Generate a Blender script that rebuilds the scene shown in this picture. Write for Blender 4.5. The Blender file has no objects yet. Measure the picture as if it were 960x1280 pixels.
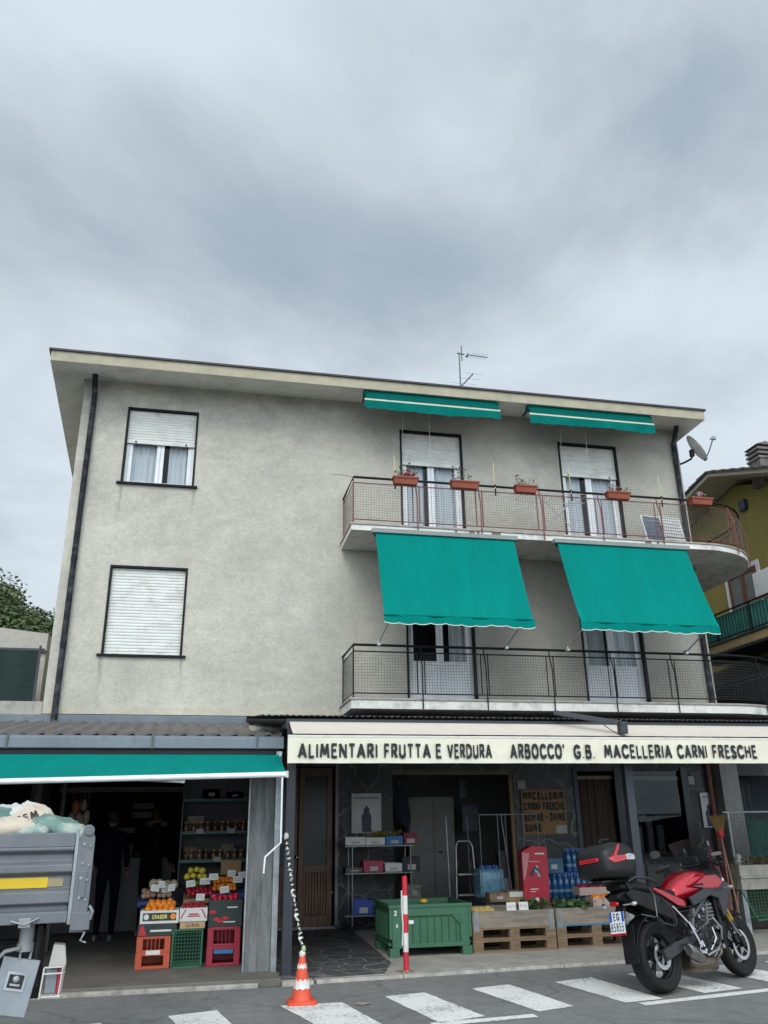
import bpy, math, random
from mathutils import Vector, Matrix
random.seed(7)
R=math.radians; S=bpy.context.scene; COL=S.collection; PI=math.pi
# ---------------------------------------------------------------- camera
def setup_camera():
    yaw,pitch,roll=R(12.11),R(20.79),R(-.826)
    fw=Vector((math.sin(yaw)*math.cos(pitch),math.cos(yaw)*math.cos(pitch),math.sin(pitch)))
    r=Vector((math.cos(yaw),-math.sin(yaw),0)); u=r.cross(fw)
    r2=r*math.cos(roll)+u*math.sin(roll); u2=-r*math.sin(roll)+u*math.cos(roll)
    cam=bpy.data.cameras.new('camera'); o=bpy.data.objects.new('camera',cam); COL.objects.link(o)
    m=Matrix((r2,u2,-fw)).transposed().to_4x4(); m.translation=Vector((0,0,1.6)); o.matrix_world=m
    cam.sensor_fit='VERTICAL'; cam.sensor_height=36; cam.lens=1025/1280*36
    cam.clip_start=.05; cam.clip_end=2000; S.camera=o
setup_camera()
# ---------------------------------------------------------------- light
S.view_settings.view_transform='Standard'; S.view_settings.look='None'; S.view_settings.gamma=1; S.view_settings.use_curve_mapping=False
S.view_settings.exposure=0.0
SUN_EL,SUN_AZ=R(42),R(200)      # azimuth clockwise from +Y
def setup_world():
    w=bpy.data.worlds.new('World'); S.world=w; w.use_nodes=True; nt=w.node_tree; N=nt.nodes; L=nt.links
    N.clear(); out=N.new('ShaderNodeOutputWorld'); bg=N.new('ShaderNodeBackground'); bg.inputs[1].default_value=.1
    sky=N.new('ShaderNodeTexSky'); sky.sky_type='NISHITA'; sky.sun_disc=False; sky.sun_elevation=SUN_EL; sky.sun_rotation=SUN_AZ
    tc=N.new('ShaderNodeTexCoord'); sep=N.new('ShaderNodeSeparateXYZ'); L.new(tc.outputs['Generated'],sep.inputs[0])
    def math_(op,a,b,clamp=False):
        n=N.new('ShaderNodeMath'); n.operation=op; n.use_clamp=clamp
        for i,v in enumerate((a,b)):
            if isinstance(v,(int,float)): n.inputs[i].default_value=v
            else: L.new(v,n.inputs[i])
        return n.outputs[0]
    zz=math_('ADD',math_('MAXIMUM',sep.outputs[2],0.0),.22)
    comb=N.new('ShaderNodeCombineXYZ'); L.new(math_('DIVIDE',sep.outputs[0],zz),comb.inputs[0]); L.new(math_('DIVIDE',sep.outputs[1],zz),comb.inputs[1])
    comb.inputs[2].default_value=CLOUD_SEED
    n1=N.new('ShaderNodeTexNoise'); n1.inputs['Scale'].default_value=1.6; n1.inputs['Detail'].default_value=9; n1.inputs['Roughness'].default_value=.58
    n1.inputs['Distortion'].default_value=.35
    L.new(comb.outputs[0],n1.inputs['Vector'])
    # the big dark cloud base hanging over the house, brighter cloud round it
    def blob(cx,cy,sx,sy,amp):
        dx=math_('DIVIDE',math_('SUBTRACT',math_('DIVIDE',sep.outputs[0],zz),cx),sx); dy=math_('DIVIDE',math_('SUBTRACT',math_('DIVIDE',sep.outputs[1],zz),cy),sy)
        d2=math_('ADD',math_('MULTIPLY',dx,dx),math_('MULTIPLY',dy,dy))
        return math_('MULTIPLY',math_('DIVIDE',1.0,math_('ADD',1.0,math_('MULTIPLY',d2,d2))),amp)
    f=n1.outputs['Fac']
    for b in BLOBS: f=math_('ADD',f,blob(*b))
    cr=N.new('ShaderNodeValToRGB'); e=cr.color_ramp.elements; cr.color_ramp.interpolation='EASE'
    e[0].position=.22; e[0].color=(.385,.47,.545,1); e[1].position=.70; e[1].color=(.735,.825,.90,1)
    L.new(f,cr.inputs[0])
    mul=N.new('ShaderNodeVectorMath'); mul.operation='SCALE'; L.new(cr.outputs[0],mul.inputs[0])
    # unseen sky behind the viewer, brightened to add light on the facade
    back=math_('MULTIPLY',math_('MAXIMUM',math_('MULTIPLY',sep.outputs[1],-1.0),0.0),SKY_BACK)
    L.new(math_('ADD',back,10.0),mul.inputs['Scale'])
    mx=N.new('ShaderNodeMixRGB'); mx.inputs[0].default_value=.94; L.new(sky.outputs[0],mx.inputs[1]); L.new(mul.outputs[0],mx.inputs[2])
    L.new(mx.outputs[0],bg.inputs[0]); L.new(bg.outputs[0],out.inputs[0])
CLOUD_SEED=3.7; SKY_BACK=26.0
BLOBS=[(.13,.92,.26,.09,-.12),(.50,.62,.20,.09,-.13),(-.25,.83,.18,.09,-.05),(.66,.90,.20,.09,.16),(.27,.69,.10,.07,.10),(-.12,.62,.16,.07,.12),(-.33,1.2,.2,.22,.12),(.3,1.25,.5,.16,.06)]
setup_world()
sd=bpy.data.lights.new('sun','SUN'); sd.energy=1.5; sd.angle=R(30); sd.color=(1,.97,.92)
so=bpy.data.objects.new('sun',sd); COL.objects.link(so)
dirv=Vector((math.sin(SUN_AZ)*math.cos(SUN_EL),math.cos(SUN_AZ)*math.cos(SUN_EL),math.sin(SUN_EL)))
so.rotation_euler=dirv.to_track_quat('Z','Y').to_euler(); so.location=dirv*40
# ---------------------------------------------------------------- helpers
WM={}
class MB:
    def __init__(s): s.v=[]; s.f=[]; s.m=[]
    def add(s,vs,fs,mi=0):
        b=len(s.v); s.v+= [tuple(x) for x in vs]; s.f+=[tuple(b+i for i in f) for f in fs]; s.m+=[mi]*len(fs); return s
    def box(s,x0,x1,y0,y1,z0,z1,mi=0):
        if x0>x1:x0,x1=x1,x0
        if y0>y1:y0,y1=y1,y0
        if z0>z1:z0,z1=z1,z0
        v=[(x,y,z) for z in (z0,z1) for y in (y0,y1) for x in (x0,x1)]
        return s.add(v,[(0,2,3,1),(4,5,7,6),(0,1,5,4),(2,6,7,3),(0,4,6,2),(1,3,7,5)],mi)
    def obox(s,c,size,rot=None,mi=0):
        h=Vector(size)/2; c=Vector(c); m=rot or Matrix.Identity(3)
        v=[c+m@Vector((x*h.x,y*h.y,z*h.z)) for z in (-1,1) for y in (-1,1) for x in (-1,1)]
        return s.add(v,[(0,2,3,1),(4,5,7,6),(0,1,5,4),(2,6,7,3),(0,4,6,2),(1,3,7,5)],mi)
    def beam(s,a,b,w,h,up=(0,0,1),mi=0):
        a,b=Vector(a),Vector(b); d=(b-a); L=d.length; d.normalize(); u=Vector(up); r=d.cross(u)
        if r.length<1e-4: r=d.cross(Vector((0,1,0)))
        r.normalize(); u=r.cross(d); return s.obox((a+b)/2,(L,w,h),Matrix((d,r,u)).transposed(),mi)
    def quad(s,a,b,c,d,mi=0): return s.add([a,b,c,d],[(0,1,2,3)],mi)
    def tube(s,pts,r,n=8,closed=False,mi=0,cap=True):
        P=[Vector(p) for p in pts]; k=len(P); rr=r if isinstance(r,(list,tuple)) else [r]*k
        vs=[];prev=None
        for i,p in enumerate(P):
            if closed: t=P[(i+1)%k]-P[i-1]
            else: t=P[min(i+1,k-1)]-P[max(i-1,0)]
            t.normalize()
            if prev is None:
                a=Vector((0,0,1)) if abs(t.z)<.9 else Vector((1,0,0)); u=t.cross(a).normalized()
            else:
                u=(prev-t*prev.dot(t)).normalized()
            prev=u; w=t.cross(u)
            for j in range(n):
                q=2*PI*(j+.5)/n; vs.append(p+(u*math.cos(q)+w*math.sin(q))*rr[i])
        fs=[]
        for i in range(k if closed else k-1):
            for j in range(n):
                a=i*n+j;b=i*n+(j+1)%n;c=((i+1)%k)*n+(j+1)%n;d=((i+1)%k)*n+j; fs.append((a,d,c,b))
        if cap and not closed: fs.append(tuple(range(n))); fs.append(tuple((k-1)*n+j for j in reversed(range(n))))
        return s.add(vs,fs,mi)
    def cyl(s,a,b,r0,r1=None,n=16,mi=0): return s.tube([a,b],[r0,r0 if r1 is None else r1],n,mi=mi)
    def lathe(s,prof,c=(0,0,0),rot=None,n=24,mi=0,closed=False):
        m=rot or Matrix.Identity(3); c=Vector(c); vs=[];k=len(prof)
        for (r,z) in prof:
            for j in range(n):
                q=2*PI*j/n; vs.append(c+m@Vector((r*math.cos(q),r*math.sin(q),z)))
        fs=[]
        for i in range(k if closed else k-1):
            i2=(i+1)%k
            for j in range(n): fs.append((i*n+j,i*n+(j+1)%n,i2*n+(j+1)%n,i2*n+j))
        if not closed:
            if prof[0][0]>1e-4: fs.append(tuple(reversed(range(n))))
            if prof[-1][0]>1e-4: fs.append(tuple((k-1)*n+j for j in range(n)))
        return s.add(vs,fs,mi)
    def sphere(s,c,r,n=12,m=8,sc=(1,1,1),mi=0,rot=None,jit=0):
        vs=[];c=Vector(c);rot=rot or Matrix.Identity(3)
        for i in range(m+1):
            th=PI*i/m
            for j in range(n):
                q=2*PI*j/n; k=1+random.uniform(-jit,jit) if 0<i<m else 1
                vs.append(c+rot@Vector((r*sc[0]*math.sin(th)*math.cos(q)*k,r*sc[1]*math.sin(th)*math.sin(q)*k,r*sc[2]*math.cos(th)*k)))
        fs=[(i*n+j,(i+1)*n+j,(i+1)*n+(j+1)%n,i*n+(j+1)%n) for i in range(m) for j in range(n)]
        return s.add(vs,fs,mi)
    def prism(s,poly,f0,f1,mi=0):
        n=len(poly); vs=[f0(*p) for p in poly]+[f1(*p) for p in poly]
        fs=[tuple(reversed(range(n))),tuple(range(n,2*n))]+[(i,(i+1)%n,n+(i+1)%n,n+i) for i in range(n)]
        return s.add(vs,fs,mi)
    def loft(s,rings,mi=0,cap=True):
        n=len(rings[0]); vs=[p for r in rings for p in r]; fs=[]
        for i in range(len(rings)-1):
            for j in range(n): fs.append((i*n+j,i*n+(j+1)%n,(i+1)*n+(j+1)%n,(i+1)*n+j))
        if cap: fs.append(tuple(reversed(range(n)))); fs.append(tuple((len(rings)-1)*n+j for j in range(n)))
        return s.add(vs,fs,mi)
    def build(s,name,mats,parent=None,world=True,smooth=None,bevel=0,sub=0,fix=True):
        me=bpy.data.meshes.new(name); vs=s.v
        if parent is not None and world:
            inv=WM[parent.name].inverted(); vs=[tuple(inv@Vector(v)) for v in vs]
        me.from_pydata(vs,[],s.f)
        mats=mats if isinstance(mats,(list,tuple)) else [mats]
        for m in mats: me.materials.append(m)
        me.polygons.foreach_set('material_index',s.m)
        if fix:
            import bmesh
            bm=bmesh.new(); bm.from_mesh(me); bmesh.ops.remove_doubles(bm,verts=bm.verts,dist=1e-6); bmesh.ops.recalc_face_normals(bm,faces=bm.faces); bm.to_mesh(me); bm.free()
        if smooth is not None:
            me.shade_smooth() if hasattr(me,'shade_smooth') else None
            me.set_sharp_from_angle(angle=R(smooth))
        o=bpy.data.objects.new(name,me); COL.objects.link(o)
        if parent is not None: o.parent=parent; WM[o.name]=WM[parent.name].copy()
        else: WM[o.name]=Matrix.Identity(4)
        if bevel:
            b=o.modifiers.new('b','BEVEL'); b.width=bevel; b.segments=2; b.limit_method='ANGLE'; b.angle_limit=R(40)
        if sub:
            b=o.modifiers.new('s','SUBSURF'); b.levels=sub; b.render_levels=sub
        return o
def thing(name,label,cat,loc=(0,0,0),rot=(0,0,0),group=None):
    o=bpy.data.objects.new(name,None); COL.objects.link(o); o.location=loc; o.rotation_euler=rot; o.empty_display_size=.1
    o['label']=label; o['category']=cat
    if group: o['group']=group
    WM[o.name]=Matrix.Translation(loc)@__import__('mathutils').Euler(rot).to_matrix().to_4x4()
    return o
def tag(o,label,cat,group=None):
    o['label']=label; o['category']=cat
    if group: o['group']=group
    return o
def struct(o,kind='structure'): o['kind']=kind; return o
def recenter(o):       # a one-mesh thing gets its origin at its base
    me=o.data; xs=[v.co for v in me.vertices]
    c=Vector(((min(v.x for v in xs)+max(v.x for v in xs))/2,(min(v.y for v in xs)+max(v.y for v in xs))/2,min(v.z for v in xs)))
    me.transform(Matrix.Translation(-c)); o.location=c; return o
def copy_tree(o,parent=None,loc=None,rot=None,label=None):
    c=o.copy(); COL.objects.link(c)
    if parent: c.parent=parent
    if loc is not None: c.location=loc
    if rot is not None: c.rotation_euler=rot
    if label: c['label']=label
    for ch in list(o.children): copy_tree(ch,c)
    return c
# ---------------------------------------------------------------- materials
MATS={}
def mat(name,col,rough=.6,metal=0,var=.12,scale=6,bump=0,bscale=60,spec=None,trans=0,coat=0,dirt=None,stretch=None,emit=0,sheen=0,alpha=1,detail=6):
    if name in MATS: return MATS[name]
    m=bpy.data.materials.new(name); m.use_nodes=True; nt=m.node_tree; N=nt.nodes; L=nt.links; b=N['Principled BSDF']
    b.inputs['Roughness'].default_value=rough; b.inputs['Metallic'].default_value=metal
    if spec is not None: b.inputs['Specular IOR Level'].default_value=spec
    b.inputs['Transmission Weight'].default_value=trans; b.inputs['Coat Weight'].default_value=coat; b.inputs['Alpha'].default_value=alpha
    if coat: b.inputs['Coat Roughness'].default_value=.08
    tc=N.new('ShaderNodeTexCoord'); vec=tc.outputs['Object']
    if stretch:
        mp=N.new('ShaderNodeMapping'); mp.inputs['Scale'].default_value=stretch; L.new(vec,mp.inputs[0]); vec=mp.outputs[0]
    n=N.new('ShaderNodeTexNoise'); n.inputs['Scale'].default_value=scale; n.inputs['Detail'].default_value=detail; n.inputs['Roughness'].default_value=.6; L.new(vec,n.inputs['Vector'])
    cr=N.new('ShaderNodeValToRGB'); e=cr.color_ramp.elements; e[0].position=.3; e[1].position=.7
    c=Vector(col); e[0].color=(*(c*(1-var)),1); e[1].color=(*(c*(1+var)),1)
    L.new(n.outputs['Fac'],cr.inputs[0]); last=cr.outputs[0]
    if dirt:       # (colour, amount, scale)
        n2=N.new('ShaderNodeTexNoise'); n2.inputs['Scale'].default_value=dirt[2]; n2.inputs['Detail'].default_value=8; n2.inputs['Roughness'].default_value=.7; L.new(tc.outputs['Object'],n2.inputs['Vector'])
        c2=N.new('ShaderNodeValToRGB'); c2.color_ramp.elements[0].position=.5; c2.color_ramp.elements[1].position=.68; L.new(n2.outputs['Fac'],c2.inputs[0])
        ml=N.new('ShaderNodeMath'); ml.operation='MULTIPLY'; ml.inputs[1].default_value=dirt[1]; L.new(c2.outputs[0],ml.inputs[0])
        mx=N.new('ShaderNodeMixRGB'); L.new(ml.outputs[0],mx.inputs[0]); L.new(last,mx.inputs[1]); mx.inputs[2].default_value=(*dirt[0],1); last=mx.outputs[0]
    L.new(last,b.inputs['Base Color'])
    if bump:
        nb=N.new('ShaderNodeTexNoise'); nb.inputs['Scale'].default_value=bscale; nb.inputs['Detail'].default_value=5; L.new(vec,nb.inputs['Vector'])
        bp=N.new('ShaderNodeBump'); bp.inputs['Strength'].default_value=bump; bp.inputs['Distance'].default_value=.01; L.new(nb.outputs['Fac'],bp.inputs['Height']); L.new(bp.outputs[0],b.inputs['Normal'])
    if emit: b.inputs['Emission Color'].default_value=(*col,1); b.inputs['Emission Strength'].default_value=emit
    MATS[name]=m; return m
def nodes_of(m): return m.node_tree.nodes, m.node_tree.links, m.node_tree.nodes['Principled BSDF']
def mixc(N,L,fac,a,b,blend='MIX'):
    x=N.new('ShaderNodeMixRGB'); x.blend_type=blend
    for i,v in enumerate((fac,a,b)):
        if isinstance(v,(int,float)): x.inputs[i].default_value=v
        elif isinstance(v,tuple): x.inputs[i].default_value=(*v,1)
        else: L.new(v,x.inputs[i])
    return x.outputs[0]
def plaster():
    m=bpy.data.materials.new('plaster'); m.use_nodes=True; N,L,b=nodes_of(m); b.inputs['Roughness'].default_value=.92
    g=N.new('ShaderNodeNewGeometry'); 
    def noise(sc,det,stretch=None,ro=.6,dist=0):
        v=g.outputs['Position']
        if stretch:
            mp=N.new('ShaderNodeMapping'); mp.inputs['Scale'].default_value=stretch; L.new(v,mp.inputs[0]); v=mp.outputs[0]
        n=N.new('ShaderNodeTexNoise'); n.inputs['Scale'].default_value=sc; n.inputs['Detail'].default_value=det; n.inputs['Roughness'].default_value=ro; n.inputs['Distortion'].default_value=dist; L.new(v,n.inputs['Vector']); return n.outputs['Fac']
    def ramp(f,a,c,ca=(0,0,0),cc=(1,1,1)):
        r=N.new('ShaderNodeValToRGB'); r.color_ramp.elements[0].position=a; r.color_ramp.elements[1].position=c; r.color_ramp.elements[0].color=(*ca,1); r.color_ramp.elements[1].color=(*cc,1); L.new(f,r.inputs[0]); return r.outputs[0]
    base=ramp(noise(.55,6,ro=.65,dist=.6),.3,.7,(.50,.475,.40),(.64,.61,.52))
    rough=ramp(noise(8,9,(1,1,1.35),.8),.3,.72,(.84,.84,.85),(1.08,1.08,1.08))
    mid=ramp(noise(1.3,7,(1,1,1.4),.7,1.2),.32,.68,(.84,.845,.86),(1.06,1.06,1.04)); base=mixc(N,L,1.0,base,mid,'MULTIPLY')
    c=mixc(N,L,1.0,base,rough,'MULTIPLY')
    fine=ramp(noise(24,8,ro=.85),.33,.67,(.80,.80,.80),(1.10,1.10,1.09)); c=mixc(N,L,1.0,c,fine,'MULTIPLY')
    # run-off streaks
    st=ramp(noise(2.4,5,(1,1,.12)),.52,.72); c=mixc(N,L,ramp(st,0,1,(0,0,0),(.20,.20,.20)),c,(.27,.265,.25))
    # grey weathering patches high on the wall
    sep=N.new('ShaderNodeSeparateXYZ'); L.new(g.outputs['Position'],sep.inputs[0])
    def mathn(op,a,bb,cl=False):
        n=N.new('ShaderNodeMath'); n.operation=op; n.use_clamp=cl
        for i,v in enumerate((a,bb)):
            if isinstance(v,(int,float)): n.inputs[i].default_value=v
            else: L.new(v,n.inputs[i])
        return n.outputs[0]
    up=mathn('MULTIPLY',mathn('SUBTRACT',sep.outputs[2],7.6),.55,True)
    pt=mathn('MULTIPLY',ramp(noise(1.6,7,(1,1,1.5),.7,.8),.36,.64),mathn('MULTIPLY',up,.75)); c=mixc(N,L,pt,c,(.20,.20,.20))
    right=mathn('MULTIPLY',mathn('SUBTRACT',sep.outputs[0],1.2),.35,True)
    c=mixc(N,L,mathn('MULTIPLY',mathn('MULTIPLY',right,.62),ramp(noise(1.1,6,(1,1,.8),.65,.6),.25,.6,(.45,.45,.45),(1,1,1))),c,(.27,.26,.235))
    # rusty run-off under window corners
    for (x,zt,ln,w) in ((-1.70,4.12,.9,.05),(-.46,4.12,.5,.03),(-1.68,7.08,.8,.04),(-.47,7.08,.55,.05)):
        fx=mathn('SUBTRACT',1.0,mathn('DIVIDE',mathn('ABSOLUTE',mathn('SUBTRACT',mathn('ADD',sep.outputs[0],mathn('MULTIPLY',noise(3,2),.06)),x+.03),0.0),w),True)
        fz=mathn('MULTIPLY',mathn('SUBTRACT',1.0,mathn('DIVIDE',mathn('SUBTRACT',zt,sep.outputs[2]),ln),True),mathn('LESS_THAN',sep.outputs[2],zt))
        c=mixc(N,L,mathn('MULTIPLY',mathn('MULTIPLY',fx,fz),.6),c,(.20,.17,.12))
    # yellowish band where the plaster meets the plinth
    bd=mathn('MULTIPLY',mathn('LESS_THAN',sep.outputs[2],3.36),mathn('MULTIPLY',ramp(noise(5,4,(1,1,4)),.4,.6),.55)); c=mixc(N,L,bd,c,(.50,.45,.30))
    L.new(c,b.inputs['Base Color'])
    bp=N.new('ShaderNodeBump'); bp.inputs['Strength'].default_value=.8; bp.inputs['Distance'].default_value=.022
    h=mathn('ADD',noise(30,8,ro=.85),mathn('MULTIPLY',noise(7,6,(1,1,1.3),.7),.5)); L.new(h,bp.inputs['Height']); L.new(bp.outputs[0],b.inputs['Normal'])
    return m
def crazy(name,stone,joint,scale,jw,rough=.7):
    m=bpy.data.materials.new(name); m.use_nodes=True; N,L,b=nodes_of(m); b.inputs['Roughness'].default_value=rough
    g=N.new('ShaderNodeNewGeometry'); v=N.new('ShaderNodeTexVoronoi'); v.feature='DISTANCE_TO_EDGE'; v.inputs['Scale'].default_value=scale
    nn=N.new('ShaderNodeTexNoise'); nn.inputs['Scale'].default_value=2.5; L.new(g.outputs['Position'],nn.inputs['Vector'])
    ad=N.new('ShaderNodeVectorMath'); ad.operation='MULTIPLY_ADD'; L.new(nn.outputs['Color'],ad.inputs[0]); ad.inputs[1].default_value=(.3,.3,.3); L.new(g.outputs['Position'],ad.inputs[2])
    L.new(ad.outputs[0],v.inputs['Vector'])
    v2=N.new('ShaderNodeTexVoronoi'); v2.inputs['Scale'].default_value=scale; L.new(ad.outputs[0],v2.inputs['Vector'])
    r=N.new('ShaderNodeValToRGB'); r.color_ramp.elements[0].position=jw*.4; r.color_ramp.elements[1].position=jw; L.new(v.outputs['Distance'],r.inputs[0])
    hs=N.new('ShaderNodeMixRGB'); hs.blend_type='MIX'; L.new(v2.outputs['Color'],hs.inputs[0]); hs.inputs[1].default_value=(*[c*.6 for c in stone],1); hs.inputs[2].default_value=(*[c*1.5 for c in stone],1)
    n3=N.new('ShaderNodeTexNoise'); n3.inputs['Scale'].default_value=12; n3.inputs['Detail'].default_value=6; L.new(g.outputs['Position'],n3.inputs['Vector'])
    c=mixc(N,L,.5,hs.outputs[0],n3.outputs['Fac'],'OVERLAY')
    L.new(mixc(N,L,r.outputs[0],joint,c),b.inputs['Base Color'])
    bp=N.new('ShaderNodeBump'); bp.inputs['Strength'].default_value=.5; bp.inputs['Distance'].default_value=.015; L.new(r.outputs[0],bp.inputs['Height']); L.new(bp.outputs[0],b.inputs['Normal'])
    return m
def asphalt():
    m=bpy.data.materials.new('asphalt'); m.use_nodes=True; N,L,b=nodes_of(m); b.inputs['Roughness'].default_value=.85
    g=N.new('ShaderNodeNewGeometry')
    def noise(sc,det,ro=.6):
        n=N.new('ShaderNodeTexNoise'); n.inputs['Scale'].default_value=sc; n.inputs['Detail'].default_value=det; n.inputs['Roughness'].default_value=ro; L.new(g.outputs['Position'],n.inputs['Vector']); return n.outputs['Fac']
    def ramp(f,a,c,ca,cc):
        r=N.new('ShaderNodeValToRGB'); r.color_ramp.elements[0].position=a; r.color_ramp.elements[1].position=c; r.color_ramp.elements[0].color=(*ca,1); r.color_ramp.elements[1].color=(*cc,1); L.new(f,r.inputs[0]); return r.outputs[0]
    c=ramp(noise(.9,6),.3,.7,(.15,.15,.15),(.205,.203,.198))
    c=mixc(N,L,1.0,c,ramp(noise(170,3,.8),.35,.68,(.55,.55,.55),(1.5,1.5,1.45)),'MULTIPLY')
    c=mixc(N,L,1.0,c,ramp(noise(7,6,.75),.35,.7,(.82,.82,.82),(1.15,1.15,1.15)),'MULTIPLY')
    v=N.new('ShaderNodeTexVoronoi'); v.feature='DISTANCE_TO_EDGE'; v.inputs['Scale'].default_value=.55
    nn=N.new('ShaderNodeTexNoise'); nn.inputs['Scale'].default_value=3; nn.inputs['Detail'].default_value=5; L.new(g.outputs['Position'],nn.inputs['Vector'])
    ad=N.new('ShaderNodeVectorMath'); ad.operation='MULTIPLY_ADD'; L.new(nn.outputs['Color'],ad.inputs[0]); ad.inputs[1].default_value=(.5,.5,.0); L.new(g.outputs['Position'],ad.inputs[2]); L.new(ad.outputs[0],v.inputs['Vector'])
    c=mixc(N,L,ramp(v.outputs['Distance'],.002,.012,(.5,.5,.5),(0,0,0)),c,(.07,.068,.066))
    c=mixc(N,L,ramp(noise(2.3,5,.55),.60,.70,(0,0,0),(.38,.38,.38)),c,(.05,.048,.046)); c=mixc(N,L,ramp(noise(55,4,.8),.64,.70,(0,0,0),(.5,.5,.5)),c,(.30,.29,.27))
    L.new(c,b.inputs['Base Color'])
    bp=N.new('ShaderNodeBump'); bp.inputs['Strength'].default_value=.6; bp.inputs['Distance'].default_value=.006; L.new(noise(150,3),bp.inputs['Height']); L.new(bp.outputs[0],b.inputs['Normal'])
    return m
def roadpaint():
    m=bpy.data.materials.new('road_paint'); m.use_nodes=True; N,L,b=nodes_of(m); b.inputs['Roughness'].default_value=.7
    g=N.new('ShaderNodeNewGeometry')
    n=N.new('ShaderNodeTexNoise'); n.inputs['Scale'].default_value=26; n.inputs['Detail'].default_value=8; n.inputs['Roughness'].default_value=.75; L.new(g.outputs['Position'],n.inputs['Vector'])
    n2=N.new('ShaderNodeTexNoise'); n2.inputs['Scale'].default_value=2.2; n2.inputs['Detail'].default_value=4; L.new(g.outputs['Position'],n2.inputs['Vector'])
    mt=N.new('ShaderNodeMath'); mt.operation='MULTIPLY_ADD'; L.new(n2.outputs['Fac'],mt.inputs[0]); mt.inputs[1].default_value=.5; L.new(n.outputs['Fac'],mt.inputs[2])
    r=N.new('ShaderNodeValToRGB'); r.color_ramp.elements[0].position=.76; r.color_ramp.elements[1].position=.93; r.color_ramp.elements[0].color=(.70,.69,.66,1); r.color_ramp.elements[1].color=(.20,.20,.19,1)
    L.new(mt.outputs[0],r.inputs[0]); L.new(r.outputs[0],b.inputs['Base Color']); return m
plast=plaster(); stone_wall=crazy('stone_cladding',(.06,.062,.062),(.17,.17,.155),2.0,.024); paving=crazy('crazy_paving',(.055,.055,.055),(.17,.165,.15),3.2,.06)
asph=asphalt(); rpaint=roadpaint()
conc=mat('concrete',(.32,.30,.265),.9,var=.18,scale=3,bump=.4,bscale=50,dirt=((.14,.13,.11),.5,7))
kerbm=mat('kerb_concrete',(.34,.32,.28),.9,var=.25,scale=9,bump=.6,bscale=40,dirt=((.13,.12,.10),.7,6))
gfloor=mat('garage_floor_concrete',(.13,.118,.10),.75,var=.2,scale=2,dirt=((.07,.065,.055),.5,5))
slabm=mat('balcony_concrete',(.62,.61,.56),.85,var=.10,scale=4,bump=.2,dirt=((.22,.20,.17),.65,3.0),stretch=(1,1,.4))
soffm=mat('soffit_paint',(.66,.65,.60),.9,var=.08,scale=2,dirt=((.28,.25,.19),.35,2.2))
fascm=mat('fascia_paint',(.36,.325,.235),.8,var=.12,scale=3,dirt=((.22,.2,.15),.5,5))
tar=mat('roof_edge_dark',(.04,.04,.042),.7,var=.3)
teal=mat('teal_canvas',(.0,.175,.148),.9,spec=.08,var=.10,scale=1.6,bump=.15,bscale=160,stretch=(2.2,1,.5))
teald=mat('teal_canvas_trim',(.0,.085,.072),.9,spec=.08,var=.1,scale=4)
cream=mat('cream_canvas',(.66,.62,.50),.8,var=.05,scale=2,dirt=((.42,.38,.30),.35,6))
whitep=mat('white_pvc',(.66,.67,.68),.45,var=.06,scale=3,dirt=((.40,.39,.36),.3,9))
shutm=mat('shutter_slats',(.60,.60,.565),.5,var=.10,scale=5,dirt=((.36,.33,.27),.55,5),stretch=(.5,1,3))
darkst=mat('dark_stone_trim',(.010,.010,.010),.7,spec=.2,var=.25)
blackm=mat('black_iron',(.008,.008,.009),.6,spec=.2,var=.3)
rustm=mat('rusty_iron',(.15,.045,.035),.7,var=.35,scale=14)
wirem=mat('wire_mesh_dull',(.14,.11,.095),.6,.4,var=.3)
wiredk=mat('wire_mesh_dark',(.05,.05,.05),.6,.4,var=.3)
galv=mat('galvanised_steel',(.30,.32,.33),.45,.6,var=.25,scale=9)
greybl=mat('grey_blue_sheet',(.145,.175,.20),.55,.2,var=.22,scale=3,dirt=((.09,.085,.08),.6,6))
tilem=mat('fibre_cement_tiles',(.115,.102,.094),.9,var=.3,scale=5,bump=.3,dirt=((.07,.055,.045),.6,8))
darkfr=mat('dark_canopy_paint',(.022,.026,.033),.45,var=.2)
dkin=mat('dark_interior',(.035,.033,.031),.9,var=.2)  # shade of the recessed rooms put into a dark colour
vdk=mat('very_dark_interior',(.006,.006,.006),.9,var=.2)  # near-black colour standing in for deep indoor shade
pillm=mat('weathered_grey_pillar',(.145,.148,.145),.8,var=.45,scale=7,bump=.5,bscale=14,stretch=(3,3,.35),dirt=((.08,.08,.075),.5,9))
woodd=mat('door_wood',(.12,.055,.025),.5,var=.35,scale=7,stretch=(3,3,.3))
woodp=mat('pallet_wood',(.18,.12,.07),.85,var=.3,scale=9,stretch=(.4,3,3),bump=.3,dirt=((.10,.07,.05),.5,8))
woodg=mat('grey_weathered_wood',(.23,.195,.155),.85,var=.3,scale=9,stretch=(.4,3,3),bump=.3,dirt=((.12,.10,.075),.5,6))
bluep=mat('blue_painted_wood',(.04,.16,.26),.75,var=.3,scale=9,stretch=(.4,3,3),dirt=((.14,.12,.10),.4,12))
card=mat('cardboard',(.32,.20,.10),.85,var=.15)
wcard=mat('white_card',(.62,.61,.58),.75,var=.05)
blk=mat('black_print',(.012,.012,.012),.7,var=.1)
rubber=mat('rubber',(.010,.010,.010),.75,spec=.25,var=.25,scale=20)
chrome=mat('polished_steel',(.55,.55,.56),.22,1,var=.1)
alum=mat('brushed_aluminium',(.34,.34,.35),.42,.85,var=.15,scale=20)
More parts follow.
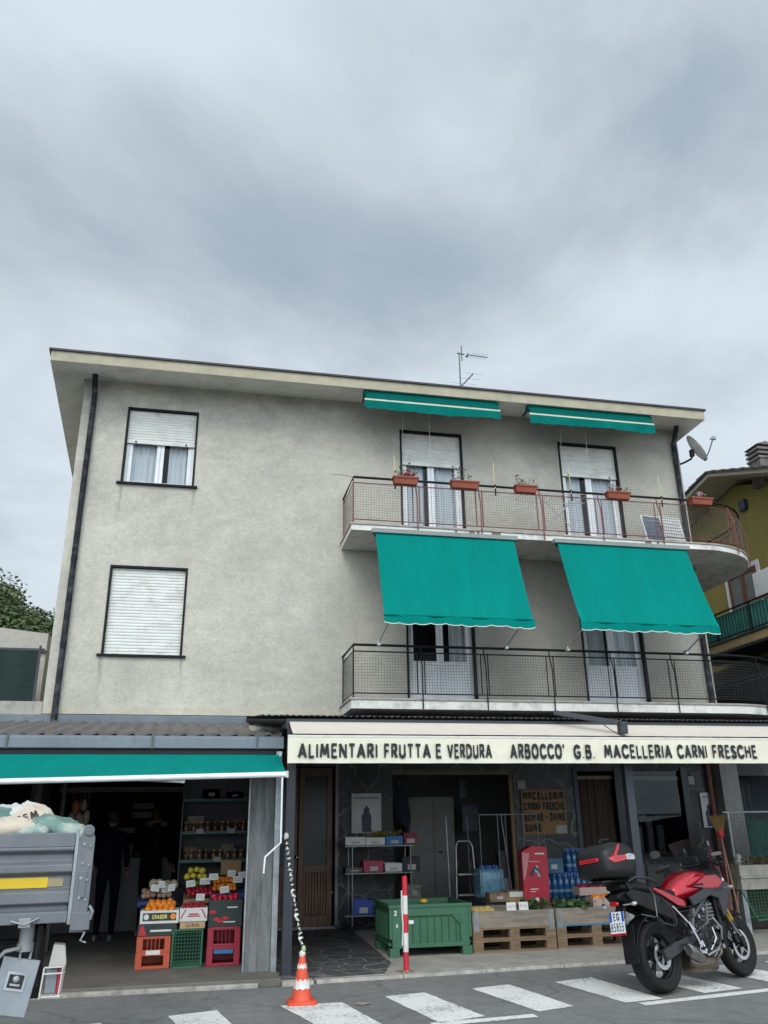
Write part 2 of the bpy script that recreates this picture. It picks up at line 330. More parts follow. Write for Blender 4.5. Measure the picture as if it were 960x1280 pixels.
def glassm(name,col,alpha_tr=.75):
    m=bpy.data.materials.new(name); m.use_nodes=True; N,L,b=nodes_of(m); out=[n for n in N if n.type=='OUTPUT_MATERIAL'][0]
    gl=N.new('ShaderNodeBsdfGlossy'); gl.inputs['Roughness'].default_value=.03; gl.inputs['Color'].default_value=(.9,.95,1,1)
    tr=N.new('ShaderNodeBsdfTransparent'); tr.inputs['Color'].default_value=(*col,1)
    fr=N.new('ShaderNodeFresnel'); fr.inputs['IOR'].default_value=1.6
    mt=N.new('ShaderNodeMath'); mt.operation='MULTIPLY_ADD'; L.new(fr.outputs[0],mt.inputs[0]); mt.inputs[1].default_value=.35; mt.inputs[2].default_value=.0; mt.use_clamp=True
    mx=N.new('ShaderNodeMixShader'); L.new(mt.outputs[0],mx.inputs[0]); L.new(tr.outputs[0],mx.inputs[1]); L.new(gl.outputs[0],mx.inputs[2]); L.new(mx.outputs[0],out.inputs['Surface']); return m
glass=glassm('window_glass',(.72,.76,.78))
curt=mat('curtain_white',(.80,.80,.80),.9,var=.06,scale=3,stretch=(8,8,.6))
def textmesh(body,height,width,origin,right,up,normal_off=.002,bold=.0,extr=0):
    cu=bpy.data.curves.new('t','FONT'); cu.body=body; cu.offset=bold; cu.extrude=0; cu.resolution_u=3
    o=bpy.data.objects.new('t',cu); COL.objects.link(o); bpy.context.view_layer.update()
    me=bpy.data.meshes.new_from_object(o.evaluated_get(bpy.context.evaluated_depsgraph_get()))
    vs=[v.co.copy() for v in me.vertices]; fs=[tuple(p.vertices) for p in me.polygons]
    bpy.data.objects.remove(o); bpy.data.curves.remove(cu); bpy.data.meshes.remove(me)
    x0=min(v.x for v in vs);x1=max(v.x for v in vs);y0=min(v.y for v in vs);y1=max(v.y for v in vs)
    right=Vector(right).normalized(); up=Vector(up).normalized(); nrm=right.cross(up).normalized(); og=Vector(origin)
    mb=MB(); sx=(width/(x1-x0)) if width else height/(y1-y0); sy=height/(y1-y0)
    mb.add([og+right*((v.x-x0)*sx)+up*((v.y-y0)*sy)+nrm*normal_off for v in vs],fs); return mb
GL={'A':(.62,[[(0,0),(.31,1),(.62,0)],[(.12,.30),(.50,.30)]]),'B':(.5,[[(0,0),(0,1),(.27,1),(.42,.92),(.42,.62),(.27,.54),(0,.54)],[(.27,.54),(.44,.46),(.5,.3),(.44,.08),(.28,0),(0,0)]]),
'C':(.6,[[(.6,.82),(.5,.95),(.34,1),(.16,.93),(.04,.74),(0,.5),(.04,.26),(.16,.07),(.34,0),(.5,.05),(.6,.18)]]),'D':(.55,[[(0,0),(0,1),(.22,1),(.42,.9),(.54,.7),(.55,.5),(.54,.3),(.42,.1),(.22,0),(0,0)]]),
'E':(.4,[[(.4,1),(0,1),(0,0),(.4,0)],[(0,.53),(.35,.53)]]),'F':(.38,[[(.38,1),(0,1),(0,0)],[(0,.5),(.33,.5)]]),'G':(.62,[[(.58,.84),(.48,.96),(.33,1),(.15,.93),(.04,.74),(0,.5),(.04,.26),(.15,.07),(.33,0),(.5,.06),(.6,.22),(.62,.44),(.36,.44)]]),
'H':(.5,[[(0,0),(0,1)],[(.5,0),(.5,1)],[(0,.52),(.5,.52)]]),'I':(0,[[(0,0),(0,1)]]),'L':(.36,[[(0,1),(0,0),(.36,0)]]),'M':(.72,[[(0,0),(.1,1),(.36,.25),(.62,1),(.72,0)]]),'N':(.55,[[(0,0),(0,1),(.55,0),(.55,1)]]),
'O':(.66,[[(.33,0),(.15,.07),(.04,.26),(0,.5),(.04,.74),(.15,.93),(.33,1),(.51,.93),(.62,.74),(.66,.5),(.62,.26),(.51,.07),(.33,0)]]),'R':(.46,[[(0,0),(0,1),(.26,1),(.42,.92),(.44,.72),(.38,.56),(.24,.48),(0,.48)],[(.2,.48),(.46,0)]]),
'S':(.42,[[(.40,.86),(.3,.98),(.15,.98),(.04,.86),(.04,.70),(.14,.58),(.3,.46),(.42,.34),(.42,.14),(.3,.02),(.14,.0),(.0,.14)]]),'T':(.46,[[(0,1),(.46,1)],[(.23,1),(.23,0)]]),'U':(.5,[[(0,1),(0,.26),(.07,.07),(.25,0),(.43,.07),(.5,.26),(.5,1)]]),
'V':(.56,[[(0,1),(.28,0),(.56,1)]]),"'":(0,[[(0,1.06),(-.04,.82)]]),'.':(0,[[(0,0),(0,.04)]]),'-':(.3,[[(0,.5),(.3,.5)]]),'8':(.44,[[(.22,.54),(.06,.64),(.06,.88),(.22,1),(.38,.88),(.38,.64),(.22,.54),(.44,.4),(.44,.14),(.22,0),(0,.14),(0,.4),(.22,.54)]]),'5':(.42,[[(.38,1),(.05,1),(.03,.56),(.22,.6),(.38,.52),(.42,.32),(.36,.1),(.2,0),(0,.08)]]),
'2':(.42,[[(0,.8),(.08,.95),(.22,1),(.38,.93),(.42,.76),(.34,.55),(0,0),(.42,0)]]),'4':(.44,[[(.34,0),(.34,1),(0,.3),(.44,.3)]]),'Z':(.45,[[(0,1),(.45,1),(0,0),(.45,0)]]),'P':(.42,[[(0,0),(0,1),(.26,1),(.42,.9),(.42,.6),(.26,.48),(0,.48)]])}
SQ=dict(GL); SQ.update({'C':(.5,[[(.5,1),(0,1),(0,0),(.5,0)]]),'O':(.5,[[(0,0),(0,1),(.5,1),(.5,0),(0,0)]]),'A':(.5,[[(0,0),(0,1),(.5,1),(.5,0)],[(0,.5),(.5,.5)]]),'R':(.5,[[(0,0),(0,1),(.5,1),(.5,.5),(0,.5)],[(.2,.5),(.5,0)]]),'B':(.5,[[(0,0),(0,1),(.45,1),(.45,.5),(0,.5)],[(.45,.5),(.5,.4),(.5,0),(0,0)]]),
'S':(.48,[[(.48,1),(0,1),(0,.5),(.48,.5),(.48,0),(0,0)]]),'U':(.5,[[(0,1),(0,0),(.5,0),(.5,1)]]),'M':(.6,[[(0,0),(0,1),(.3,.5),(.6,1),(.6,0)]])})
def strokes(body,h,width,origin,right=(1,0,0),up=(0,0,1),sw=.17,gap=.2,font=None,space=.42,mb=None):
    """caps drawn as flat strokes, width fitted"""
    font=font or GL; tot=0; items=[]
    for ch in body:
        if ch==' ': tot+=space; continue
        w,ls=font[ch]; items.append((tot+sw/2,ls)); tot+=w+sw+gap
    tot-=gap
    r=Vector(right).normalized();u=Vector(up).normalized();n=r.cross(u); og=Vector(origin); kx=(width/(tot) if width else h); mb=mb or MB(); d=0
    hh=h*(1-sw)
    for x0,ls in items:
        for l in ls:
            P=[Vector(((x0+a)*kx,(sw/2)*h+b*hh)) for a,b in l]
            for i in range(len(P)-1):
                a,b=P[i],P[i+1]; t=(b-a); 
                if t.length<1e-6: continue
                t.normalize(); q=Vector((-t.y,t.x)); wd=sw*(kx*abs(q.x)+h*abs(q.y))/2*1.0
                e0=wd*.55 if i>0 else wd*(.9 if len(P)>2 or True else 0)*.35; e1=wd*.55 if i<len(P)-2 else e0
                aa=a-t*e0; bb=b+t*e1; d+=1; off=.0004*(d%5)
                mb.add([og+r*p.x+u*p.y+n*(off) for p in (aa-q*wd,bb-q*wd,bb+q*wd,aa+q*wd)],[(0,1,2,3)])
    return mb
def addmb(a,b,mi=0): a.add(b.v,b.f,mi)
# ================================================================= SETTING
m=MB(); m.box(-300,300,-200,500,-.5,-.02); struct(m.build('ground',conc))
m=MB(); m.add([(-120,-12,0),(120,-12,0),(120,10.4,0),(7.2,10.4,0),(1.3,9.95,0),(1.2,9.9,0),(-120,9.9,0)],[(0,1,2,3,4,5,6)]); struct(m.build('road',asph))
# kerb (low, worn) and pavement
m=MB()
def kerbrun(pts,w,z):
    for (a,b) in zip(pts[:-1],pts[1:]):
        n=max(1,int((Vector(b)-Vector(a)).length/.95)); A=Vector((*a,0));B_=Vector((*b,0))
        for i in range(n):
            p=A.lerp(B_,i/n);q=A.lerp(B_,(i+1)/n);d=(q-p).normalized();nn=Vector((-d.y,d.x,0)); j=random.uniform(-.006,.006)
            p=p+d*.004; q=q-d*.004
            m.add([p+nn*j+Vector((0,0,-.02)),q+nn*j+Vector((0,0,-.02)),q+nn*w+Vector((0,0,-.02)),p+nn*w+Vector((0,0,-.02)),p+nn*(j+.012)+Vector((0,0,z)),q+nn*(j+.012)+Vector((0,0,z)),q+nn*w+Vector((0,0,z)),p+nn*w+Vector((0,0,z))],[(0,3,2,1),(4,5,6,7),(0,1,5,4),(1,2,6,5),(2,3,7,6),(3,0,4,7)])
kerbrun([(1.32,9.95),(7.2,10.38),(40,10.4)],.16,.034); kerbrun([(.95,9.93),(1.30,9.94)],.16,.034)
struct(m.build('kerb',kerbm,bevel=.006))
m=MB(); m.add([(.955,10.09,.03),(1.32,10.11,.03),(7.2,10.54,.03),(40,10.56,.03),(40,16.5,.03),(.955,16.5,.03)],[(0,1,2,3,4,5)]); struct(m.build('pavement',conc))
m=MB(); m.add([(.96,10.095,.035),(1.34,10.12,.035),(2.12,10.19,.035),(2.35,10.9,.035),(2.45,14.48,.035),(.96,14.48,.035)],[(0,1,2,3,4,5)]); struct(m.build('stone_paving',paving))
# garage forecourt floor with a small step
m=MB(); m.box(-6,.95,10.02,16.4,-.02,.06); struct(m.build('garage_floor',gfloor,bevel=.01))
m=MB(); m.box(-6,.70,9.93,10.01,-.02,.035); struct(m.build('step_edge',kerbm,bevel=.01))
# crosswalk
def stripe(pts,name='crosswalk_stripe'):
    P=[Vector((x,y,.004)) for x,y in pts]; mm=MB(); n=14; out=[]
    for a,b in zip(P,P[1:]+P[:1]):
        for i in range(n): out.append(a.lerp(b,i/n)+Vector((random.uniform(-.006,.006),random.uniform(-.006,.006),0)))
    mm.add(out,[tuple(range(len(out)))]); struct(mm.build(name,rpaint,fix=False))
for st in ([(.84,8.92),(1.43,8.90),(1.68,7.55),(1.2,7.5)],[(1.88,9.07),(2.31,9.16),(2.55,7.96),(2.10,7.82)],[(2.83,9.22),(3.27,9.33),(3.47,8.14),(3.07,8.01)],[(3.78,9.32),(4.26,9.47),(4.42,8.21),(3.99,8.15)],
    [(4.72,9.56),(5.19,9.60),(5.43,8.46),(4.93,8.35)],[(5.7,9.72),(6.15,9.80),(6.40,8.72),(5.92,8.62)],[(6.65,9.85),(7.1,9.95),(7.35,8.9),(6.87,8.8)],[(-.18,8.74),(.25,8.87),(.52,7.5),(.10,7.4)],[(-1.22,8.52),(-.74,8.62),(-.45,7.3),(-.9,7.2)],[(-2.2,8.4),(-1.75,8.5),(-1.5,7.2),(-1.9,7.1)]): stripe(st)
stripe([(2.02,7.84),(2.98,7.93),(2.99,7.81),(2.03,7.70)],'edge_line'); stripe([(4.10,8.11),(7.6,8.74),(7.62,8.62),(4.10,7.98)],'edge_line')
m=MB(); m.lathe([(.0,.006),(.30,.006),(.31,.012),(.36,.012),(.37,0)],(1.75,7.42,0),n=32); tag(recenter(m.build('manhole_cover',mat('cast_iron',(.06,.055,.05),.6,.5,bump=1,bscale=50),smooth=30)),'round iron manhole cover in the asphalt at the bottom edge','manhole cover')
m=MB(); m.add([(1.52,8.74,.012),(1.60,8.71,.005),(1.69,8.74,.016),(1.66,8.79,.008),(1.57,8.80,.02)],[(0,1,2,3,4)]); tag(recenter(m.build('litter',mat('litter_brown',(.22,.19,.15),.8))),'flattened scrap of litter on the road right of the cone','litter')
# ================================================================= APARTMENT BUILDING
YF=13.6
bld=thing('apartment_building','three storey grey plastered house with green awnings, balconies and ground floor shops','building',(3.3,YF,0))
OP=[(-1.70,-.47,7.13,8.58),(-1.71,-.46,4.17,5.65),(3.24,4.46,6.24,8.57),(6.43,7.67,6.24,8.58),(3.28,4.52,3.38,5.62),(6.53,7.75,3.38,5.63)]
def wall_open(mb,x0,x1,z0,z1,y,ops,depth=.16,mi=0):
    xs=sorted({x0,x1,*[o[0] for o in ops],*[o[1] for o in ops]}); zs=sorted({z0,z1,*[o[2] for o in ops],*[o[3] for o in ops]})
    for a,b in zip(xs[:-1],xs[1:]):
        for c,d in zip(zs[:-1],zs[1:]):
            cx,cz=(a+b)/2,(c+d)/2
            if any(o[0]<cx<o[1] and o[2]<cz<o[3] for o in ops): continue
            mb.quad((a,y,c),(b,y,c),(b,y,d),(a,y,d),mi)
    for o in ops:
        a,b,c,d=o; mb.quad((a,y,c),(a,y+depth,c),(a,y+depth,d),(a,y,d),mi); mb.quad((b,y,c),(b,y,d),(b,y+depth,d),(b,y+depth,c),mi)
        mb.quad((a,y,d),(a,y+depth,d),(b,y+depth,d),(b,y,d),mi); mb.quad((a,y,c),(b,y,c),(b,y+depth,c),(a,y+depth,c),mi)
m=MB(); XL,XR=-2.475,9.06; ZB,ZT=3.24,9.16
wall_open(m,XL,XR,ZB,ZT,YF,OP)
XLb=-3.05; YB=22.5
m.quad((XL,YF,ZB-3.2),(XL,YF,ZT),(XLb,YB,ZT),(XLb,YB,ZB-3.2)); m.quad((XR,YF,ZB),(XR,YB,ZB),(XR,YB,ZT),(XR,YF,ZT)); m.quad((XLb,YB,0),(XLb,YB,ZT),(XR,YB,ZT),(XR,YB,0))
m.build('wall',plast,bld,fix=False)
m=MB(); m.box(XL,XR,YF+.02,16.9,2.98,3.20); m.build('first_floor_slab',dkin,bld)
# roof: soffit, fascia, top
def roofring(o0,z0,o1,z1): pass
xa,xb,ya,yb=-2.93,9.22,12.8,23.2; xab=-3.62
m=MB()
m.add([(xa,ya,8.93),(xb,ya,8.93),(xb,yb,8.95),(xab,yb,8.95),(XL-.02,YF-.0,9.07),(XR,YF,9.07),(XR,YB,9.07),(XLb,YB,9.07)],[(0,1,5,4),(1,2,6,5),(2,3,7,6),(3,0,4,7)])
rf=m.build('roof_soffit',soffm,bld,fix=False)
m=MB(); o=.0
ring=[(xa,ya),(xb,ya),(xb,yb),(xab,yb)]
for i in range(4):
    a,b=ring[i],ring[(i+1)%4]; m.quad((a[0],a[1],8.93),(b[0],b[1],8.93),(b[0],b[1]-.0,9.115),(a[0],a[1],9.115))
m.build('roof_fascia',fascm,bld,fix=False)
m=MB(); r2=[(xa-.035,ya-.035),(xb+.035,ya-.035),(xb+.035,yb+.035),(xab-.035,yb+.035)]
top=[(0.6,17.9,10.15),(5.6,17.9,10.15)]
for i in range(4):
    a,b=r2[i],r2[(i+1)%4]; m.quad((*a,9.115),(*b,9.115),(*b,9.15),(*a,9.15))
m.add([(*p,9.115) for p in r2],[(3,2,1,0)])
m.add([(*p,9.15) for p in r2]+top,[(0,1,5,4),(1,2,5),(2,3,4,5),(3,0,4)]); m.build('roof',tar,bld,fix=False)
# windows
def shutter(mb,x0,x1,z0,z1,y,pitch=.052):
    n=int((z1-z0)/pitch)
    for i in range(n+1):
        a=z0+i*pitch; b=min(a+pitch*.86,z1)
        if b-a<.01: continue
        mb.add([(x0,y+.003,a),(x1,y+.003,a),(x1,y-.004,a+.010),(x0,y-.004,a+.010),(x1,y-.004,b-.010),(x0,y-.004,b-.010),(x1,y+.003,b),(x0,y+.003,b)],[(0,1,2,3),(3,2,4,5),(5,4,6,7)])
        mb.quad((x0,y+.003,b),(x1,y+.003,b),(x1,y+.003,a+pitch),(x0,y+.003,a+pitch))
def curtain(mb,x0,x1,z0,z1,y,amp=.02,per=.09,ph=0):
    n=int((x1-x0)/.012); k=[]
    for i in range(n+1):
        x=x0+(x1-x0)*i/n; yy=y+amp*math.sin(2*PI*x/per+ph)+amp*.6*math.sin(2*PI*x/(per*2.3)+1)
        k.append((x,yy))
    mb.add([(x,yy,z0) for x,yy in k]+[(x,yy,z1) for x,yy in k],[(i,i+1,n+2+i,n+1+i) for i in range(n)])
def sash(mb,x0,x1,z0,z1,y,w=.07,low=None):
    mb.box(x0,x0+w,y,y+.05,z0,z1);mb.box(x1-w,x1,y,y+.05,z0,z1);mb.box(x0+w,x1-w,y+.002,y+.048,z0,z0+w);mb.box(x0+w,x1-w,y+.002,y+.048,z1-w,z1)
    if low: mb.box(x0+w,x1-w,y+.015,y+.035,z0+w,low); mb.box(x0+w,x1-w,y+.003,y+.047,low,low+w)
def window(o,shut,door=False,low=None,curt_spec=None,name='window'):
    a,b,c,d=o; y=YF; t=.035
    s=MB()
    s.box(a,a+t,y-.012,y+.10,c,d);s.box(b-t,b,y-.012,y+.10,c,d);s.box(a+t,b-t,y-.011,y+.10,d-t,d)
    w=s.build(name,darkst,bld)
    if not door:
        s=MB(); s.box(a-.06,b+.06,y-.05,y+.12,c-.035,c+.003); s.build('sill',darkst,w)
    i0,i1=a+t,b-t
    if shut>0:
        s=MB(); shutter(s,i0,i1,c+.005 if shut>=1 else d-t-(d-c)*shut,d-t-.002,y+.055); z=(c+.01 if shut>=1 else d-t-(d-c)*shut)
        s.box(i0,i1,y+.045,y+.07,z-.03 if shut<1 else z,z+.012); s.build('shutter',shutm,w,fix=False)
        s=MB()
        for x in (i0+.15,i1-.15): s.box(x-.012,x+.012,y+.035,y+.046,z-.02,z+.012)
        s.build('shutter_stop',blackm,w)
    if shut<1:
        zt=d-t-(d-c)*shut+.1; mid=(i0+i1)/2; yy=y+.095
        s=MB(); f=.045; s.box(i0,i0+f,yy-.012,yy+.06,c,d-t); s.box(i1-f,i1,yy-.012,yy+.06,c,d-t); 
        sash(s,i0+f+.002,mid-.002,c+.01,d-t,yy,.06,low); sash(s,mid+.002,i1-f-.002,c+.01,d-t,yy,.06,low); s.build('sash_frame',whitep,w,bevel=.003)
        s=MB(); g0=(low+.06) if low else c+.07
        for (p,q) in ((i0+f+.062,mid-.062),(mid+.062,i1-f-.062)): s.quad((p,yy+.022,g0),(q,yy+.022,g0),(q,yy+.022,d-t-.06),(p,yy+.022,d-t-.06))
        s.build('pane',glass,w,fix=False)
        if curt_spec:
            s=MB()
            for (p,q) in curt_spec: curtain(s,p,q,g0-.05,d-t-.05,yy+.11,ph=p*7)
            s.build('curtain',curt,w,smooth=60,fix=False)
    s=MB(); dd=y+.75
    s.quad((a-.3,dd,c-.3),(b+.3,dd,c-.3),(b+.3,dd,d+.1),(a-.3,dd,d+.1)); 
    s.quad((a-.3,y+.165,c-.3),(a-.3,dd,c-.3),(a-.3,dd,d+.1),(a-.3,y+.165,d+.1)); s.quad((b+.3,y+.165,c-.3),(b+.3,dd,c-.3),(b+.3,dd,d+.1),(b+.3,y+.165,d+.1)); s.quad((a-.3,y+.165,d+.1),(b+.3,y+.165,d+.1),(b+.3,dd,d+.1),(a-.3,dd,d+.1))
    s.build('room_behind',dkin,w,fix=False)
    return w
window(OP[0],.42,curt_spec=[(-1.62,-1.14),(-.94,-.52)]); w=window(OP[1],1.0); w['label']='window with its shutter fully down'
window(OP[2],.27,True,6.55,[(3.30,3.74),(3.86,4.42)],name='balcony_door'); window(OP[3],.27,True,6.55,[(6.5,6.92),(7.03,7.62)],name='balcony_door')
window(OP[4],.10,True,4.15,[(4.1,4.48)],name='balcony_door'); window(OP[5],.10,True,4.15,[(6.6,7.08),(7.16,7.7)],name='balcony_door')
# balconies
def path(cx,cy,r,x0=2.13,y0=12.5,yend=17.5,inset=0,step=.05):
    pts=[(x0+inset,13.58)]; 
    L=[(x0+inset,13.58),(x0+inset,y0+inset)]
    arc=[(cx+(r-inset)*math.sin(t),cy-(r-inset)*math.cos(t)) for t in [PI/2*i/24 for i in range(25)]]
    return L+arc+[(cx+r-inset,yend)]
def resample(pts,step):
    out=[pts[0]];acc=0
    for a,b in zip(pts[:-1],pts[1:]):
        a=Vector(a);b=Vector(b);L=(b-a).length;d=(b-a)/L;t=step-acc
        while t<=L: out.append(tuple(a+d*t)); t+=step
        acc=L-(t-step)
    return out
def along(pts,s):
    for a,b in zip(pts[:-1],pts[1:]):
        a=Vector(a);b=Vector(b);L=(b-a).length
        if s<=L: return a+(b-a)*s/L,(b-a)/L
        s-=L
    return Vector(pts[-1]),Vector((0,1))
def balcony(cx,cy,r,ztop,zbot,rail,fm,wm,xposts):
    out=path(cx,cy,r)
    poly=[(x,y) for x,y in out]+[(XR+.0,17.5),(XR,13.595),(2.13,13.595)]
    poly=[p for i,p in enumerate(poly) if i==0 or (Vector(p)-Vector(poly[i-1])).length>1e-3][:-1]
    s=MB(); s.prism(poly,lambda x,y:(x,y,zbot),lambda x,y:(x,y,ztop-.03))
    lip=path(cx,cy,r+.02,x0=2.11,y0=12.48); lp=[(x,y) for x,y in lip]+[(XR,17.5),(XR,13.594)]
    s.prism(lp,lambda x,y:(x,y,ztop-.032),lambda x,y:(x,y,ztop),1)
    sl=s.build('balcony',[slabm,mat('slab_lip',(.30,.27,.24),.8,var=.25,scale=6)],bld,bevel=.006)
    ip=path(cx,cy,r,inset=.04); 
    # handrail
    s=MB(); s.tube([(x,y,rail) for x,y in ip],.021,8); s.build('handrail',blackm,sl,smooth=40)
    s=MB(); zt,zb=rail-.10,ztop+.075
    for z in (zt,zb): s.tube([(x,y,z) for x,y in ip],.010,6)
    ps=[]
    # posts: pairs with an outer leg bent over the slab edge
    tot=sum((Vector(b)-Vector(a)).length for a,b in zip(ip[:-1],ip[1:]))
    base=.0
    spos=[1.04+(x-2.17) for x in xposts]+[8.2,9.1,10.1,11.2]
    for sp in spos:
        p,d=along(ip,sp); n=Vector((d.y,-d.x))
        for off in (-.06,.06):
            q=p+d*off; s.tube([(q.x,q.y,zt),(q.x,q.y,zb)],.010,6)
        o2=p+n*.075; s.tube([(p.x,p.y,rail),(p.x+n.x*.01,p.y+n.y*.01,zt-.02),(o2.x,o2.y,zt-.22),(o2.x,o2.y,zbot+.0)],.011,6)
    s.tube([(ip[1][0],ip[1][1],rail),(ip[1][0],ip[1][1],ztop)],.012,6); s.tube([(ip[0][0],ip[0][1]-.03,rail),(ip[0][0],ip[0][1]-.03,ztop)],.010,6)
    s.build('railing_frame',fm,sl,smooth=40)
    s=MB(); 
    for x,y in resample(ip,.045): s.tube([(x,y,zb),(x,y,zt)],.0022,4,cap=False)
    z=zb+.045
    while z<zt: s.tube([(x,y,z) for x,y in ip],.0022,4,cap=False); z+=.045
    s.build('wire_mesh',wm,sl,fix=False)
    return sl
balcony(8.6,14.1,1.6,6.24,6.11,7.07,rustm,wirem,[3.25,4.37,5.49,6.6,7.75]).__setitem__('label','upper balcony with rust red railing')
balcony(8.6,14.5,2.0,3.40,3.235,4.22,blackm,wiredk,[3.25,4.30,5.42,6.5,7.6]).__setitem__('label','lower balcony with black railing')
# down pipes
for x,nm in ((-2.28,0),(8.93,1)):
    s=MB(); zt=9.02; s.tube([(x,YF-.28,zt+.02),(x,YF-.22,zt-.08),(x+ (0 if nm==0 else .0),YF-.07,zt-.30),(x,YF-.06,3.0 if nm==0 else 6.26)],.048,12)
    if nm: s.tube([(x,YF-.06,6.10),(x,YF-.06,3.42)],.048,12)
    for z in (8.3,7.0,5.7,4.3): s.tube([(x,YF-.06,z),(x,YF-.06,z+.03)],.053,12)
    s.build('downpipe',mat('downpipe_copper',(.018,.019,.022),.6,.1,var=.5,scale=5,dirt=((.14,.15,.16),.6,7),spec=.2),bld,smooth=40)
s=MB(); s.cyl((8.93,13.54,3.41),(8.93,13.54,3.55),.051); s.build('pipe_foot',rustm,bld,smooth=40)
s=MB()
for z in (7.15,6.93): s.box(XL-.16-.002,XL-.02,14.6,14.63,z,z+.02)
s.build('wall_bracket',blackm,bld)
# shop front at street level
YG=14.5
og=[(.98,2.2,.06,2.52),(3.19,5.38,.03,2.46),(6.60,7.32,.03,2.44),(7.45,8.66,.95,2.44),(9.72,11.4,1.15,2.35)]
m=MB(); wall_open(m,.9,12.2,.0,3.0,YG,og,.18); m.build('ground_floor_wall',stone_wall,bld,fix=False)
s=MB(); s.box(9.30,9.66,YG-.30,YG-.01,.03,2.7); s.build('tiled_pier',mat('pale_tile_pier',(.26,.255,.24),.6,var=.15,scale=8),bld,bevel=.004)
s=MB(); s.tube([(9.2,YG-.08,2.9),(9.2,YG-.08,.05)],.05,12); s.build('downpipe',mat('brown_pipe',(.16,.07,.05),.6,var=.3),bld,smooth=40)
# wooden front door
s=MB(); x0,x1,z0,z1=1.02,2.16,.07,2.5
for a,b in ((x0,1.58),(1.60,x1)):
    s.box(a,a+.09,YG+.05,YG+.11,z0,z1);s.box(b-.09,b,YG+.05,YG+.11,z0,z1);s.box(a+.09,b-.09,YG+.052,YG+.108,z0,z0+.16);s.box(a+.09,b-.09,YG+.052,YG+.108,z1-.14,z1);s.box(a+.09,b-.09,YG+.052,YG+.108,.86,.98)
    for k in range(8):
        w=(b-a-.18)/8; s.box(a+.09+k*w+.003,a+.09+(k+1)*w-.003,YG+.075,YG+.095,z0+.16,.86)
dr=s.build('front_door',woodd,bld,bevel=.005); dr['label']='brown wooden entrance door with dark glass'
s=MB()
for a,b in ((x0,1.58),(1.60,x1)): s.quad((a+.09,YG+.08,.98),(b-.09,YG+.08,.98),(b-.09,YG+.08,z1-.14),(a+.09,YG+.08,z1-.14))
s.build('pane',mat('dark_glass',(.010,.013,.018),.25,var=.1,spec=.25),dr,fix=False)
s=MB(); s.sphere((1.57,YG+.02,1.1),.03); s.build('door_knob',chrome,dr,smooth=60)
s=MB(); s.box(2.2,2.25,YG-.02,YG+.1,.05,2.55); s.box(.96,2.25,YG-.02,YG+.02,.03,.075); s.build('door_surround',mat('grey_marble_trim',(.22,.215,.20),.5),bld)
# shop room behind the wide opening
m=MB(); xx0,xx1,y0,y1=3.0,6.0,YG+.18,16.6
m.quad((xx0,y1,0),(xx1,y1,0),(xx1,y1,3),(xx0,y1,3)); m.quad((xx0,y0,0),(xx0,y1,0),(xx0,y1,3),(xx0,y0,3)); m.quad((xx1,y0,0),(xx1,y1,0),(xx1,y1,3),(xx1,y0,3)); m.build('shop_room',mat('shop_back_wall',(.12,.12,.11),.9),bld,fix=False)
s=MB(); s.box(3.75,4.62,15.7,15.76,.03,2.05); s.box(3.78,4.2,15.68,15.70,.06,2.02); s.box(4.22,4.6,15.68,15.70,.06,2.02)
s.box(3.19,5.38,14.52,14.60,2.38,2.46,1); s.box(5.30,5.37,14.50,14.58,.03,2.38,2)
ob=s.build('storeroom_door',[mat('grey_door_paint',(.20,.195,.175),.6),mat('wood_strip',(.14,.115,.08),.6),mat('yellow_wood',(.16,.11,.04),.6)],bld,bevel=.004)
s=MB(); s.tube([(4.28,15.66,1.1),(4.28,15.63,1.1),(4.36,15.63,1.1)],.01,6); s.build('handle',blackm,ob)
# narrow shop door with curtain + window + interior
s=MB(); curtain(s,6.62,7.30,.06,2.3,YG+.10,.015,.07); s.build('door_curtain',mat('brown_strip_curtain',(.055,.035,.025),.8,var=.3,scale=12,stretch=(6,6,.3)),bld,smooth=60,fix=False)
s=MB(); s.box(6.60,7.32,YG+.06,YG+.10,2.30,2.36); s.box(7.45,8.66,YG+.06,YG+.10,2.28,2.35); s.build('transom',mat('old_yellow_strip',(.20,.17,.09),.6),bld)
s=MB(); 
for (a,b,c,d) in ((6.52,6.60,.03,2.5),(7.32,7.45,.03,2.5),(8.66,8.80,.03,2.5)): s.box(a,b,YG-.03,YG+.12,c,d)
s.box(7.45,8.66,YG-.01,YG+.12,.90,.97); s.build('shopfront_frame',darkfr,bld,bevel=.004)
s=MB(); s.quad((7.45,YG+.05,.97),(8.66,YG+.05,.97),(8.66,YG+.05,2.44),(7.45,YG+.05,2.44)); s.build('shop_window',glass,bld,fix=False)
m=MB(); xx0,xx1=6.4,9.0
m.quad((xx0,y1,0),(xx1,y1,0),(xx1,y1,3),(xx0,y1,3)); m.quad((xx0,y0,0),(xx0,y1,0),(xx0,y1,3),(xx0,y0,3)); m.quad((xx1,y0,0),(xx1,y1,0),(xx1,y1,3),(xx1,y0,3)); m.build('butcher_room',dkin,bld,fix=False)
m=MB(); m.quad((9.6,15.4,0),(11.6,15.4,0),(11.6,15.4,3),(9.6,15.4,3)); curtain(m,10.0,10.35,1.15,2.3,14.9,.02,.12); m.build('side_room',mat('dark_blue_grey',(.05,.06,.07),.9),bld,fix=False)
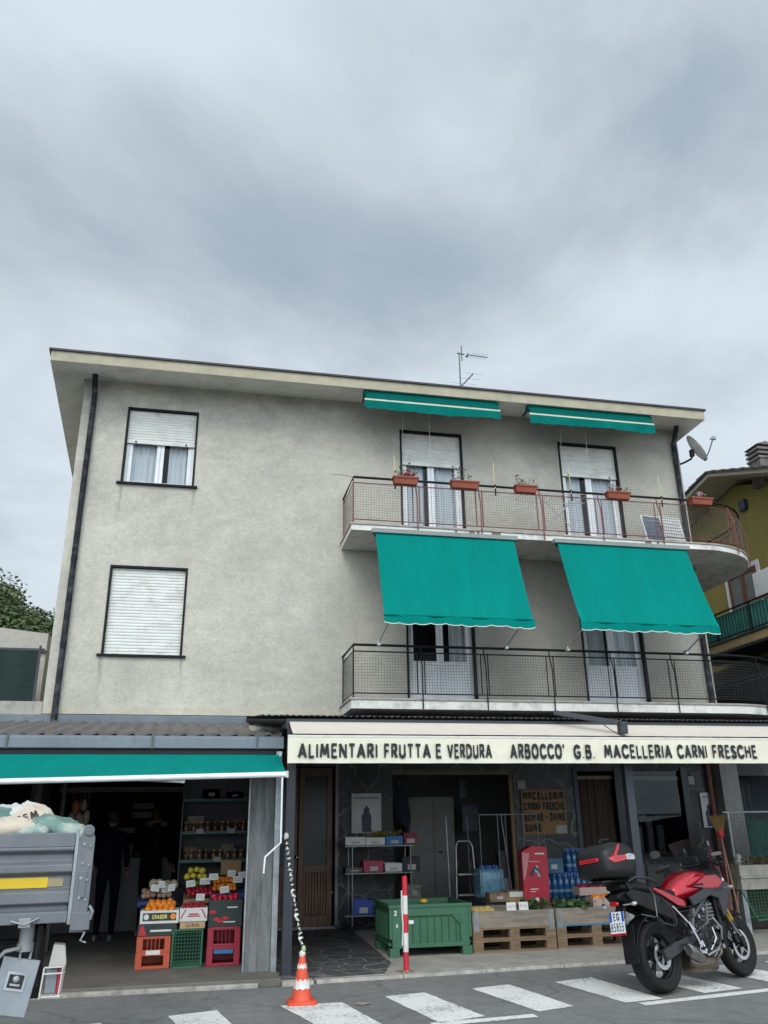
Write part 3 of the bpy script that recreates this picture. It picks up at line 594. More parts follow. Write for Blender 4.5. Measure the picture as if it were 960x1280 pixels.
# stone panels under the butcher's window
s=MB()
for k in range(4): s.box(7.36+k*.36,7.36+k*.36+.33,YG-.10,YG-.02,.50,.86)
s.build('stone_panel_row',mat('grey_stone_panel',(.13,.135,.135),.6,var=.3,scale=7,bump=.3),bld,bevel=.004)
s=MB(); s.box(8.78,8.92,YG-.02,YG-.004,2.2,2.34); hn=s.build('house_number_plate',mat('number_plate_grey',(.30,.29,.27),.5),bld); 
s2=MB(); s2.box(5.46,5.60,YG-.02,YG-.004,2.14,2.28); s2.build('house_number_plate',MATS['number_plate_grey'],bld)
# ================================================================= SHED / GREENGROCER
shed=thing('greengrocer_shed','low greengrocer shed with brown corrugated roof, grey gutter and dark open front','shed',(-1.8,12,0))
m=MB(); nx=200; x0,x1=-6.0,.93; ya_,yb_=10.62,13.5; rows=[]
def tz(x,y): return 2.645+(y-ya_)/(yb_-ya_)*.44+.055*((((x+.05*(y-ya_))/.205)%1.0)**.9 if (((x+.05*(y-ya_))/.205)%1.0)<.82 else (1-((x+.05*(y-ya_))/.205)%1.0)/.18*.84)
ys=[ya_,11.3,11.31,12.3,12.31,yb_]
vs=[]
for y in ys:
    for i in range(nx*2+1):
        x=x0+(x1-x0)*i/(nx*2); vs.append((x,y,tz(x,y)+(0.018 if y in (11.3,12.3) else 0)))
w_=nx*2+1
m.add(vs,[(j*w_+i,j*w_+i+1,(j+1)*w_+i+1,(j+1)*w_+i) for j in range(len(ys)-1) for i in range(w_-1)])
k=len(m.v); m.add([(v[0],v[1],v[2]-.035) for v in vs[:w_]]+vs[:w_],[(i,i+1,w_+i+1,w_+i) for i in range(w_-1)])
m.build('roof_tiles',tilem,shed,smooth=50,fix=False)
s=MB(); rng=[]
for t in range(9):
    q=PI*t/8; rng.append((q,))
s.loft([[(X,11.3+.0+.12*math.cos(PI*t/8)-.6*0,2.71+zz+.10*math.sin(PI*t/8)) for t in range(9)]+[(X,11.3+.10*math.cos(PI*t/8),2.70+zz+.085*math.sin(PI*t/8)) for t in reversed(range(9))] for X,zz in ((.55,.03),(.98,.0))])
s.build('ridge_cap',mat('grey_cap_tile',(.25,.235,.21),.9,var=.25),shed,smooth=50)
s=MB(); s.prism([(-.06,0),(-.055,.13),(-.03,.15),(.05,.15),(.05,0)],lambda a,b:(-6,10.56+a,2.475+b),lambda a,b:(.95,10.56+a,2.475+b)); 
gt=s.build('gutter',greybl,shed,bevel=.008)
s=MB()
for x in (-2.25,-.62,.62,-3.9): s=MB(); s.box(x-.012,x+.012,10.488,10.498,2.47,2.64); s.build('gutter_strap',mat('strap_grey',(.07,.08,.09),.5),gt)
s=MB(); s.prism([(0,0),(-.02,.0),(-.03,.12),(0,.13)],lambda a,b:(-6,YF-.01+a,3.10+b),lambda a,b:(.62,YF-.01+a,3.10+b)); s.box(-6,-2.48,YF-.01,YF+.3,3.2,3.42,1); s.build('wall_flashing',[greybl,conc],shed,bevel=.004)
# pillar: folded steel door leaf box, right of the opening
s=MB()
s.box(.57,.86,10.5,10.62,.06,2.40); s.box(.862,.93,10.46,10.60,.03,2.44,1); s.box(.55,.94,10.45,10.63,.028,.058,1)
for k in range(2): s.box(.66+k*.10,.666+k*.10,10.495,10.5,.07,2.39,1)
s.box(.55,.568,10.48,10.6,.06,2.4,1)
s.build('pillar',[pillm,galv],shed,bevel=.004)
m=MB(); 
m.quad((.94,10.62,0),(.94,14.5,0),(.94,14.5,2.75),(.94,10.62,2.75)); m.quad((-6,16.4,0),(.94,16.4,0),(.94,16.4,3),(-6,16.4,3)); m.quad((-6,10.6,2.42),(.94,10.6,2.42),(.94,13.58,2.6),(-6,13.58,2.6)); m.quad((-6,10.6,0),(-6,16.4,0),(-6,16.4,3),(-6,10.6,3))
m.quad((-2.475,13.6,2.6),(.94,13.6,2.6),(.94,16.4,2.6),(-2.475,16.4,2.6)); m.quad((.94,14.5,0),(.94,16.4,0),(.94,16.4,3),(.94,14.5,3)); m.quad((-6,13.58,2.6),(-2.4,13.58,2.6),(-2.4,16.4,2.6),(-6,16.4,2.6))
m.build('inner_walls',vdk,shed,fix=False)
m=MB(); m.quad((-6,10.62,2.30),(.93,10.62,2.30),(.93,10.62,2.475),(-6,10.62,2.475)); m.build('lintel',darkfr,shed,fix=False)
s=MB(); s.box(-2.35,-.30,15.4,15.48,2.16,2.24); s.build('light_rail',mat('pale_rail',(.22,.21,.18),.7),shed)
s=MB(); s.box(-2.2,-2.12,12.4,12.5,.06,2.45); s.box(-1.95,-1.9,13.0,13.1,.06,2.45); s.build('door_post',mat('dull_brown_post',(.06,.055,.05),.7),shed)
# ================================================================= LEFT NEIGHBOUR
nb=thing('terrace_house','pale low house with a dark green screened terrace at the left edge','building',(-6,17,0))
m=MB(); m.prism([(-16,0),(-3.35,0),(-3.35,5.40),(-4.3,5.50),(-16,6.2)],lambda x,z:(x,18,z),lambda x,z:(x,24,z)); m.build('wall',mat('beige_render',(.42,.40,.355),.85),nb,fix=False)
s=MB(); s.box(-16,-3.33,17.93,18.0,5.00,5.04); s.build('gutter',mat('dark_gutter',(.03,.03,.03),.5),nb)
s=MB(); 
n=160; vs=[]
for i in range(n+1):
    x=-9+(5.72)*i/n; vs+= [(x,17.0+.015*math.sin(x*9),3.3),(x,17.0+.02*math.sin(x*11),4.86+.01*math.sin(x*4))]
s.add(vs,[(2*i,2*i+2,2*i+3,2*i+1) for i in range(n)]); s.build('terrace_screen',mat('dark_green_net',(.012,.030,.026),.9,var=.3,scale=3,stretch=(.3,1,12)),nb,fix=False)
s=MB(); s.box(-9,-3.2,17.02,17.06,4.86,4.90); s.box(-3.30,-3.26,17,17.04,3.3,4.95); s.build('screen_frame',darkfr,nb)
# ================================================================= YELLOW BUILDING (right)
yb_=thing('yellow_house','olive yellow house with tiled gable roof and green screened balcony at the right edge','building',(15,16,0))
W=12.0; ridge=(15.9,9.02); olive=mat('olive_render',(.255,.215,.062),.9,var=.12,scale=2,bump=.2)
prof=[(11.2,0),(11.2,7.35),(15.95,9.02),(17.4,8.80),(21,8.0),(21,0)]
m=MB(); m.prism(prof,lambda y,z:(W,y,z),lambda y,z:(20,y,z)); m.build('wall',olive,yb_,fix=False)
OX=11.2; s=MB(); rp=[(10.4,7.13),(15.79,9.12),(17.6,8.80),(21.8,7.9)]
def rz(y,pts):
    for (a,za),(b,zb) in zip(pts[:-1],pts[1:]):
        if a<=y<=b: return za+(zb-za)*(y-a)/(b-a)
for (a,za),(b,zb) in zip(rp[:-1],rp[1:]):
    s.add([(OX,a,za),(OX,b,zb),(20.5,b,zb),(20.5,a,za),(OX,a,za+.10),(OX,b,zb+.10),(20.5,b,zb+.10),(20.5,a,za+.10)],[(0,1,2,3),(7,6,5,4),(0,4,5,1),(2,6,7,3),(0,3,7,4),(1,5,6,2)])
rf=s.build('roof',mat('eave_cream',(.36,.33,.25),.85),yb_,fix=False)
s=MB()
for (a,za),(b,zb) in zip(rp[:-1],rp[1:]):
    n=int((b-a)/.33)
    for i in range(n):
        p=a+(b-a)*i/n; q=a+(b-a)*(i+1)/n+.03; zp=za+(zb-za)*(p-a)/(b-a)+.10; zq=za+(zb-za)*(q-a)/(b-a)+.10
        up=.03
        s.add([(OX-.06,p,zp),(20.5,p,zp),(20.5,q,zq),(OX-.06,q,zq),(OX-.06,p,zp+(.06 if zb>za else .03)),(20.5,p,zp+.06),(20.5,q,zq+.03),(OX-.06,q,zq+(.03 if zb>za else .06))],[(0,1,2,3),(7,6,5,4),(0,4,5,1),(2,6,7,3),(0,3,7,4),(1,5,6,2)])
s.build('roof_tiles',mat('dark_roof_tiles',(.075,.06,.055),.9,var=.4,scale=8),rf,fix=False)
s=MB(); cx,cy,cz=12.05,14.95,8.95
s.box(cx-.20,cx+.20,cy-.20,cy+.20,8.6,9.20)
for k in range(3): s.box(cx-.23,cx+.23,cy-.23,cy+.23,9.20+k*.11,9.26+k*.11); s.box(cx-.15,cx+.15,cy-.15,cy+.15,9.26+k*.11,9.31+k*.11)
s.add([(cx-.25,cy-.25,9.53),(cx+.25,cy-.25,9.53),(cx+.25,cy+.25,9.53),(cx-.25,cy+.25,9.53),(cx,cy-.25,9.62),(cx,cy+.25,9.62)],[(0,3,2,1),(0,1,4),(1,2,5,4),(2,3,5),(3,0,4,5)])
s.build('chimney',mat('chimney_block',(.13,.12,.11),.9,var=.3,bump=.4),rf,bevel=.008)
# window with AC box
s=MB(); y0,y1,z0,z1=15.70,16.80,5.5,6.98
s.box(W-.04,W-.005,y0-.10,y0,z0,z1+.1); s.box(W-.04,W-.005,y1,y1+.10,z0,z1+.1); s.box(W-.04,W-.005,y0,y1,z1,z1+.1); wn=s.build('window',whitep,yb_)
s=MB()
for a,b in ((y0,y0+.09),(y1-.09,y1),((y0+y1)/2-.06,(y0+y1)/2+.06)): s.box(W-.035,W-.004,a,b,z0,z1)
s.box(W-.034,W-.003,y0,y1,z1-.09,z1); s.build('sash_frame',mat('window_brown',(.12,.045,.02),.5),wn)
s=MB(); s.quad((W-.012,y0,z0),(W-.012,y1,z0),(W-.012,y1,z1),(W-.012,y0,z1)); s.build('pane',mat('curtained_glass',(.16,.17,.17),.12,var=.3,stretch=(1,9,.6)),wn,fix=False)
s=MB(); s.box(W-.96,W-.66,13.9,14.66,5.87,6.40); s.build('air_conditioner',whitep,yb_,bevel=.02)
s=MB(); s.lathe([(0,.0),(.22,.0),(.23,.02),(.0,.03)],(W-.46,14.36-.0,6.08),Matrix.Rotation(-PI/2,3,'Y'),20); 
s=MB(); s.box(W-.10,W-.005,15.62,15.86,8.30,8.55); s.build('wall_lamp',mat('blue_lamp',(.02,.03,.07),.4),yb_,bevel=.02)
s=MB(); s.box(W-1.02,W,11.3,17.3,5.02,5.20); bs=s.build('balcony',mat('ochre_slab',(.40,.31,.15),.8),yb_,bevel=.01)
s=MB(); s.box(W-1.03,W-.2,11.28,17.32,4.96,5.018); s.box(W-1.04,W-1.0,11.28,17.32,5.203,5.24); s.build('slab_edge',darkfr,bs)
s=MB(); xx=W-1.0
s.tube([(W,17.3,5.86),(xx,17.3,5.86),(xx,11.3,5.86)],.022,6); s.tube([(W,17.28,5.3),(xx,17.28,5.3),(xx,11.3,5.3)],.012,6)
yy=17.28
while yy>11.3: s.tube([(xx,yy,5.22),(xx,yy,5.86)],.018,6); yy-=1.2
s.build('railing',blackm,bs)
s=MB(); n=220; vs=[]
for i in range(n+1): 
    y=17.26-(5.96)*i/n; d=.012*(-1)**i; vs+=[(xx+.03+d,y,5.27),(xx+.03+d,y,5.80)]
for i in range(n): s.add([vs[2*i],vs[2*i+2],vs[2*i+3],vs[2*i+1]],[(0,1,2,3)],0 if i%4<2 else (1 if i%4==2 else 2))
s.build('balcony_screen',[mat('green_pleat',(.01,.15,.12),.7,var=.3),mat('lit_pleat',(.16,.33,.30),.7,var=.3),mat('shaded_pleat',(.005,.04,.035),.7)],bs,fix=False)  # pleats imitated by lit and shaded strips of colour
s=MB(); s.box(W-.06,W-.004,11.3,20,0,4.9); s.build('ground_floor_shade_sheet',mat('shade_dark_brown',(.035,.032,.028),.9),yb_)  # dark sheet standing in for the shade below the balcony
s=MB(); s.box(W-1.3,W-.06,11.3,19,4.15,4.30); s.build('lower_canopy',mat('dark_green_canopy',(.015,.03,.025),.6),yb_)
# ================================================================= TREES
leafA=mat('leaf_green',(.055,.085,.024),.7,var=.45,scale=.8); leafB=mat('leaf_olive',(.075,.095,.028),.7,var=.4,scale=.9); bark=mat('bark',(.07,.05,.035),.9)
def tree(x,y,h,r,label,lm,n=5200,leaf=.16):
    t=thing('broadleaf_tree',label,'tree',(x,y,0),group='trees behind the left neighbour')
    s=MB(); s.tube([(x,y,0),(x+.1,y,h*.3),(x-.1,y+.1,h*.62)],[.28,.2,.1],8)
    for k in range(7):
        a=k*PI*2/7; s.tube([(x,y,h*.35+k*.1),(x+math.cos(a)*r*.4,y+math.sin(a)*r*.4,h*.6),(x+math.cos(a)*r*.75,y+math.sin(a)*r*.75,h*.75)],[.1,.06,.02],6)
    s.build('trunk',bark,t,smooth=60)
    cl=[]
    for k in range(26):
        a=random.uniform(0,2*PI); e=random.uniform(-.5,1); rr=r*random.uniform(.25,.95)*math.sqrt(max(.1,1-max(e,0)**2*.8)); cl.append((x+math.cos(a)*rr,y+math.sin(a)*rr,h*.68+e*h*.27,random.uniform(.22,.42)*r))
    s=MB()
    for i in range(n):
        c=random.choice(cl); d=Vector((random.gauss(0,1),random.gauss(0,1),random.gauss(0,1))).normalized()*c[3]*random.uniform(.55,1.05)
        p=Vector(c[:3])+Vector((d.x,d.y,d.z*.8)); u=Vector((random.gauss(0,1),random.gauss(0,1),random.gauss(0,.6))).normalized(); w=u.cross(d.normalized()+Vector((0,0,.3))).normalized(); l=leaf*random.uniform(.5,1.2)
        s.add([p-u*l*.5,p+w*l*.3,p+u*l*.5,p-w*l*.3],[(0,1,2,3)],random.random()<.35)
    s.build('crown',[lm,leafB if lm is leafA else leafA],t,fix=False)
tree(-12.6,33,10.7,4.2,'pale olive bushy tree leftmost behind the neighbour house',leafB,30000,.24)
tree(-8.3,31,9.75,3.9,'dark green round tree just left of the grey house corner',leafA,42000,.2)
tree(-6.2,35,10.0,3.2,'darker tree partly hidden behind the grey house corner',leafA,24000,.2)
# ================================================================= SHOP CANOPY AND AWNINGS
cn=thing('shop_canopy','dark metal canopy on two slim posts in front of the shops','canopy',(4.8,10.4,0))
s=MB(); s.box(.96,9.6,10.40,10.47,2.70,2.83); s.box(.96,1.02,10.47,13.55,2.72,2.80); s.build('beam',darkfr,cn,bevel=.006)
for x,zt in ((1.03,2.70),(5.42,2.70)):
    s=MB(); s.box(x-.055,x+.055,10.30,10.41,.03,zt); s.box(x-.07,x+.07,10.285,10.425,.03,.045); s.build('post',darkfr,cn,bevel=.005)
for x in (2.2,3.3,4.4,5.5,6.6,7.7,8.8):
    s=MB(); s.beam((x,10.47,2.78),(x,13.5,3.12),.05,.07); s.build('rafter',darkfr,cn)
m=MB(); n=340; vs=[]
for i in range(n+1):
    x=.62+9.2*i/n; z=.012*math.cos(2*PI*x/.075)
    vs+=[(x,10.36,2.86+z),(x,13.56,3.21+z)]
m.add(vs,[(2*i,2*i+2,2*i+3,2*i+1) for i in range(n)]); k=len(m.v)
m.build('corrugated_roof',mat('dark_corrugated',(.05,.05,.052),.7,var=.3),cn,smooth=60,fix=False)
sa=thing('shop_awning','cream lettered shop awning over the grocery and butcher','awning',(4.6,10.1,2.3))
AX0,AX1=.94,8.6
def canvas(mb,x0,x1,pA,pB,th=.004,nx=60,nz=10,amp=.004,sag=.0,seed=0,per=.5,mi=0,drop=0,hang=0):
    vs=[]
    for j in range(nz+1):
        t=j/nz
        for i in range(nx+1):
            u=i/nx; x=x0+(x1-x0)*u; w=amp*math.sin(x*2*PI/per+seed)*t+amp*.6*math.sin(x*2*PI/(per*.37)+seed*2)*t
            y=pA[0]+(pB[0]-pA[0])*t; z=pA[1]+(pB[1]-pA[1])*t; vs.append((x,y+w+hang*math.sin(PI*u)*math.sin(PI*t),z-sag*math.sin(PI*t)+w*.3-drop*(1-u)*t*(1-0)-.012*t*math.sin(x*9+seed)*(amp>.01)))
    mb.add(vs,[(j*(nx+1)+i,j*(nx+1)+i+1,(j+1)*(nx+1)+i+1,(j+1)*(nx+1)+i) for j in range(nz) for i in range(nx)],mi)
for a,b,lab in ((AX0+.06,5.18,None),(5.20,AX1,None)):
    s=MB(); canvas(s,a,b,(10.42,2.80),(9.93,2.60),sag=.01); s.build('canopy_fabric',mat('beige_canvas_top',(.55,.49,.42),.85,var=.05),sa,smooth=60,fix=False)
s=MB(); s.box(AX0,AX1,9.915,9.95,2.555,2.585); s.build('front_bar',mat('cream_bar',(.60,.57,.50),.5),sa,bevel=.006)
s=MB(); canvas(s,AX0,AX1,(9.91,2.555),(9.90,2.265),nx=160,amp=.0035,per=.9); vl=s.build('valance',cream,sa,smooth=60,fix=False)
lett=MB()
for body,x0,x1,z0,h in (('ALIMENTARI',1.06,2.00,2.318,.172),('FRUTTA',2.08,2.65,2.318,.172),('E',2.715,2.785,2.318,.172),('VERDURA',2.86,3.42,2.318,.172),("ARBOCCO'",3.66,4.37,2.315,.18),('G.B.',4.49,4.77,2.315,.172),('MACELLERIA',4.90,5.83,2.322,.172),('CARNI',5.91,6.33,2.322,.172),('FRESCHE',6.41,7.05,2.322,.172)):
    strokes(body,h,x1-x0,(x0,9.886,z0),sw=.185,gap=.17,mb=lett)
lett.build('lettering',blk,vl,fix=False)
s=MB(); s.beam((4.45,10.30,2.93),(5.22,9.96,2.76),.05,.06); s.box(5.17,5.27,9.90,10.0,2.63,2.78); s.build('folding_arm',darkfr,sa,bevel=.004)
s=MB(); s.beam((1.4,10.36,2.66),(1.25,10.0,2.53),.03,.03); s.build('folding_arm',darkfr,sa)
# green awning of the greengrocer
ga=thing('greengrocer_awning','teal canvas awning with white front bar over the greengrocer','awning',(-1,10,2.2))
s=MB(); canvas(s,-5.5,.90,(10.46,2.40),(9.62,2.15),nx=90,amp=.008,sag=.012,drop=.14); s.build('canopy_fabric',teal,ga,smooth=60,fix=False)
s=MB(); s.tube([(-5.55,9.60,1.985),(.90,9.60,2.125)],.030,12); s.build('front_bar',mat('white_bar',(.72,.73,.73),.35),ga,smooth=50,bevel=.004)
s=MB(); s.box(.885,.915,10.40,10.47,2.38,2.43); s.box(.895,.925,9.57,9.64,2.09,2.16); s.build('end_cap',mat('grey_cap',(.45,.46,.47),.4),ga)
s=MB(); s.tube([(.86,9.60,2.10),(.865,9.60,1.42),(.70,9.59,1.28),(.69,9.59,1.12)],.011,8); s.build('crank_handle',mat('white_bar',(.72,.73,.73),.35),ga,smooth=50)
s=MB(); s.beam((.3,10.4,2.26),(-.75,10.0,2.10),.03,.04); s.beam((-.75,10.0,2.10),(-.2,9.63,2.06),.03,.04); s.build('folding_arm',mat('white_bar',(.72,.73,.73),.35),ga)
# drop awnings of the balconies
def drop_awning(x0,x1,label):
    t=thing('drop_awning',label,'awning',((x0+x1)/2,12.4,4.2),group='green awnings let down from the upper balcony')
    yt,zt=12.40,6.02; ybm,zb=11.78,4.52
    s=MB(); s.box(x0-.05,x1+.05,12.33,12.47,6.03,6.105); s.build('cassette',mat('cassette_grey',(.20,.22,.21),.5,var=.15),t,bevel=.006)
    s=MB(); s.tube([(x0,yt,zt),(x1,yt,zt)],.045,14); s.build('roller',teald,t,smooth=50)
    s=MB(); canvas(s,x0+.01,x1-.01,(yt-.04,zt),(ybm,zb),nx=160,nz=36,amp=.020,sag=.07,seed=x0*3,per=.80,hang=.05); fb=s.build('canopy_fabric',teal,t,smooth=80,fix=False)
    s=MB(); s.tube([(x0,ybm,zb),(x1,ybm,zb)],.018,10); s.build('bottom_bar',teald,t,smooth=50)
    def val(mb,off,zz,edge=False):
        n=132; sc=10; vs=[]
        for i in range(n+1):
            u=i/n; x=x0+(x1-x0)*u; ph=(u*sc)%1; d=.024*abs(math.sin(PI*u*sc))**.55+.01*math.sin(x*7); yy=ybm-off-.012*math.sin(x*9)
            if edge: vs+=[(x,yy,zz-.10-d),(x,yy,zz-.112-d)]
            else: vs+=[(x,yy,zz),(x,yy,zz-.10-d)]
        mb.add(vs,[(2*i,2*i+2,2*i+3,2*i+1) for i in range(n)])
    s=MB(); val(s,.02,zb); v=s.build('valance',teal,t,fix=False,smooth=60)
    s=MB(); val(s,.0215,zb+.002,True); s.build('piping',mat('pale_piping',(.55,.60,.55),.8),v,fix=False)
    for x in (x0+.12,x1-.18):
        s=MB(); s.tube([(x,ybm,zb-.01),(x-.06,12.44,4.24)],.012,8); s.box(x-.085,x-.035,12.42,12.50,4.20,4.27); s.build('arm',mat('arm_metal',(.45,.46,.45),.4,.5),t)
drop_awning(2.50,4.90,'left one of the two lowered green drop awnings above the lower balcony')
drop_awning(5.66,8.10,'right one of the two lowered green drop awnings above the lower balcony')
def closed_awning(x0,x1,y,label):
    t=thing('rolled_awning',label,'awning',((x0+x1)/2,y,8.6),group='rolled up green awnings under the eave')
    s=MB(); s.tube([(x0,y+.09,8.88),(x1,y+.09,8.88)],.062,14); s.build('rolled_fabric',teald,t,smooth=50)
    s=MB(); s.box(x0,x1,y-.03,y+.0,8.70,8.735); s.build('front_bar',mat('ivory_bar',(.50,.49,.38),.5),t,bevel=.004)
    s=MB(); s.box(x0+.03,x0+.06,y,y+.4,8.87,8.90); s.box(x1-.06,x1-.03,y,y+.4,8.87,8.90); s.build('arm',teald,t)
    s=MB(); n=120; vs=[]
    for i in range(n+1):
        u=i/n; x=x0+(x1-x0)*u; d=.02*abs(math.sin(PI*u*14))**.6; q=.015*math.sin(x*5)+.01*math.sin(x*13)
        vs+=[(x,y-.032,8.70),(x,y-.035+q,8.545-d+.012*math.sin(x*3))]
    s.add(vs,[(2*i,2*i+2,2*i+3,2*i+1) for i in range(n)]); s.build('valance',mat('teal_valance_shaded',(.0,.125,.105),.9,spec=.08,var=.15,scale=5),t,fix=False,smooth=60)  # teal darkened to carry the shade under the eave
    s=MB(); canvas(s,x0+.02,x1-.02,(y+.05,8.95),(y-.03,8.735),nx=30,nz=2,amp=.002); s.build('canopy_fabric',teald,t,fix=False)
    xm=(x0+x1)/2; s=MB(); s.tube([(xm,y+.3,8.85),(xm+.02,y+.45,7.75)],.005,5); s.tube([(xm-.5,y+.3,8.85),(xm-.48,y+.5,8.1)],.004,5); s.build('pull_rod',mat('pale_rod',(.4,.4,.4),.5),t)
closed_awning(2.42,4.98,12.82,'rolled up green awning under the eave above the left balcony door')
closed_awning(5.55,8.10,12.82,'rolled up green awning under the eave above the right balcony door')
# ================================================================= ON THE BALCONIES
leafg=mat('plant_leaf',(.04,.085,.025),.6,var=.4,scale=20); terr=mat('terracotta_plastic',(.22,.048,.025),.7,var=.15,scale=9); redfl=mat('red_petal',(.50,.02,.03),.6); pinkf=mat('pink_petal',(.60,.35,.38),.6); soil=mat('soil',(.04,.03,.02),1)
def leaves(mb,c,n,spread,h,size,mi=0,up=.4):
    for i in range(n):
        p=Vector(c)+Vector((random.gauss(0,spread[0]),random.gauss(0,spread[1]),random.uniform(0,h))); u=Vector((random.gauss(0,1),random.gauss(0,1),random.gauss(up,.5))).normalized(); w=u.cross(Vector((random.gauss(0,1),random.gauss(0,1),random.gauss(0,1)))).normalized(); l=size*random.uniform(.6,1.3)
        mb.add([p,p+u*l*.5+w*l*.3,p+u*l,p+u*l*.5-w*l*.3],[(0,1,2,3)],mi)
def planter(x,label,L=.42,fl=None,nst=6,h=.16,extra=0,c=None):
    y=12.42; z0=6.93
    t=thing('window_box',label,'planter',(x,y,z0),group='flower boxes on the upper balcony rail')
    s=MB(); a,b=L/2,L/2-.02
    s.add([(x-b,y-.06,z0),(x+b,y-.06,z0),(x+b,y+.06,z0),(x-b,y+.06,z0),(x-a,y-.08,z0+.13),(x+a,y-.08,z0+.13),(x+a,y+.08,z0+.13),(x-a,y+.08,z0+.13)],[(0,3,2,1),(0,1,5,4),(1,2,6,5),(2,3,7,6),(3,0,4,7)])
    s.box(x-a-.008,x+a+.008,y-.09,y-.07,z0+.10,z0+.135);s.box(x-a-.008,x+a+.008,y+.07,y+.09,z0+.10,z0+.135);s.box(x-a-.01,x-a+.01,y-.07,y+.07,z0+.10,z0+.135);s.box(x+a-.01,x+a+.01,y-.07,y+.07,z0+.10,z0+.135)
    s.build('pot',terr,t,bevel=.006,fix=False)
    s=MB(); s.quad((x-a+.01,y-.075,z0+.115),(x+a-.01,y-.075,z0+.115),(x+a-.01,y+.075,z0+.115),(x-a+.01,y+.075,z0+.115)); s.build('soil',soil,t,fix=False)
    s=MB()
    for k in range(nst):
        px=x+random.uniform(-a+.05,a-.05); py=y+random.uniform(-.04,.04); hh=h*random.uniform(.5,1.2); ex=px+random.uniform(-.06,.06)
        s.tube([(px,py,z0+.11),((px+ex)/2,py,z0+.11+hh*.5),(ex,py+random.uniform(-.03,.03),z0+.11+hh)],.003,4)
        leaves(s,(ex,py,z0+.11+hh*.3),9,(.022,.022),hh*.8,.04)
    s.build('plant',leafg,t,fix=False)
    if fl:
        s=MB()
        for k in range(fl[1]):
            p=Vector((x+fl[2]+random.gauss(0,.045),y+random.gauss(0,.03),z0+.11+h*random.uniform(.35,.95)))
            leaves(s,p,9,(.012,.012),.02,.035)
        s.build('flower',fl[0],t,fix=False)
planter(3.04,'terracotta flower box with red blooms, leftmost on the upper balcony rail',.43,(redfl,14,.06),9,.15)
planter(4.08,'terracotta flower box with tall leafy sprigs in front of the left balcony door frame',.49,None,7,.24)
planter(5.19,'terracotta flower box with sparse spreading twigs between the two balcony doors',.40,None,7,.26)
planter(6.93,'terracotta flower box with one small clump of red flowers before the right balcony door',.44,(redfl,4,.05),7,.13)
planter(8.57,'terracotta flower box with pink and white flowers near the rounded balcony end',.42,(pinkf,12,.02),6,.13)
for x,l in ((2.89,'thin yellow cane just left of the red flower box'),(4.68,'thin yellow cane between the two leafy flower boxes'),(6.10,'thin yellow cane in front of the right balcony door'),(7.86,'thin yellow cane near the right downpipe')):
    t=thing('garden_cane',l,'cane',(x,12.53,6.9),group='yellow canes fixed to the upper rail')
    s=MB(); s.tube([(x,12.53,6.98),(x-.01,12.53,7.52)],.009,6); s.build('stick',mat('cane_yellow',(.50,.42,.20),.7),t)
    s=MB(); s.tube([(x,12.53,6.90),(x,12.53,7.03)],.014,6); s.tube([(x,12.53,7.085),(x,12.53,7.10)],.022,6); s.build('holder',blackm,t)
# drying rack
t=thing('drying_rack','folding wire clothes rack standing on the upper balcony before the right door','clothes rack',(5.9,12.85,6.24)); mw=mat('white_wire',(.40,.40,.40),.4)
s=MB()
for y in (12.75,13.15):
    s.tube([(5.55,y,7.08),(6.35,y,6.26)],.009,6); s.tube([(6.30,y,7.08),(5.50,y,6.26)],.009,6)
s.build('legs',mw,t)
s=MB(); 
for k in range(12): s.tube([(5.3+k*.115,12.72,7.10+.03*math.sin(k)),(5.3+k*.115,13.18,7.10+.03*math.sin(k))],.004,5)
s.tube([(5.25,12.72,7.12),(5.9,12.72,7.08),(6.65,12.72,7.14)],.008,6);s.tube([(5.25,13.18,7.12),(5.9,13.18,7.08),(6.65,13.18,7.14)],.008,6); s.build('wire_grid',mw,t)
# folded deck chairs
for k,(x,col,lab) in enumerate(((7.98,(.10,.13,.17),'folded blue grey deck chair, left one of the two on the upper balcony'),(8.36,(.52,.52,.50),'folded white striped deck chair, right one of the two on the upper balcony'))):
    t=thing('deck_chair',lab,'deck chair',(x,13.0,6.24),rot=(R(-12),0,R(8)),group='folded deck chairs')
    w=.22
    s=MB(); 
    for q in (-w,w): s.tube([(q,0,.01),(q,0,.72)],.014,6); s.tube([(q*.85,.07,.01),(q*.85,.06,.66)],.012,6)
    s.tube([(-w,0,.72),(w,0,.72)],.014,6); s.build('frame',whitep,t,world=False,smooth=40)
    s=MB()
    for j in range(9): s.box(-w+.02,w-.02,-.012,-.004,.08+j*.07,.08+j*.07+.052)
    s.build('slats',mat('chair_fabric_%s'%('blue' if k==0 else 'white'),col,.8),t,world=False)
    s=MB()
    for j in range(8): s.box(-w*.8,w*.8,.05,.058,.10+j*.07,.10+j*.07+.05)
    s.build('back_slats',whitep,t,world=False)
# satellite dish
t=thing('satellite_dish','grey satellite dish on a bent arm at the right corner of the grey house','satellite dish',(9.06,13.8,8.35))
dc=Vector((9.22,13.3,8.50)); nrm=Vector((.72,-.40,.50)).normalized(); ax=nrm.to_track_quat('Z','Y').to_matrix()
s=MB(); pr=[(r*.31,.07*r*r) for r in [i/10 for i in range(0,11)]]; s.lathe([(r,z) for r,z in pr]+[(r,z-.006) for r,z in reversed(pr)],dc,ax,36); s.build('dish',mat('dish_grey',(.66,.67,.65),.5,var=.12,dirt=((.2,.19,.17),.4,8)),t,smooth=60)
s=MB(); bk=dc-nrm*.06; s.tube([(9.06,13.85,8.36),(9.17,13.6,8.36),(9.22,13.45,8.37),tuple(bk-Vector((0.0,0,.10))),tuple(bk)],.02,8); s.obox(bk-Vector((0,0,.03)),(.07,.07,.14)); s.build('mount',darkfr,t,smooth=40)
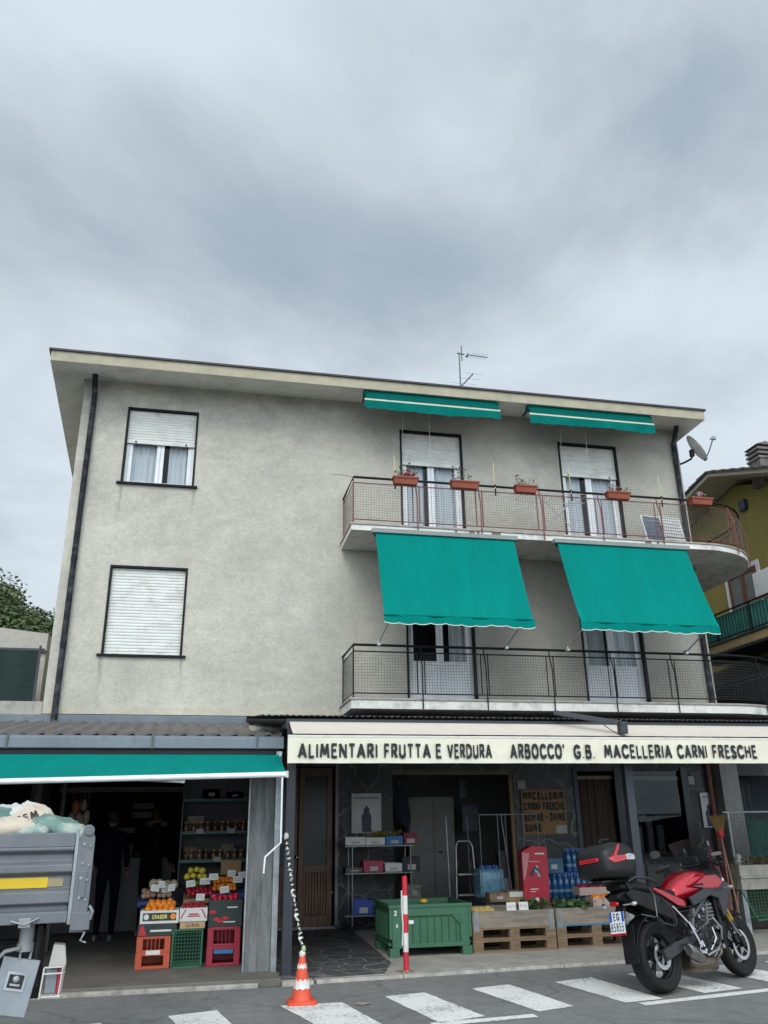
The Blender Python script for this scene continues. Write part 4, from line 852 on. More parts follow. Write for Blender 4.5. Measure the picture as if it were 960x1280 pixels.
lo=dc-(Vector((0,0,1))-nrm*nrm.z).normalized()*.30; tip=dc+nrm*.42+Vector((.03,0,-.02))
s=MB(); s.tube([tuple(lo),tuple((lo+tip)/2+Vector((0,0,-.04))),tuple(tip)],.012,6); s.build('feed_arm',darkfr,t)
s=MB(); s.cyl(tuple(tip+Vector((.02,0,.05))),tuple(tip-nrm*.05+Vector((0,0,.02))),.028); s.obox(tip+Vector((.03,0,.02)),(.06,.05,.07)); s.build('receiver',mat('receiver_grey',(.30,.30,.30),.5),t)
# aerial
t=thing('roof_aerial','thin television aerial on the roof ridge','aerial',(5.15,16.0,9.5)); am=mat('aerial_metal',(.13,.14,.15),.5,.5)
def AP(px,z,y=16.0): return (px,y,z)
s=MB(); s.tube([AP(5.28,9.6),AP(5.30,11.95)],.017,6); s.build('mast',am,t)
s=MB(); s.tube([AP(5.25,11.93),AP(5.42,11.92)],.02,6); s.tube([AP(5.36,11.74),AP(5.36,12.15)],.014,6); s.tube([AP(5.48,11.86),AP(5.52,11.94)],.03,6); s.tube([(5.5,16,11.92),(6.0,16,11.90)],.012,6)
for k in range(7): s.tube([(5.60+k*.06,15.88,11.915),(5.60+k*.06,16.12,11.915)],.004,4)
s.build('upper_antenna',am,t)
s=MB(); s.tube([(5.08,16.2,10.82),(5.55,15.8,11.30)],.016,6)
for k in range(6): q=k/5; c=Vector((5.08,16.2,10.82)).lerp(Vector((5.55,15.8,11.30)),q); l=.42-.2*q; s.tube([tuple(c-Vector((l,.0,0))),tuple(c+Vector((l,0,0)))],.003,4)
s.build('lower_antenna',am,t)
# ================================================================= MOTORCYCLE
def ring(x,yc,zc,hw,hh,n=20,p=2.6,tilt=0):
    out=[]
    for i in range(n):
        q=2*PI*i/n; c,s_=math.cos(q),math.sin(q); y=hw*math.copysign(abs(c)**(2/p),c); z=hh*math.copysign(abs(s_)**(2/p),s_)
        out.append((x+tilt*z,yc+y,zc+z))
    return out
def motorcycle(loc,rot):
    t=thing('motorcycle','red and black touring motorcycle with black top case parked on the crosswalk','motorcycle',loc,rot)
    red=mat('metallic_red_paint',(.40,.003,.016),.25,.6,var=.05,coat=.8); blkp=mat('black_plastic',(.007,.007,.008),.45,spec=.3,var=.15); gryp=mat('dark_grey_paint',(.032,.034,.038),.33,.3,var=.1)
    engm=mat('engine_grey',(.05,.05,.053),.45,.6,var=.3,scale=30); exh=mat('exhaust_bronze',(.16,.13,.10),.35,.85,var=.3); gold=mat('gold_anodised',(.62,.36,.05),.35,.7); seatm=mat('seat_vinyl',(.008,.008,.009),.55,spec=.3,bump=.2)
    redl=mat('red_reflector',(.42,.006,.012),.15,coat=.6); silv=mat('silver_reflector',(.55,.55,.57),.2,.5); brk=mat('brake_disc',(.50,.50,.50),.3,.9)
    B=lambda mb,n,m,p=t,**k: mb.build(n,m,p,world=False,**k)
    RY=Matrix.Rotation(-PI/2,3,'X')
    def wheel(c,r,w,rear):
        s=MB(); ri=r-.098
        prof=[(ri,-w*.62),(r*.90,-w*.98),(r*.955,-w*.86),(r*.985,-w*.5),(r,0),(r*.985,w*.5),(r*.955,w*.86),(r*.90,w*.98),(ri,w*.62)]
        s.lathe(prof,c,RY,64,closed=True)
        ty=B(s,'tyre',rubber,smooth=50)
        s=MB()      # tread grooves as raised-free dark slits
        for k in range(44):
            q=2*PI*k/44
            for sg in (-1,1):
                pts=[]
                for j in range(4):
                    v=j/3; yy=sg*w*(.12+.72*v); rr=r*(1-.045*(v**2.2))+.0012; qq=q+sg*.02+v*.13; pts.append((c[0]+rr*math.cos(qq),c[1]+yy,c[2]+rr*math.sin(qq)))
                s.tube(pts,.0028,4)
        B(s,'tread_groove',mat('groove_black',(.004,.004,.004),1),ty,fix=False)
        s=MB(); s.lathe([(ri-.012,-w*.6),(ri+.006,-w*.64),(ri+.006,-w*.55),(ri-.03,-w*.25),(ri-.03,w*.25),(ri+.006,w*.55),(ri+.006,w*.64),(ri-.012,w*.6)],c,RY,48,closed=True)
        s.lathe([(.0,-.05),(.045,-.05),(.045,.05),(.0,.05)],c,RY,20)
        for k in range(5):
            q=2*PI*k/5+.3
            for dq in (-.16,.16):
                a=Vector((math.cos(q)*.04,0,math.sin(q)*.04)); b=Vector((math.cos(q+dq)*(ri-.02),0,math.sin(q+dq)*(ri-.02))); C_=Vector(c); s.beam(C_+a,C_+b,.022,.016,up=(0,1,0))
        B(s,'rim',blkp,smooth=40,bevel=.002)
        for y in ((-.085,) if rear else (-.062,.062)):
            R0,R1=(.122,.085) if rear else (.149,.115)
            s=MB(); cc=(c[0],c[1]+y,c[2]); n=60; vs=[];
            s.lathe([(R1,-.003),(R0,-.003),(R0,.003),(R1,.003)],cc,RY,48,closed=True)
            for k in range(6):
                q=k*PI/3; s.beam((cc[0]+.03*math.cos(q),cc[1],cc[2]+.03*math.sin(q)),(cc[0]+R1*math.cos(q+.2),cc[1],cc[2]+R1*math.sin(q+.2)),.012,.005,up=(0,1,0))
            B(s,'brake_disc',brk)
    wheel((0,0,.315),.315,.092,True); wheel((1.42,0,.300),.300,.062,False)
    # swingarm
    s=MB()
    for y in (-.135,.135): s.beam((.52,y,.43),(.20,y,.375),.035,.09); s.beam((.22,y,.38),(-.04,y,.315),.045,.105); s.cyl((0,y-.03,.315),(0,y+.03,.315),.032)
    s.beam((.42,-.12,.42),(.42,.12,.42),.07,.07); B(s,'swingarm',gryp,bevel=.008)
    s=MB(); s.beam((.03,-.105,.39),(-.02,-.105,.44),.04,.05); B(s,'brake_caliper',blkp,bevel=.006)
    s=MB(); s.tube([(.02,.10,.315),(.25,.10,.36),(.5,.10,.42)],.02,6); B(s,'chain_guard',blkp)
    # frame Y
    s=MB()
    for y in (-.17,.17):
        s.beam((.42,y,.46),(.55,y*1.05,.70),.035,.06,up=(0,1,0)); s.beam((.48,y*1.05,.62),(.98,y*.75,.86),.035,.085,up=(0,1,0)); s.beam((.80,y,.74),(.72,y*1.1,.55),.03,.05,up=(0,1,0)); s.beam((.42,y,.46),(.74,y*1.1,.56),.03,.05,up=(0,1,0))
    s.beam((.98,-.12,.86),(1.07,0,.93),.06,.1); s.beam((.98,.12,.86),(1.07,0,.93),.06,.1)
    B(s,'frame',mat('frame_grey',(.09,.093,.097),.38,.5),bevel=.012)
    s=MB()
    for y in (-.11,.11): s.tube([(.45,y,.62),(.15,y,.80),(-.30,y,.92)],.016,8); s.tube([(.45,y,.50),(.1,y,.72),(-.25,y,.88)],.014,8)
    B(s,'subframe',blkp,smooth=40)
    # engine
    s=MB()
    s.loft([ring(x,0,z,hw,hh,18,4) for x,z,hw,hh in ((.44,.47,.13,.13),(.52,.45,.17,.19),(.70,.42,.175,.19),(.86,.40,.15,.15),(.92,.40,.10,.10))]); 
    s.loft([[(x+.0,y,z) for x,y,z in ring(x,0,z,hw,hh,18,5)] for x,z,hw,hh in ((.66,.56,.16,.10),(.80,.64,.17,.15),(.92,.66,.16,.12))])
    en=B(s,'engine',engm,smooth=40)
    s=MB()
    for (x,z,r) in ((.66,.44,.115),(.82,.40,.075),(.56,.52,.06)): s.lathe([(0,-.20),(r*.75,-.20),(r*.82,-.195),(r,-.175),(r,-.12)],(x,0,z),RY,28); s.lathe([(r*.45,-.207),(r*.55,-.207),(r*.55,-.19),(r*.45,-.19)],(x,0,z),RY,24,closed=True)
    s.cyl((.66,.12,.44),(.66,.20,.44),.11)
    for k in range(7):
        q=2*PI*k/7; s.cyl((.66+.10*math.cos(q),-.21,.44+.10*math.sin(q)),(.66+.10*math.cos(q),-.17,.44+.10*math.sin(q)),.009,n=8)
    B(s,'crankcase_cover',mat('cover_dark',(.022,.022,.024),.4,.5),en,smooth=40)
    s=MB()
    for k in range(5): s.box(.68,.90,-.178,.178,.575+k*.035,.583+k*.035)
    for x,z in ((.60,.62),(.70,.68),(.88,.50),(.78,.30),(.90,.32)): s.cyl((x,-.20,z),(x,-.12,z),.022,n=10)
    B(s,'cooling_fins',alum,en)
    s=MB()
    for x0,z0,x1,z1 in ((.84,.60,.93,.38),(.80,.50,.70,.30),(.86,.34,.62,.26)): s.tube([(x0,-.18,z0),((x0+x1)/2+.03,-.21,(z0+z1)/2),(x1,-.17,z1)],.012,8)
    B(s,'hose',alum,en,smooth=50)
    s=MB(); s.box(.98,1.03,-.17,.17,.42,.80); B(s,'radiator',blkp,bevel=.01)
    # exhaust
    s=MB()
    for y in (-.09,0,.09): s.tube([(.93,y,.58),(1.02,y,.45),(.98,y,.26),(.80,y*.5-.03,.17)],.021,10)
    s.loft([ring(x,-.06,z,hw,hh,18,3) for x,z,hw,hh in ((.86,.18,.05,.04),(.74,.18,.13,.075),(.45,.20,.13,.08),(.38,.24,.07,.06))])
    ex=B(s,'exhaust',exh,smooth=50)
    s=MB(); s.loft([ring(x,y,z,hw,hh,20,2.3) for x,y,z,hw,hh in ((.58,-.13,.22,.05,.055),(.45,-.17,.27,.062,.07),(.33,-.185,.325,.058,.065),(.29,-.19,.345,.045,.055))]); B(s,'muffler',mat('muffler_steel',(.20,.19,.18),.35,.8,var=.3),ex,smooth=50)
    s=MB(); s.lathe([(.040,0),(.046,0),(.046,.02),(.03,.06),(.028,.03),(.036,.002)],(.285,-.19,.347),Matrix.Rotation(R(68),3,'Y'),24,closed=True); B(s,'muffler_tip',chrome,ex,smooth=50)
    # bracket + pegs
    s=MB(); s.beam((.40,-.19,.58),(.50,-.20,.36),.03,.03,up=(0,1,0)); s.beam((.50,-.20,.38),(.43,-.21,.31),.03,.05,up=(0,1,0)); s.beam((.43,-.21,.31),(.55,-.21,.29),.03,.03,up=(0,1,0)); s.beam((.55,-.21,.30),(.52,-.20,.40),.03,.03,up=(0,1,0))
    s.beam((.24,-.16,.74),(.47,-.20,.50),.02,.022,up=(0,1,0)); B(s,'footrest_bracket',chrome,bevel=.004)
    s=MB(); s.beam((.47,-.20,.33),(.47,-.30,.34),.035,.018); s.beam((.22,-.17,.50),(.22,-.25,.50),.03,.018); B(s,'footpeg',blkp,bevel=.004)
    s=MB(); s.tube([(.50,.18,.30),(.42,.30,.05),(.45,.345,-.03)],.013,8); s.beam((.41,.345,-.035),(.49,.345,-.035),.045,.012); B(s,'side_stand',blkp)
    # tank
    s=MB(); s.loft([ring(x,0,z,hw,hh,24,p) for x,z,hw,hh,p in ((.38,.82,.06,.04,2.2),(.43,.85,.10,.08,2.4),(.53,.885,.13,.12,3),(.66,.92,.165,.14,3.4),(.82,.935,.195,.14,3.4),(.95,.93,.205,.125,3.2),(1.07,.92,.16,.09,3),(1.12,.915,.10,.05,2.2))])
    tk=B(s,'fuel_tank',red,smooth=60,sub=1)
    s=MB(); s.cyl((.84,0,1.05),(.84,0,1.075),.05); B(s,'filler_cap',blkp,tk,bevel=.004)
    for sg in (-1,1):
        s=MB(); y=.205*sg
        s.prism([(.60,.90),(.86,1.00),(1.08,1.00),(1.20,.92),(1.06,.86),(.80,.87)],lambda a,b:(a,y*.93,b),lambda a,b:(a,y*1.02,b)); B(s,'tank_cover',red,tk,bevel=.012)
        s=MB(); s.prism([(.50,.80),(.66,.84),(.80,.875),(1.06,.865),(1.22,.93),(1.30,.88),(1.16,.72),(1.08,.58),(1.03,.60),(1.02,.76),(.88,.80),(.66,.74),(.54,.72)],lambda a,b:(a,y*.90,b),lambda a,b:(a,y*1.04,b)); B(s,'side_fairing',gryp,bevel=.010)
        s=MB(); s.prism([(.46,.72),(.50,.77),(.20,.875),(.02,.93),(.0,.905),(.16,.83),(.34,.74)],lambda a,b:(a,sg*.135,b),lambda a,b:(a,sg*.165,b)); B(s,'tail_panel',red,bevel=.006)
        s=MB(); s.prism([(.34,.73),(.10,.85),(-.30,.93),(-.42,.90),(-.30,.80),(.05,.68),(.30,.60)],lambda a,b:(a,sg*.115,b),lambda a,b:(a,sg*.145,b)); B(s,'rear_side_cover',blkp,bevel=.006)
    # front cowl
    s=MB(); s.loft([ring(x,0,z,hw,hh,20,2.6) for x,z,hw,hh in ((1.02,.93,.16,.09),(1.16,.96,.17,.12),(1.28,.95,.14,.11),(1.36,.92,.08,.06))]); B(s,'headlight_cowl',gryp,smooth=60)
    for y in (-.07,.07): 
        s=MB(); s.sphere((1.35,y,.94),.045,12,8,(.4,1,.8)); B(s,'headlight',mat('lamp_lens',(.5,.52,.55),.1,coat=.5),smooth=60)
    s=MB(); vs=[];n=14
    for j in range(8):
        v=j/7; 
        for i in range(n+1):
            u=i/n*2-1; vs.append((1.30-.30*v-.12*u*u,.225*u*(1-.28*v),1.02+.37*v-.03*u*u))
    s.add(vs,[(j*(n+1)+i,j*(n+1)+i+1,(j+1)*(n+1)+i+1,(j+1)*(n+1)+i) for j in range(7) for i in range(n)]); B(s,'windscreen',mat('smoked_screen',(.03,.03,.032),.3,alpha=.6),smooth=60,fix=False)
    # fork
    s=MB()
    for y in (-.105,.105): s.cyl((1.04,y,1.05),(1.235,y,.64),.028); 
    s.beam((1.02,-.13,1.03),(1.02,.13,1.03),.07,.03); s.beam((1.13,-.13,.82),(1.13,.13,.82),.07,.035); fk=B(s,'fork',blkp,smooth=40)
    s=MB(); 
    for y in (-.105,.105): s.cyl((1.225,y,.66),(1.285,y,.545),.031)
    B(s,'fork_tube',gold,fk,smooth=40)
    s=MB()
    for y in (-.105,.105): s.cyl((1.28,y,.555),(1.37,y,.385),.023)
    B(s,'fork_slider',alum,fk,smooth=40)
    s=MB()
    for y in (-.105,.105): s.beam((1.35,y,.42),(1.425,y,.285),.035,.06); s.beam((1.27,y*.93,.40),(1.31,y*.93,.33),.05,.06)
    s.cyl((1.42,-.12,.30),(1.42,.12,.30),.022); B(s,'fork_foot',blkp,fk,bevel=.008)
    s=MB(); n=18; 
    rings=[]
    for i in range(n+1):
        q=R(58)+R(85)*i/n; c=(1.42+.325*math.cos(q),.300+.325*math.sin(q)); o_=(1.42+.335*math.cos(q),.300+.335*math.sin(q)); rings.append([(c[0],-.075,c[1]-.03),(o_[0],-.05,o_[1]),(o_[0]+.006*math.cos(q),0,o_[1]+.012),(o_[0],.05,o_[1]),(c[0],.075,c[1]-.03),(c[0],.045,c[1]-.006),(c[0],0,c[1]),(c[0],-.045,c[1]-.006)])
    s.loft(rings); B(s,'front_mudguard',blkp,smooth=60)
    # bars
    s=MB(); s.tube([(.88,-.38,1.11),(.95,-.22,1.14),(1.02,-.08,1.10),(1.02,.08,1.10),(.95,.22,1.14),(.88,.38,1.11)],.011,8); hb=B(s,'handlebar',blkp,smooth=50)
    for sg in (-1,1):
        s=MB(); s.tube([(.87,sg*.40,1.105),(.915,sg*.27,1.127)],.018,10); B(s,'grip',rubber,hb,smooth=50)
        s=MB(); s.tube([(.91,sg*.27,1.13),(1.00,sg*.31,1.11),(.98,sg*.41,1.10),(.89,sg*.42,1.10)],.007,6); s.loft([ring(x,sg*yy,1.115,.012,hh,10,2) for x,yy,hh in ((1.02,.26,.035),(1.01,.34,.05),(.95,.42,.035))]); B(s,'hand_guard',gryp,hb,smooth=50)
        s=MB(); s.tube([(.96,sg*.20,1.14),(.92,sg*.30,1.21 if sg>0 else 1.16),(.92,sg*.36,1.27 if sg>0 else 1.18)],.006,6); B(s,'mirror_stem',blkp,hb)
        s=MB(); mz=1.285 if sg>0 else 1.19; mh=1 if sg>0 else .45; s.loft([ring(.915+dx,sg*.39,mz,hw,hh*mh,18,2.6) for dx,hw,hh in ((.03,.03,.02),(.02,.065,.04),(0,.075,.047))]); mr=B(s,'mirror',blkp,hb,smooth=50)
        s=MB(); s.loft([ring(.9145,sg*.39,mz,.067,.04*mh,18,2.6),ring(.913,sg*.39,mz,.067,.04*mh,18,2.6)]); B(s,'mirror_glass',chrome,hb)
        s=MB(); s.beam((1.16,sg*.17,.86),(1.14,sg*.27,.86),.014,.014); s.sphere((1.14,sg*.30,.86),.03,12,8,(1,1.3,.7)); B(s,'front_indicator',mat('indicator_lens',(.25,.22,.2),.2,coat=.5),smooth=60)
    s=MB(); s.box(.98,1.03,-.09,.09,1.13,1.21); B(s,'dashboard',blkp,bevel=.01)
    s=MB(); s.tube([(.93,-.26,1.12),(1.0,-.2,1.02),(1.10,-.13,.86),(1.24,-.13,.60),(1.36,-.13,.40)],.006,6); s.tube([(.93,.26,1.12),(1.02,.2,1.03),(1.08,.1,.9),(.98,.05,.78)],.006,6); s.tube([(.95,-.2,1.14),(1.08,-.10,1.07),(1.06,.02,.95)],.005,6); s.tube([(.30,-.15,.62),(.42,-.185,.55),(.60,-.19,.60),(.72,-.185,.66)],.006,6); s.tube([(.05,-.15,.36),(.14,-.17,.46),(.34,-.17,.52),(.46,-.18,.46)],.005,6); B(s,'cable',blkp,smooth=50)
    s=MB(); s.box(.62,.80,-.2125,-.2115,.905,.925); s.box(.70,.78,-.2125,-.2115,.88,.89); B(s,'decal_stripe',blkp,tk)
    # seat
    s=MB(); s.loft([ring(x,0,z,hw,hh,20,3.2) for x,z,hw,hh in ((.48,.85,.07,.05),(.38,.845,.12,.055),(.15,.86,.155,.055),(.02,.90,.15,.055),(-.10,.945,.135,.055),(-.32,.965,.12,.045),(-.42,.965,.09,.03))]); B(s,'seat',seatm,smooth=60)
    # rack & pannier frames
    s=MB(); s.box(-.62,-.20,-.10,.10,1.00,1.03); s.beam((-.30,-.11,.93),(-.35,-.11,1.01),.03,.05); s.beam((-.30,.11,.93),(-.35,.11,1.01),.03,.05); s.loft([ring(x,0,1.015,hw,.018,16,3) for x,hw in ((-.66,.08),(-.60,.15),(-.32,.16),(-.22,.11))]); B(s,'luggage_rack',blkp,smooth=40)
    s=MB()
    for y in (-.15,.15): s.tube([(.08,y,.97),(-.06,y*1.2,1.015),(-.28,y*1.2,1.035),(-.36,y,1.0)],.014,8)
    B(s,'grab_rail',mat('rail_grey',(.05,.05,.05),.3,.6),smooth=50)
    for sg in (-1,1):
        s=MB(); y=sg*.20; s.tube([(-.05,sg*.14,.93),(-.06,y,.86),(-.12,y+sg*.02,.66),(-.04,y+sg*.02,.60),(.16,y+sg*.01,.56),(.20,y,.60),(.17,y,.72),(.12,sg*.15,.82)],.008,6); s.beam((-.12,y,.66),(-.20,sg*.1,.70),.012,.012); s.beam((.16,y,.58),(.24,sg*.14,.62),.012,.012); B(s,'pannier_frame',mat('rail_grey',(.05,.05,.05),.3,.6),smooth=50)
    # tail: lamp, plate holder, plate, indicators, mudflap
    s=MB(); s.loft([ring(x,0,z,hw,hh,16,3) for x,z,hw,hh in ((-.15,.88,.10,.07),(-.35,.88,.09,.06),(-.46,.87,.06,.03))]); s.beam((-.33,0,.85),(-.44,0,.66),.10,.03); s.beam((-.425,0,.72),(-.44,0,.58),.10,.012)
    th=B(s,'tail_unit',blkp,smooth=40)
    s=MB(); s.loft([ring(-.455-dx,0,.815,hw,.022,14,3) for dx,hw in ((0,.055),(.02,.045))]); B(s,'tail_light',redl,th,smooth=50)
    a=Vector((-.455,.09,.745)); up_=Vector((.03,0,.19)).normalized(); rt=Vector((0,-1,0)); nn=rt.cross(up_)
    o=a-up_*.19-nn*-.002; s=MB(); cpt=a+rt*.09-up_*.095; M3=Matrix((rt,up_,nn)).transposed(); s.obox(cpt,(.18,.19,.004),M3); pl=B(s,'number_plate',mat('plate_white',(.66,.68,.70),.35),th)
    base=a-up_*.19+nn*.003
    s=MB(); s.add([base+rt*p+up_*q for p,q in ((.0,.10),(.03,.10),(.03,.19),(0,.19))]+[base+rt*p+up_*q for p,q in ((.15,.10),(.18,.10),(.18,.19),(.15,.19))],[(0,1,2,3),(4,5,6,7)]); B(s,'plate_blue_band',mat('plate_blue',(.01,.08,.38),.4),pl,fix=False)
    s=MB(); strokes('EG',.065,.075,tuple(base+nn*.001+rt*.05+up_*.112),rt,up_,sw=.16,gap=.25,mb=s); strokes('85855',.075,.155,tuple(base+nn*.001+rt*.012+up_*.015),rt,up_,sw=.11,gap=.3,mb=s); B(s,'plate_characters',blk,pl,fix=False)
    s=MB(); s.obox(cpt-up_*.105,(.18,.018,.008),M3); B(s,'plate_reflector',redl,pl)
    for sg in (-1,1):
        s=MB(); s.beam((-.38,sg*.05,.80),(-.38,sg*.16,.80),.012,.012); s.sphere((-.385,sg*.185,.80),.026,12,8,(1,1.3,.8)); B(s,'rear_indicator',silv,th,smooth=60)
    s=MB(); n=12; rr=[]
    for i in range(n+1):
        q=R(100)+R(85)*i/n; rr.append([(.375*math.cos(q)*(1 if k<3 else .975),y,.315+.375*math.sin(q)*(1 if k<3 else .975)) for k,y in enumerate((-.085,0,.085,.085,0,-.085))])
    s.loft(rr); s.beam((-.345,0,.62),(-.38,0,.34),.15,.008); B(s,'rear_mudguard',blkp,smooth=50)
    # top case
    s=MB(); secs=[]
    for x,zb_,zt_,hw in ((-.70,1.10,1.27,.15),(-.67,1.055,1.32,.195),(-.60,1.035,1.36,.225),(-.46,1.03,1.385,.235),(-.30,1.035,1.365,.225),(-.22,1.06,1.31,.19),(-.19,1.11,1.26,.15)):
        secs.append(ring(x,0,(zb_+zt_)/2,hw+.012,(zt_-zb_)/2,26,4.6))
    s.loft(secs); cs=B(s,'top_case',mat('case_black',(.011,.011,.012),.42,spec=.35,bump=.15,bscale=300),smooth=50,sub=1)
    def onside(pts,dy,mats,name,sg):
        s=MB(); 
        def Yc(x,z):
            # half width of the case at x, z
            X=[-.70,-.67,-.60,-.46,-.30,-.22,-.19]; Hw=[.15,.195,.225,.235,.225,.19,.15]; Zb=[1.10,1.055,1.035,1.03,1.035,1.06,1.11]; Zt=[1.27,1.32,1.36,1.385,1.365,1.31,1.26]
            for i in range(6):
                if X[i]<=x<=X[i+1]: u=(x-X[i])/(X[i+1]-X[i]); hw=Hw[i]+(Hw[i+1]-Hw[i])*u; zb_=Zb[i]+(Zb[i+1]-Zb[i])*u; zt_=Zt[i]+(Zt[i+1]-Zt[i])*u; break
            else: return .17
            k=min(.999,abs((z-(zb_+zt_)/2)/((zt_-zb_)/2))); return (hw+.010)*(1-k**4.6)**(1/4.6)
        n=len(pts); s.loft([[(x,sg*(Yc(x,z)-.015),z) for x,z in pts],[(x,sg*(Yc(x,z)+dy),z) for x,z in pts]]); B(s,name,mats,cs,bevel=.003)
    for sg in (-1,1):
        onside([(-.665,1.215),(-.60,1.245),(-.50,1.24),(-.42,1.245),(-.42,1.195),(-.50,1.185),(-.60,1.175)],.006,redl,'case_reflector',sg)
        onside([(-.665,1.215),(-.60,1.245),(-.555,1.285),(-.50,1.335),(-.46,1.345),(-.51,1.29),(-.57,1.23)],.007,redl,'case_reflector',sg)
        onside([(-.415,1.245),(-.36,1.255),(-.26,1.245),(-.235,1.215),(-.27,1.195),(-.34,1.193),(-.415,1.195)],.007,silv,'case_side_insert',sg)
    s=MB(); s.box(-.715,-.69,-.12,.12,1.20,1.235); s.box(-.71,-.685,-.05,.05,1.08,1.15,1); B(s,'case_rear_reflector',[redl,blkp],cs,bevel=.006)
    s=MB(); s.tube([(-.56,-.06,1.37),(-.54,-.06,1.405),(-.40,-.05,1.41),(-.37,-.05,1.38)],.012,8); B(s,'case_handle',blkp,cs,smooth=50)
    return t
motorcycle((4.54,8.42,.012),(R(-9),0,R(24.9)))
# ================================================================= TRUCK
def truck():
    t=thing('tipper_truck','dusty grey tipper truck body loaded with cement bags at the left edge','truck',(-.66,5.2,0),(0,0,R(8)))
    gm=mat('truck_grey_paint',(.135,.145,.16),.5,.15,var=.14,scale=4,dirt=((.23,.22,.20),.4,6)); dk=mat('chassis_black',(.02,.02,.021),.8,var=.3); B=lambda mb,n,m,p=t,**k: mb.build(n,m,p,world=False,**k)
    L=3.2; zb_,zt_=1.12,1.575
    s=MB(); prof=[(0,zb_),(-.0,zb_+.055),(.035,zb_+.065),(.035,zb_+.085),(0,zb_+.10),(0,zb_+.155),(.035,zb_+.17),(.035,zb_+.235),(0,zb_+.255),(0,zb_+.29),(.035,zb_+.31),(.035,zb_+.345),(0,zb_+.365),(0,zb_+.375),(.004,zb_+.38),(0,zb_+.385),(0,zt_),(.05,zt_),(.05,zb_)]
    s.prism(prof,lambda y,z:(-L,y,z),lambda y,z:(-.02,y,z)); sg_=B(s,'side_gate',gm,bevel=.004)
    s=MB(); s.box(-L,-.14,.028,.034,zb_+.176,zb_+.228,0); s.box(-.139,-.06,.028,.034,zb_+.180,zb_+.222,1); B(s,'reflective_strip',[mat('yellow_tape',(.62,.42,.01),.4),mat('worn_tape',(.30,.25,.14),.6,var=.3)],sg_)
    s=MB(); s.box(-.018,.0,.0,.05,zb_-.01,zt_+.02); s.box(-.26,-.20,-.012,.03,zb_-.015,zb_+.03); s.tube([(-.30,-.01,zb_+.02),(-.23,-.02,zb_+.0),(-.16,-.01,zb_+.03)],.006,6); B(s,'gate_latch',galv,sg_,bevel=.002)
    s=MB(); s.prism([(0,zb_-.05),(.075,zb_-.05),(.085,zb_+.10),(.085,zt_-.03),(.06,zt_+.04),(.03,zt_+.04),(.01,zt_-.02),(0,zt_-.05)],lambda x,z:(x,.0,z),lambda x,z:(x,.07,z)); s.box(.02,.06,-.006,0,zb_+.12,zt_-.2); s.box(.0,.10,-.012,.08,zb_-.04,zb_+.05)
    s.cyl((.05,-.012,zt_+.01),(.05,.09,zt_+.01),.028); po=B(s,'corner_post',gm,bevel=.004)
    s=MB()
    for z in (zt_-.06,zt_-.16,zb_+.22,zb_+.12): s.cyl((.03,-.010,z),(.03,.0,z),.008,n=8); s.cyl((.065,-.010,z-.01),(.065,.0,z-.01),.006,n=8)
    s.tube([(.09,-.01,zb_+.08),(.11,-.015,zb_+.05),(.10,-.01,zb_+.01)],.008,6); s.tube([(.08,-.01,zb_-.05),(.06,-.02,zb_-.09),(.09,-.02,zb_-.10)],.005,6); B(s,'bolt',galv,po)
    s=MB(); s.box(-L,.0,.05,1.95,zb_,zb_+.06); s.box(-L,.0,1.90,1.95,zb_+.06,zt_); s.box(-L-.05,-L,.0,1.95,zb_,zt_+.3); s.box(-.03,.0,.07,1.90,zb_+.06,zt_-.02); B(s,'load_bed',gm,bevel=.004)
    s=MB(); 
    for y in (.45,1.40): s.box(-5.2,-.25,y,y+.09,.78,1.0)
    for x in (-.5,-1.3,-2.2,-3.0): s.box(x,x+.08,.1,1.85,1.0,1.12)
    s.box(-1.5,-.9,.15,.42,.72,.98); s.beam((-.28,.3,1.0),(-.24,.3,.70),.04,.09); B(s,'chassis',dk)
    for x in (-1.9,-4.3):
        for y in (.10,1.62):
            s=MB(); RY=Matrix.Rotation(-PI/2,3,'X'); s.lathe([(.24,0),(.36,.0),(.385,.03),(.385,.2),(.36,.23),(.24,.23)],(x,y,.385),RY,36,closed=True); w=B(s,'wheel',rubber,smooth=40); s=MB(); s.lathe([(0,.06),(.1,.05),(.13,.09),(.245,.06),(.245,.2),(0,.2)],(x,y,.385),RY,24); B(s,'rim',gm,w,smooth=40)
    s=MB(); s.prism([(-5.1,.75),(-3.5,.75),(-3.5,2.35),(-4.6,2.4),(-5.1,1.6)],lambda x,z:(x,.1,z),lambda x,z:(x,1.9,z)); cb=B(s,'cab',mat('cab_white',(.55,.56,.57),.35,coat=.4),bevel=.04)
    s=MB(); s.prism([(-4.85,1.65),(-3.8,1.65),(-3.8,2.2),(-4.55,2.2)],lambda x,z:(x,.085,z),lambda x,z:(x,.095,z)); B(s,'cab_window',MATS['dark_glass'],cb)
    # stabiliser foot hanging under the bed
    s=MB(); s.cyl((-.215,.12,1.12),(-.215,.12,.99),.038); s.cyl((-.215,.12,1.02),(-.215,.12,.98),.044); s.tube([(-.24,.08,1.00),(-.31,.06,.99),(-.36,.06,.94)],.010,6); s.cyl((-.235,.12,.985),(-.235,.11,.94),.007,n=6); s.cyl((-.18,.12,.985),(-.185,.11,.94),.007,n=6); B(s,'stabiliser_leg',mat('leg_grey',(.26,.27,.27),.5,.3,var=.2),smooth=40)
    M=Matrix.Rotation(R(10),3,'Y')@Matrix.Rotation(R(-8),3,'X'); s=MB(); c=Vector((-.245,.10,.815)); s.obox(c,(.19,.012,.27),M); s.obox(c+M@Vector((0,.02,.125)),(.19,.05,.02),M); ft=B(s,'foot_plate',mat('plate_steel',(.23,.25,.265),.4,.55,var=.15,dirt=((.16,.15,.14),.4,6)),bevel=.004)
    s=MB(); 
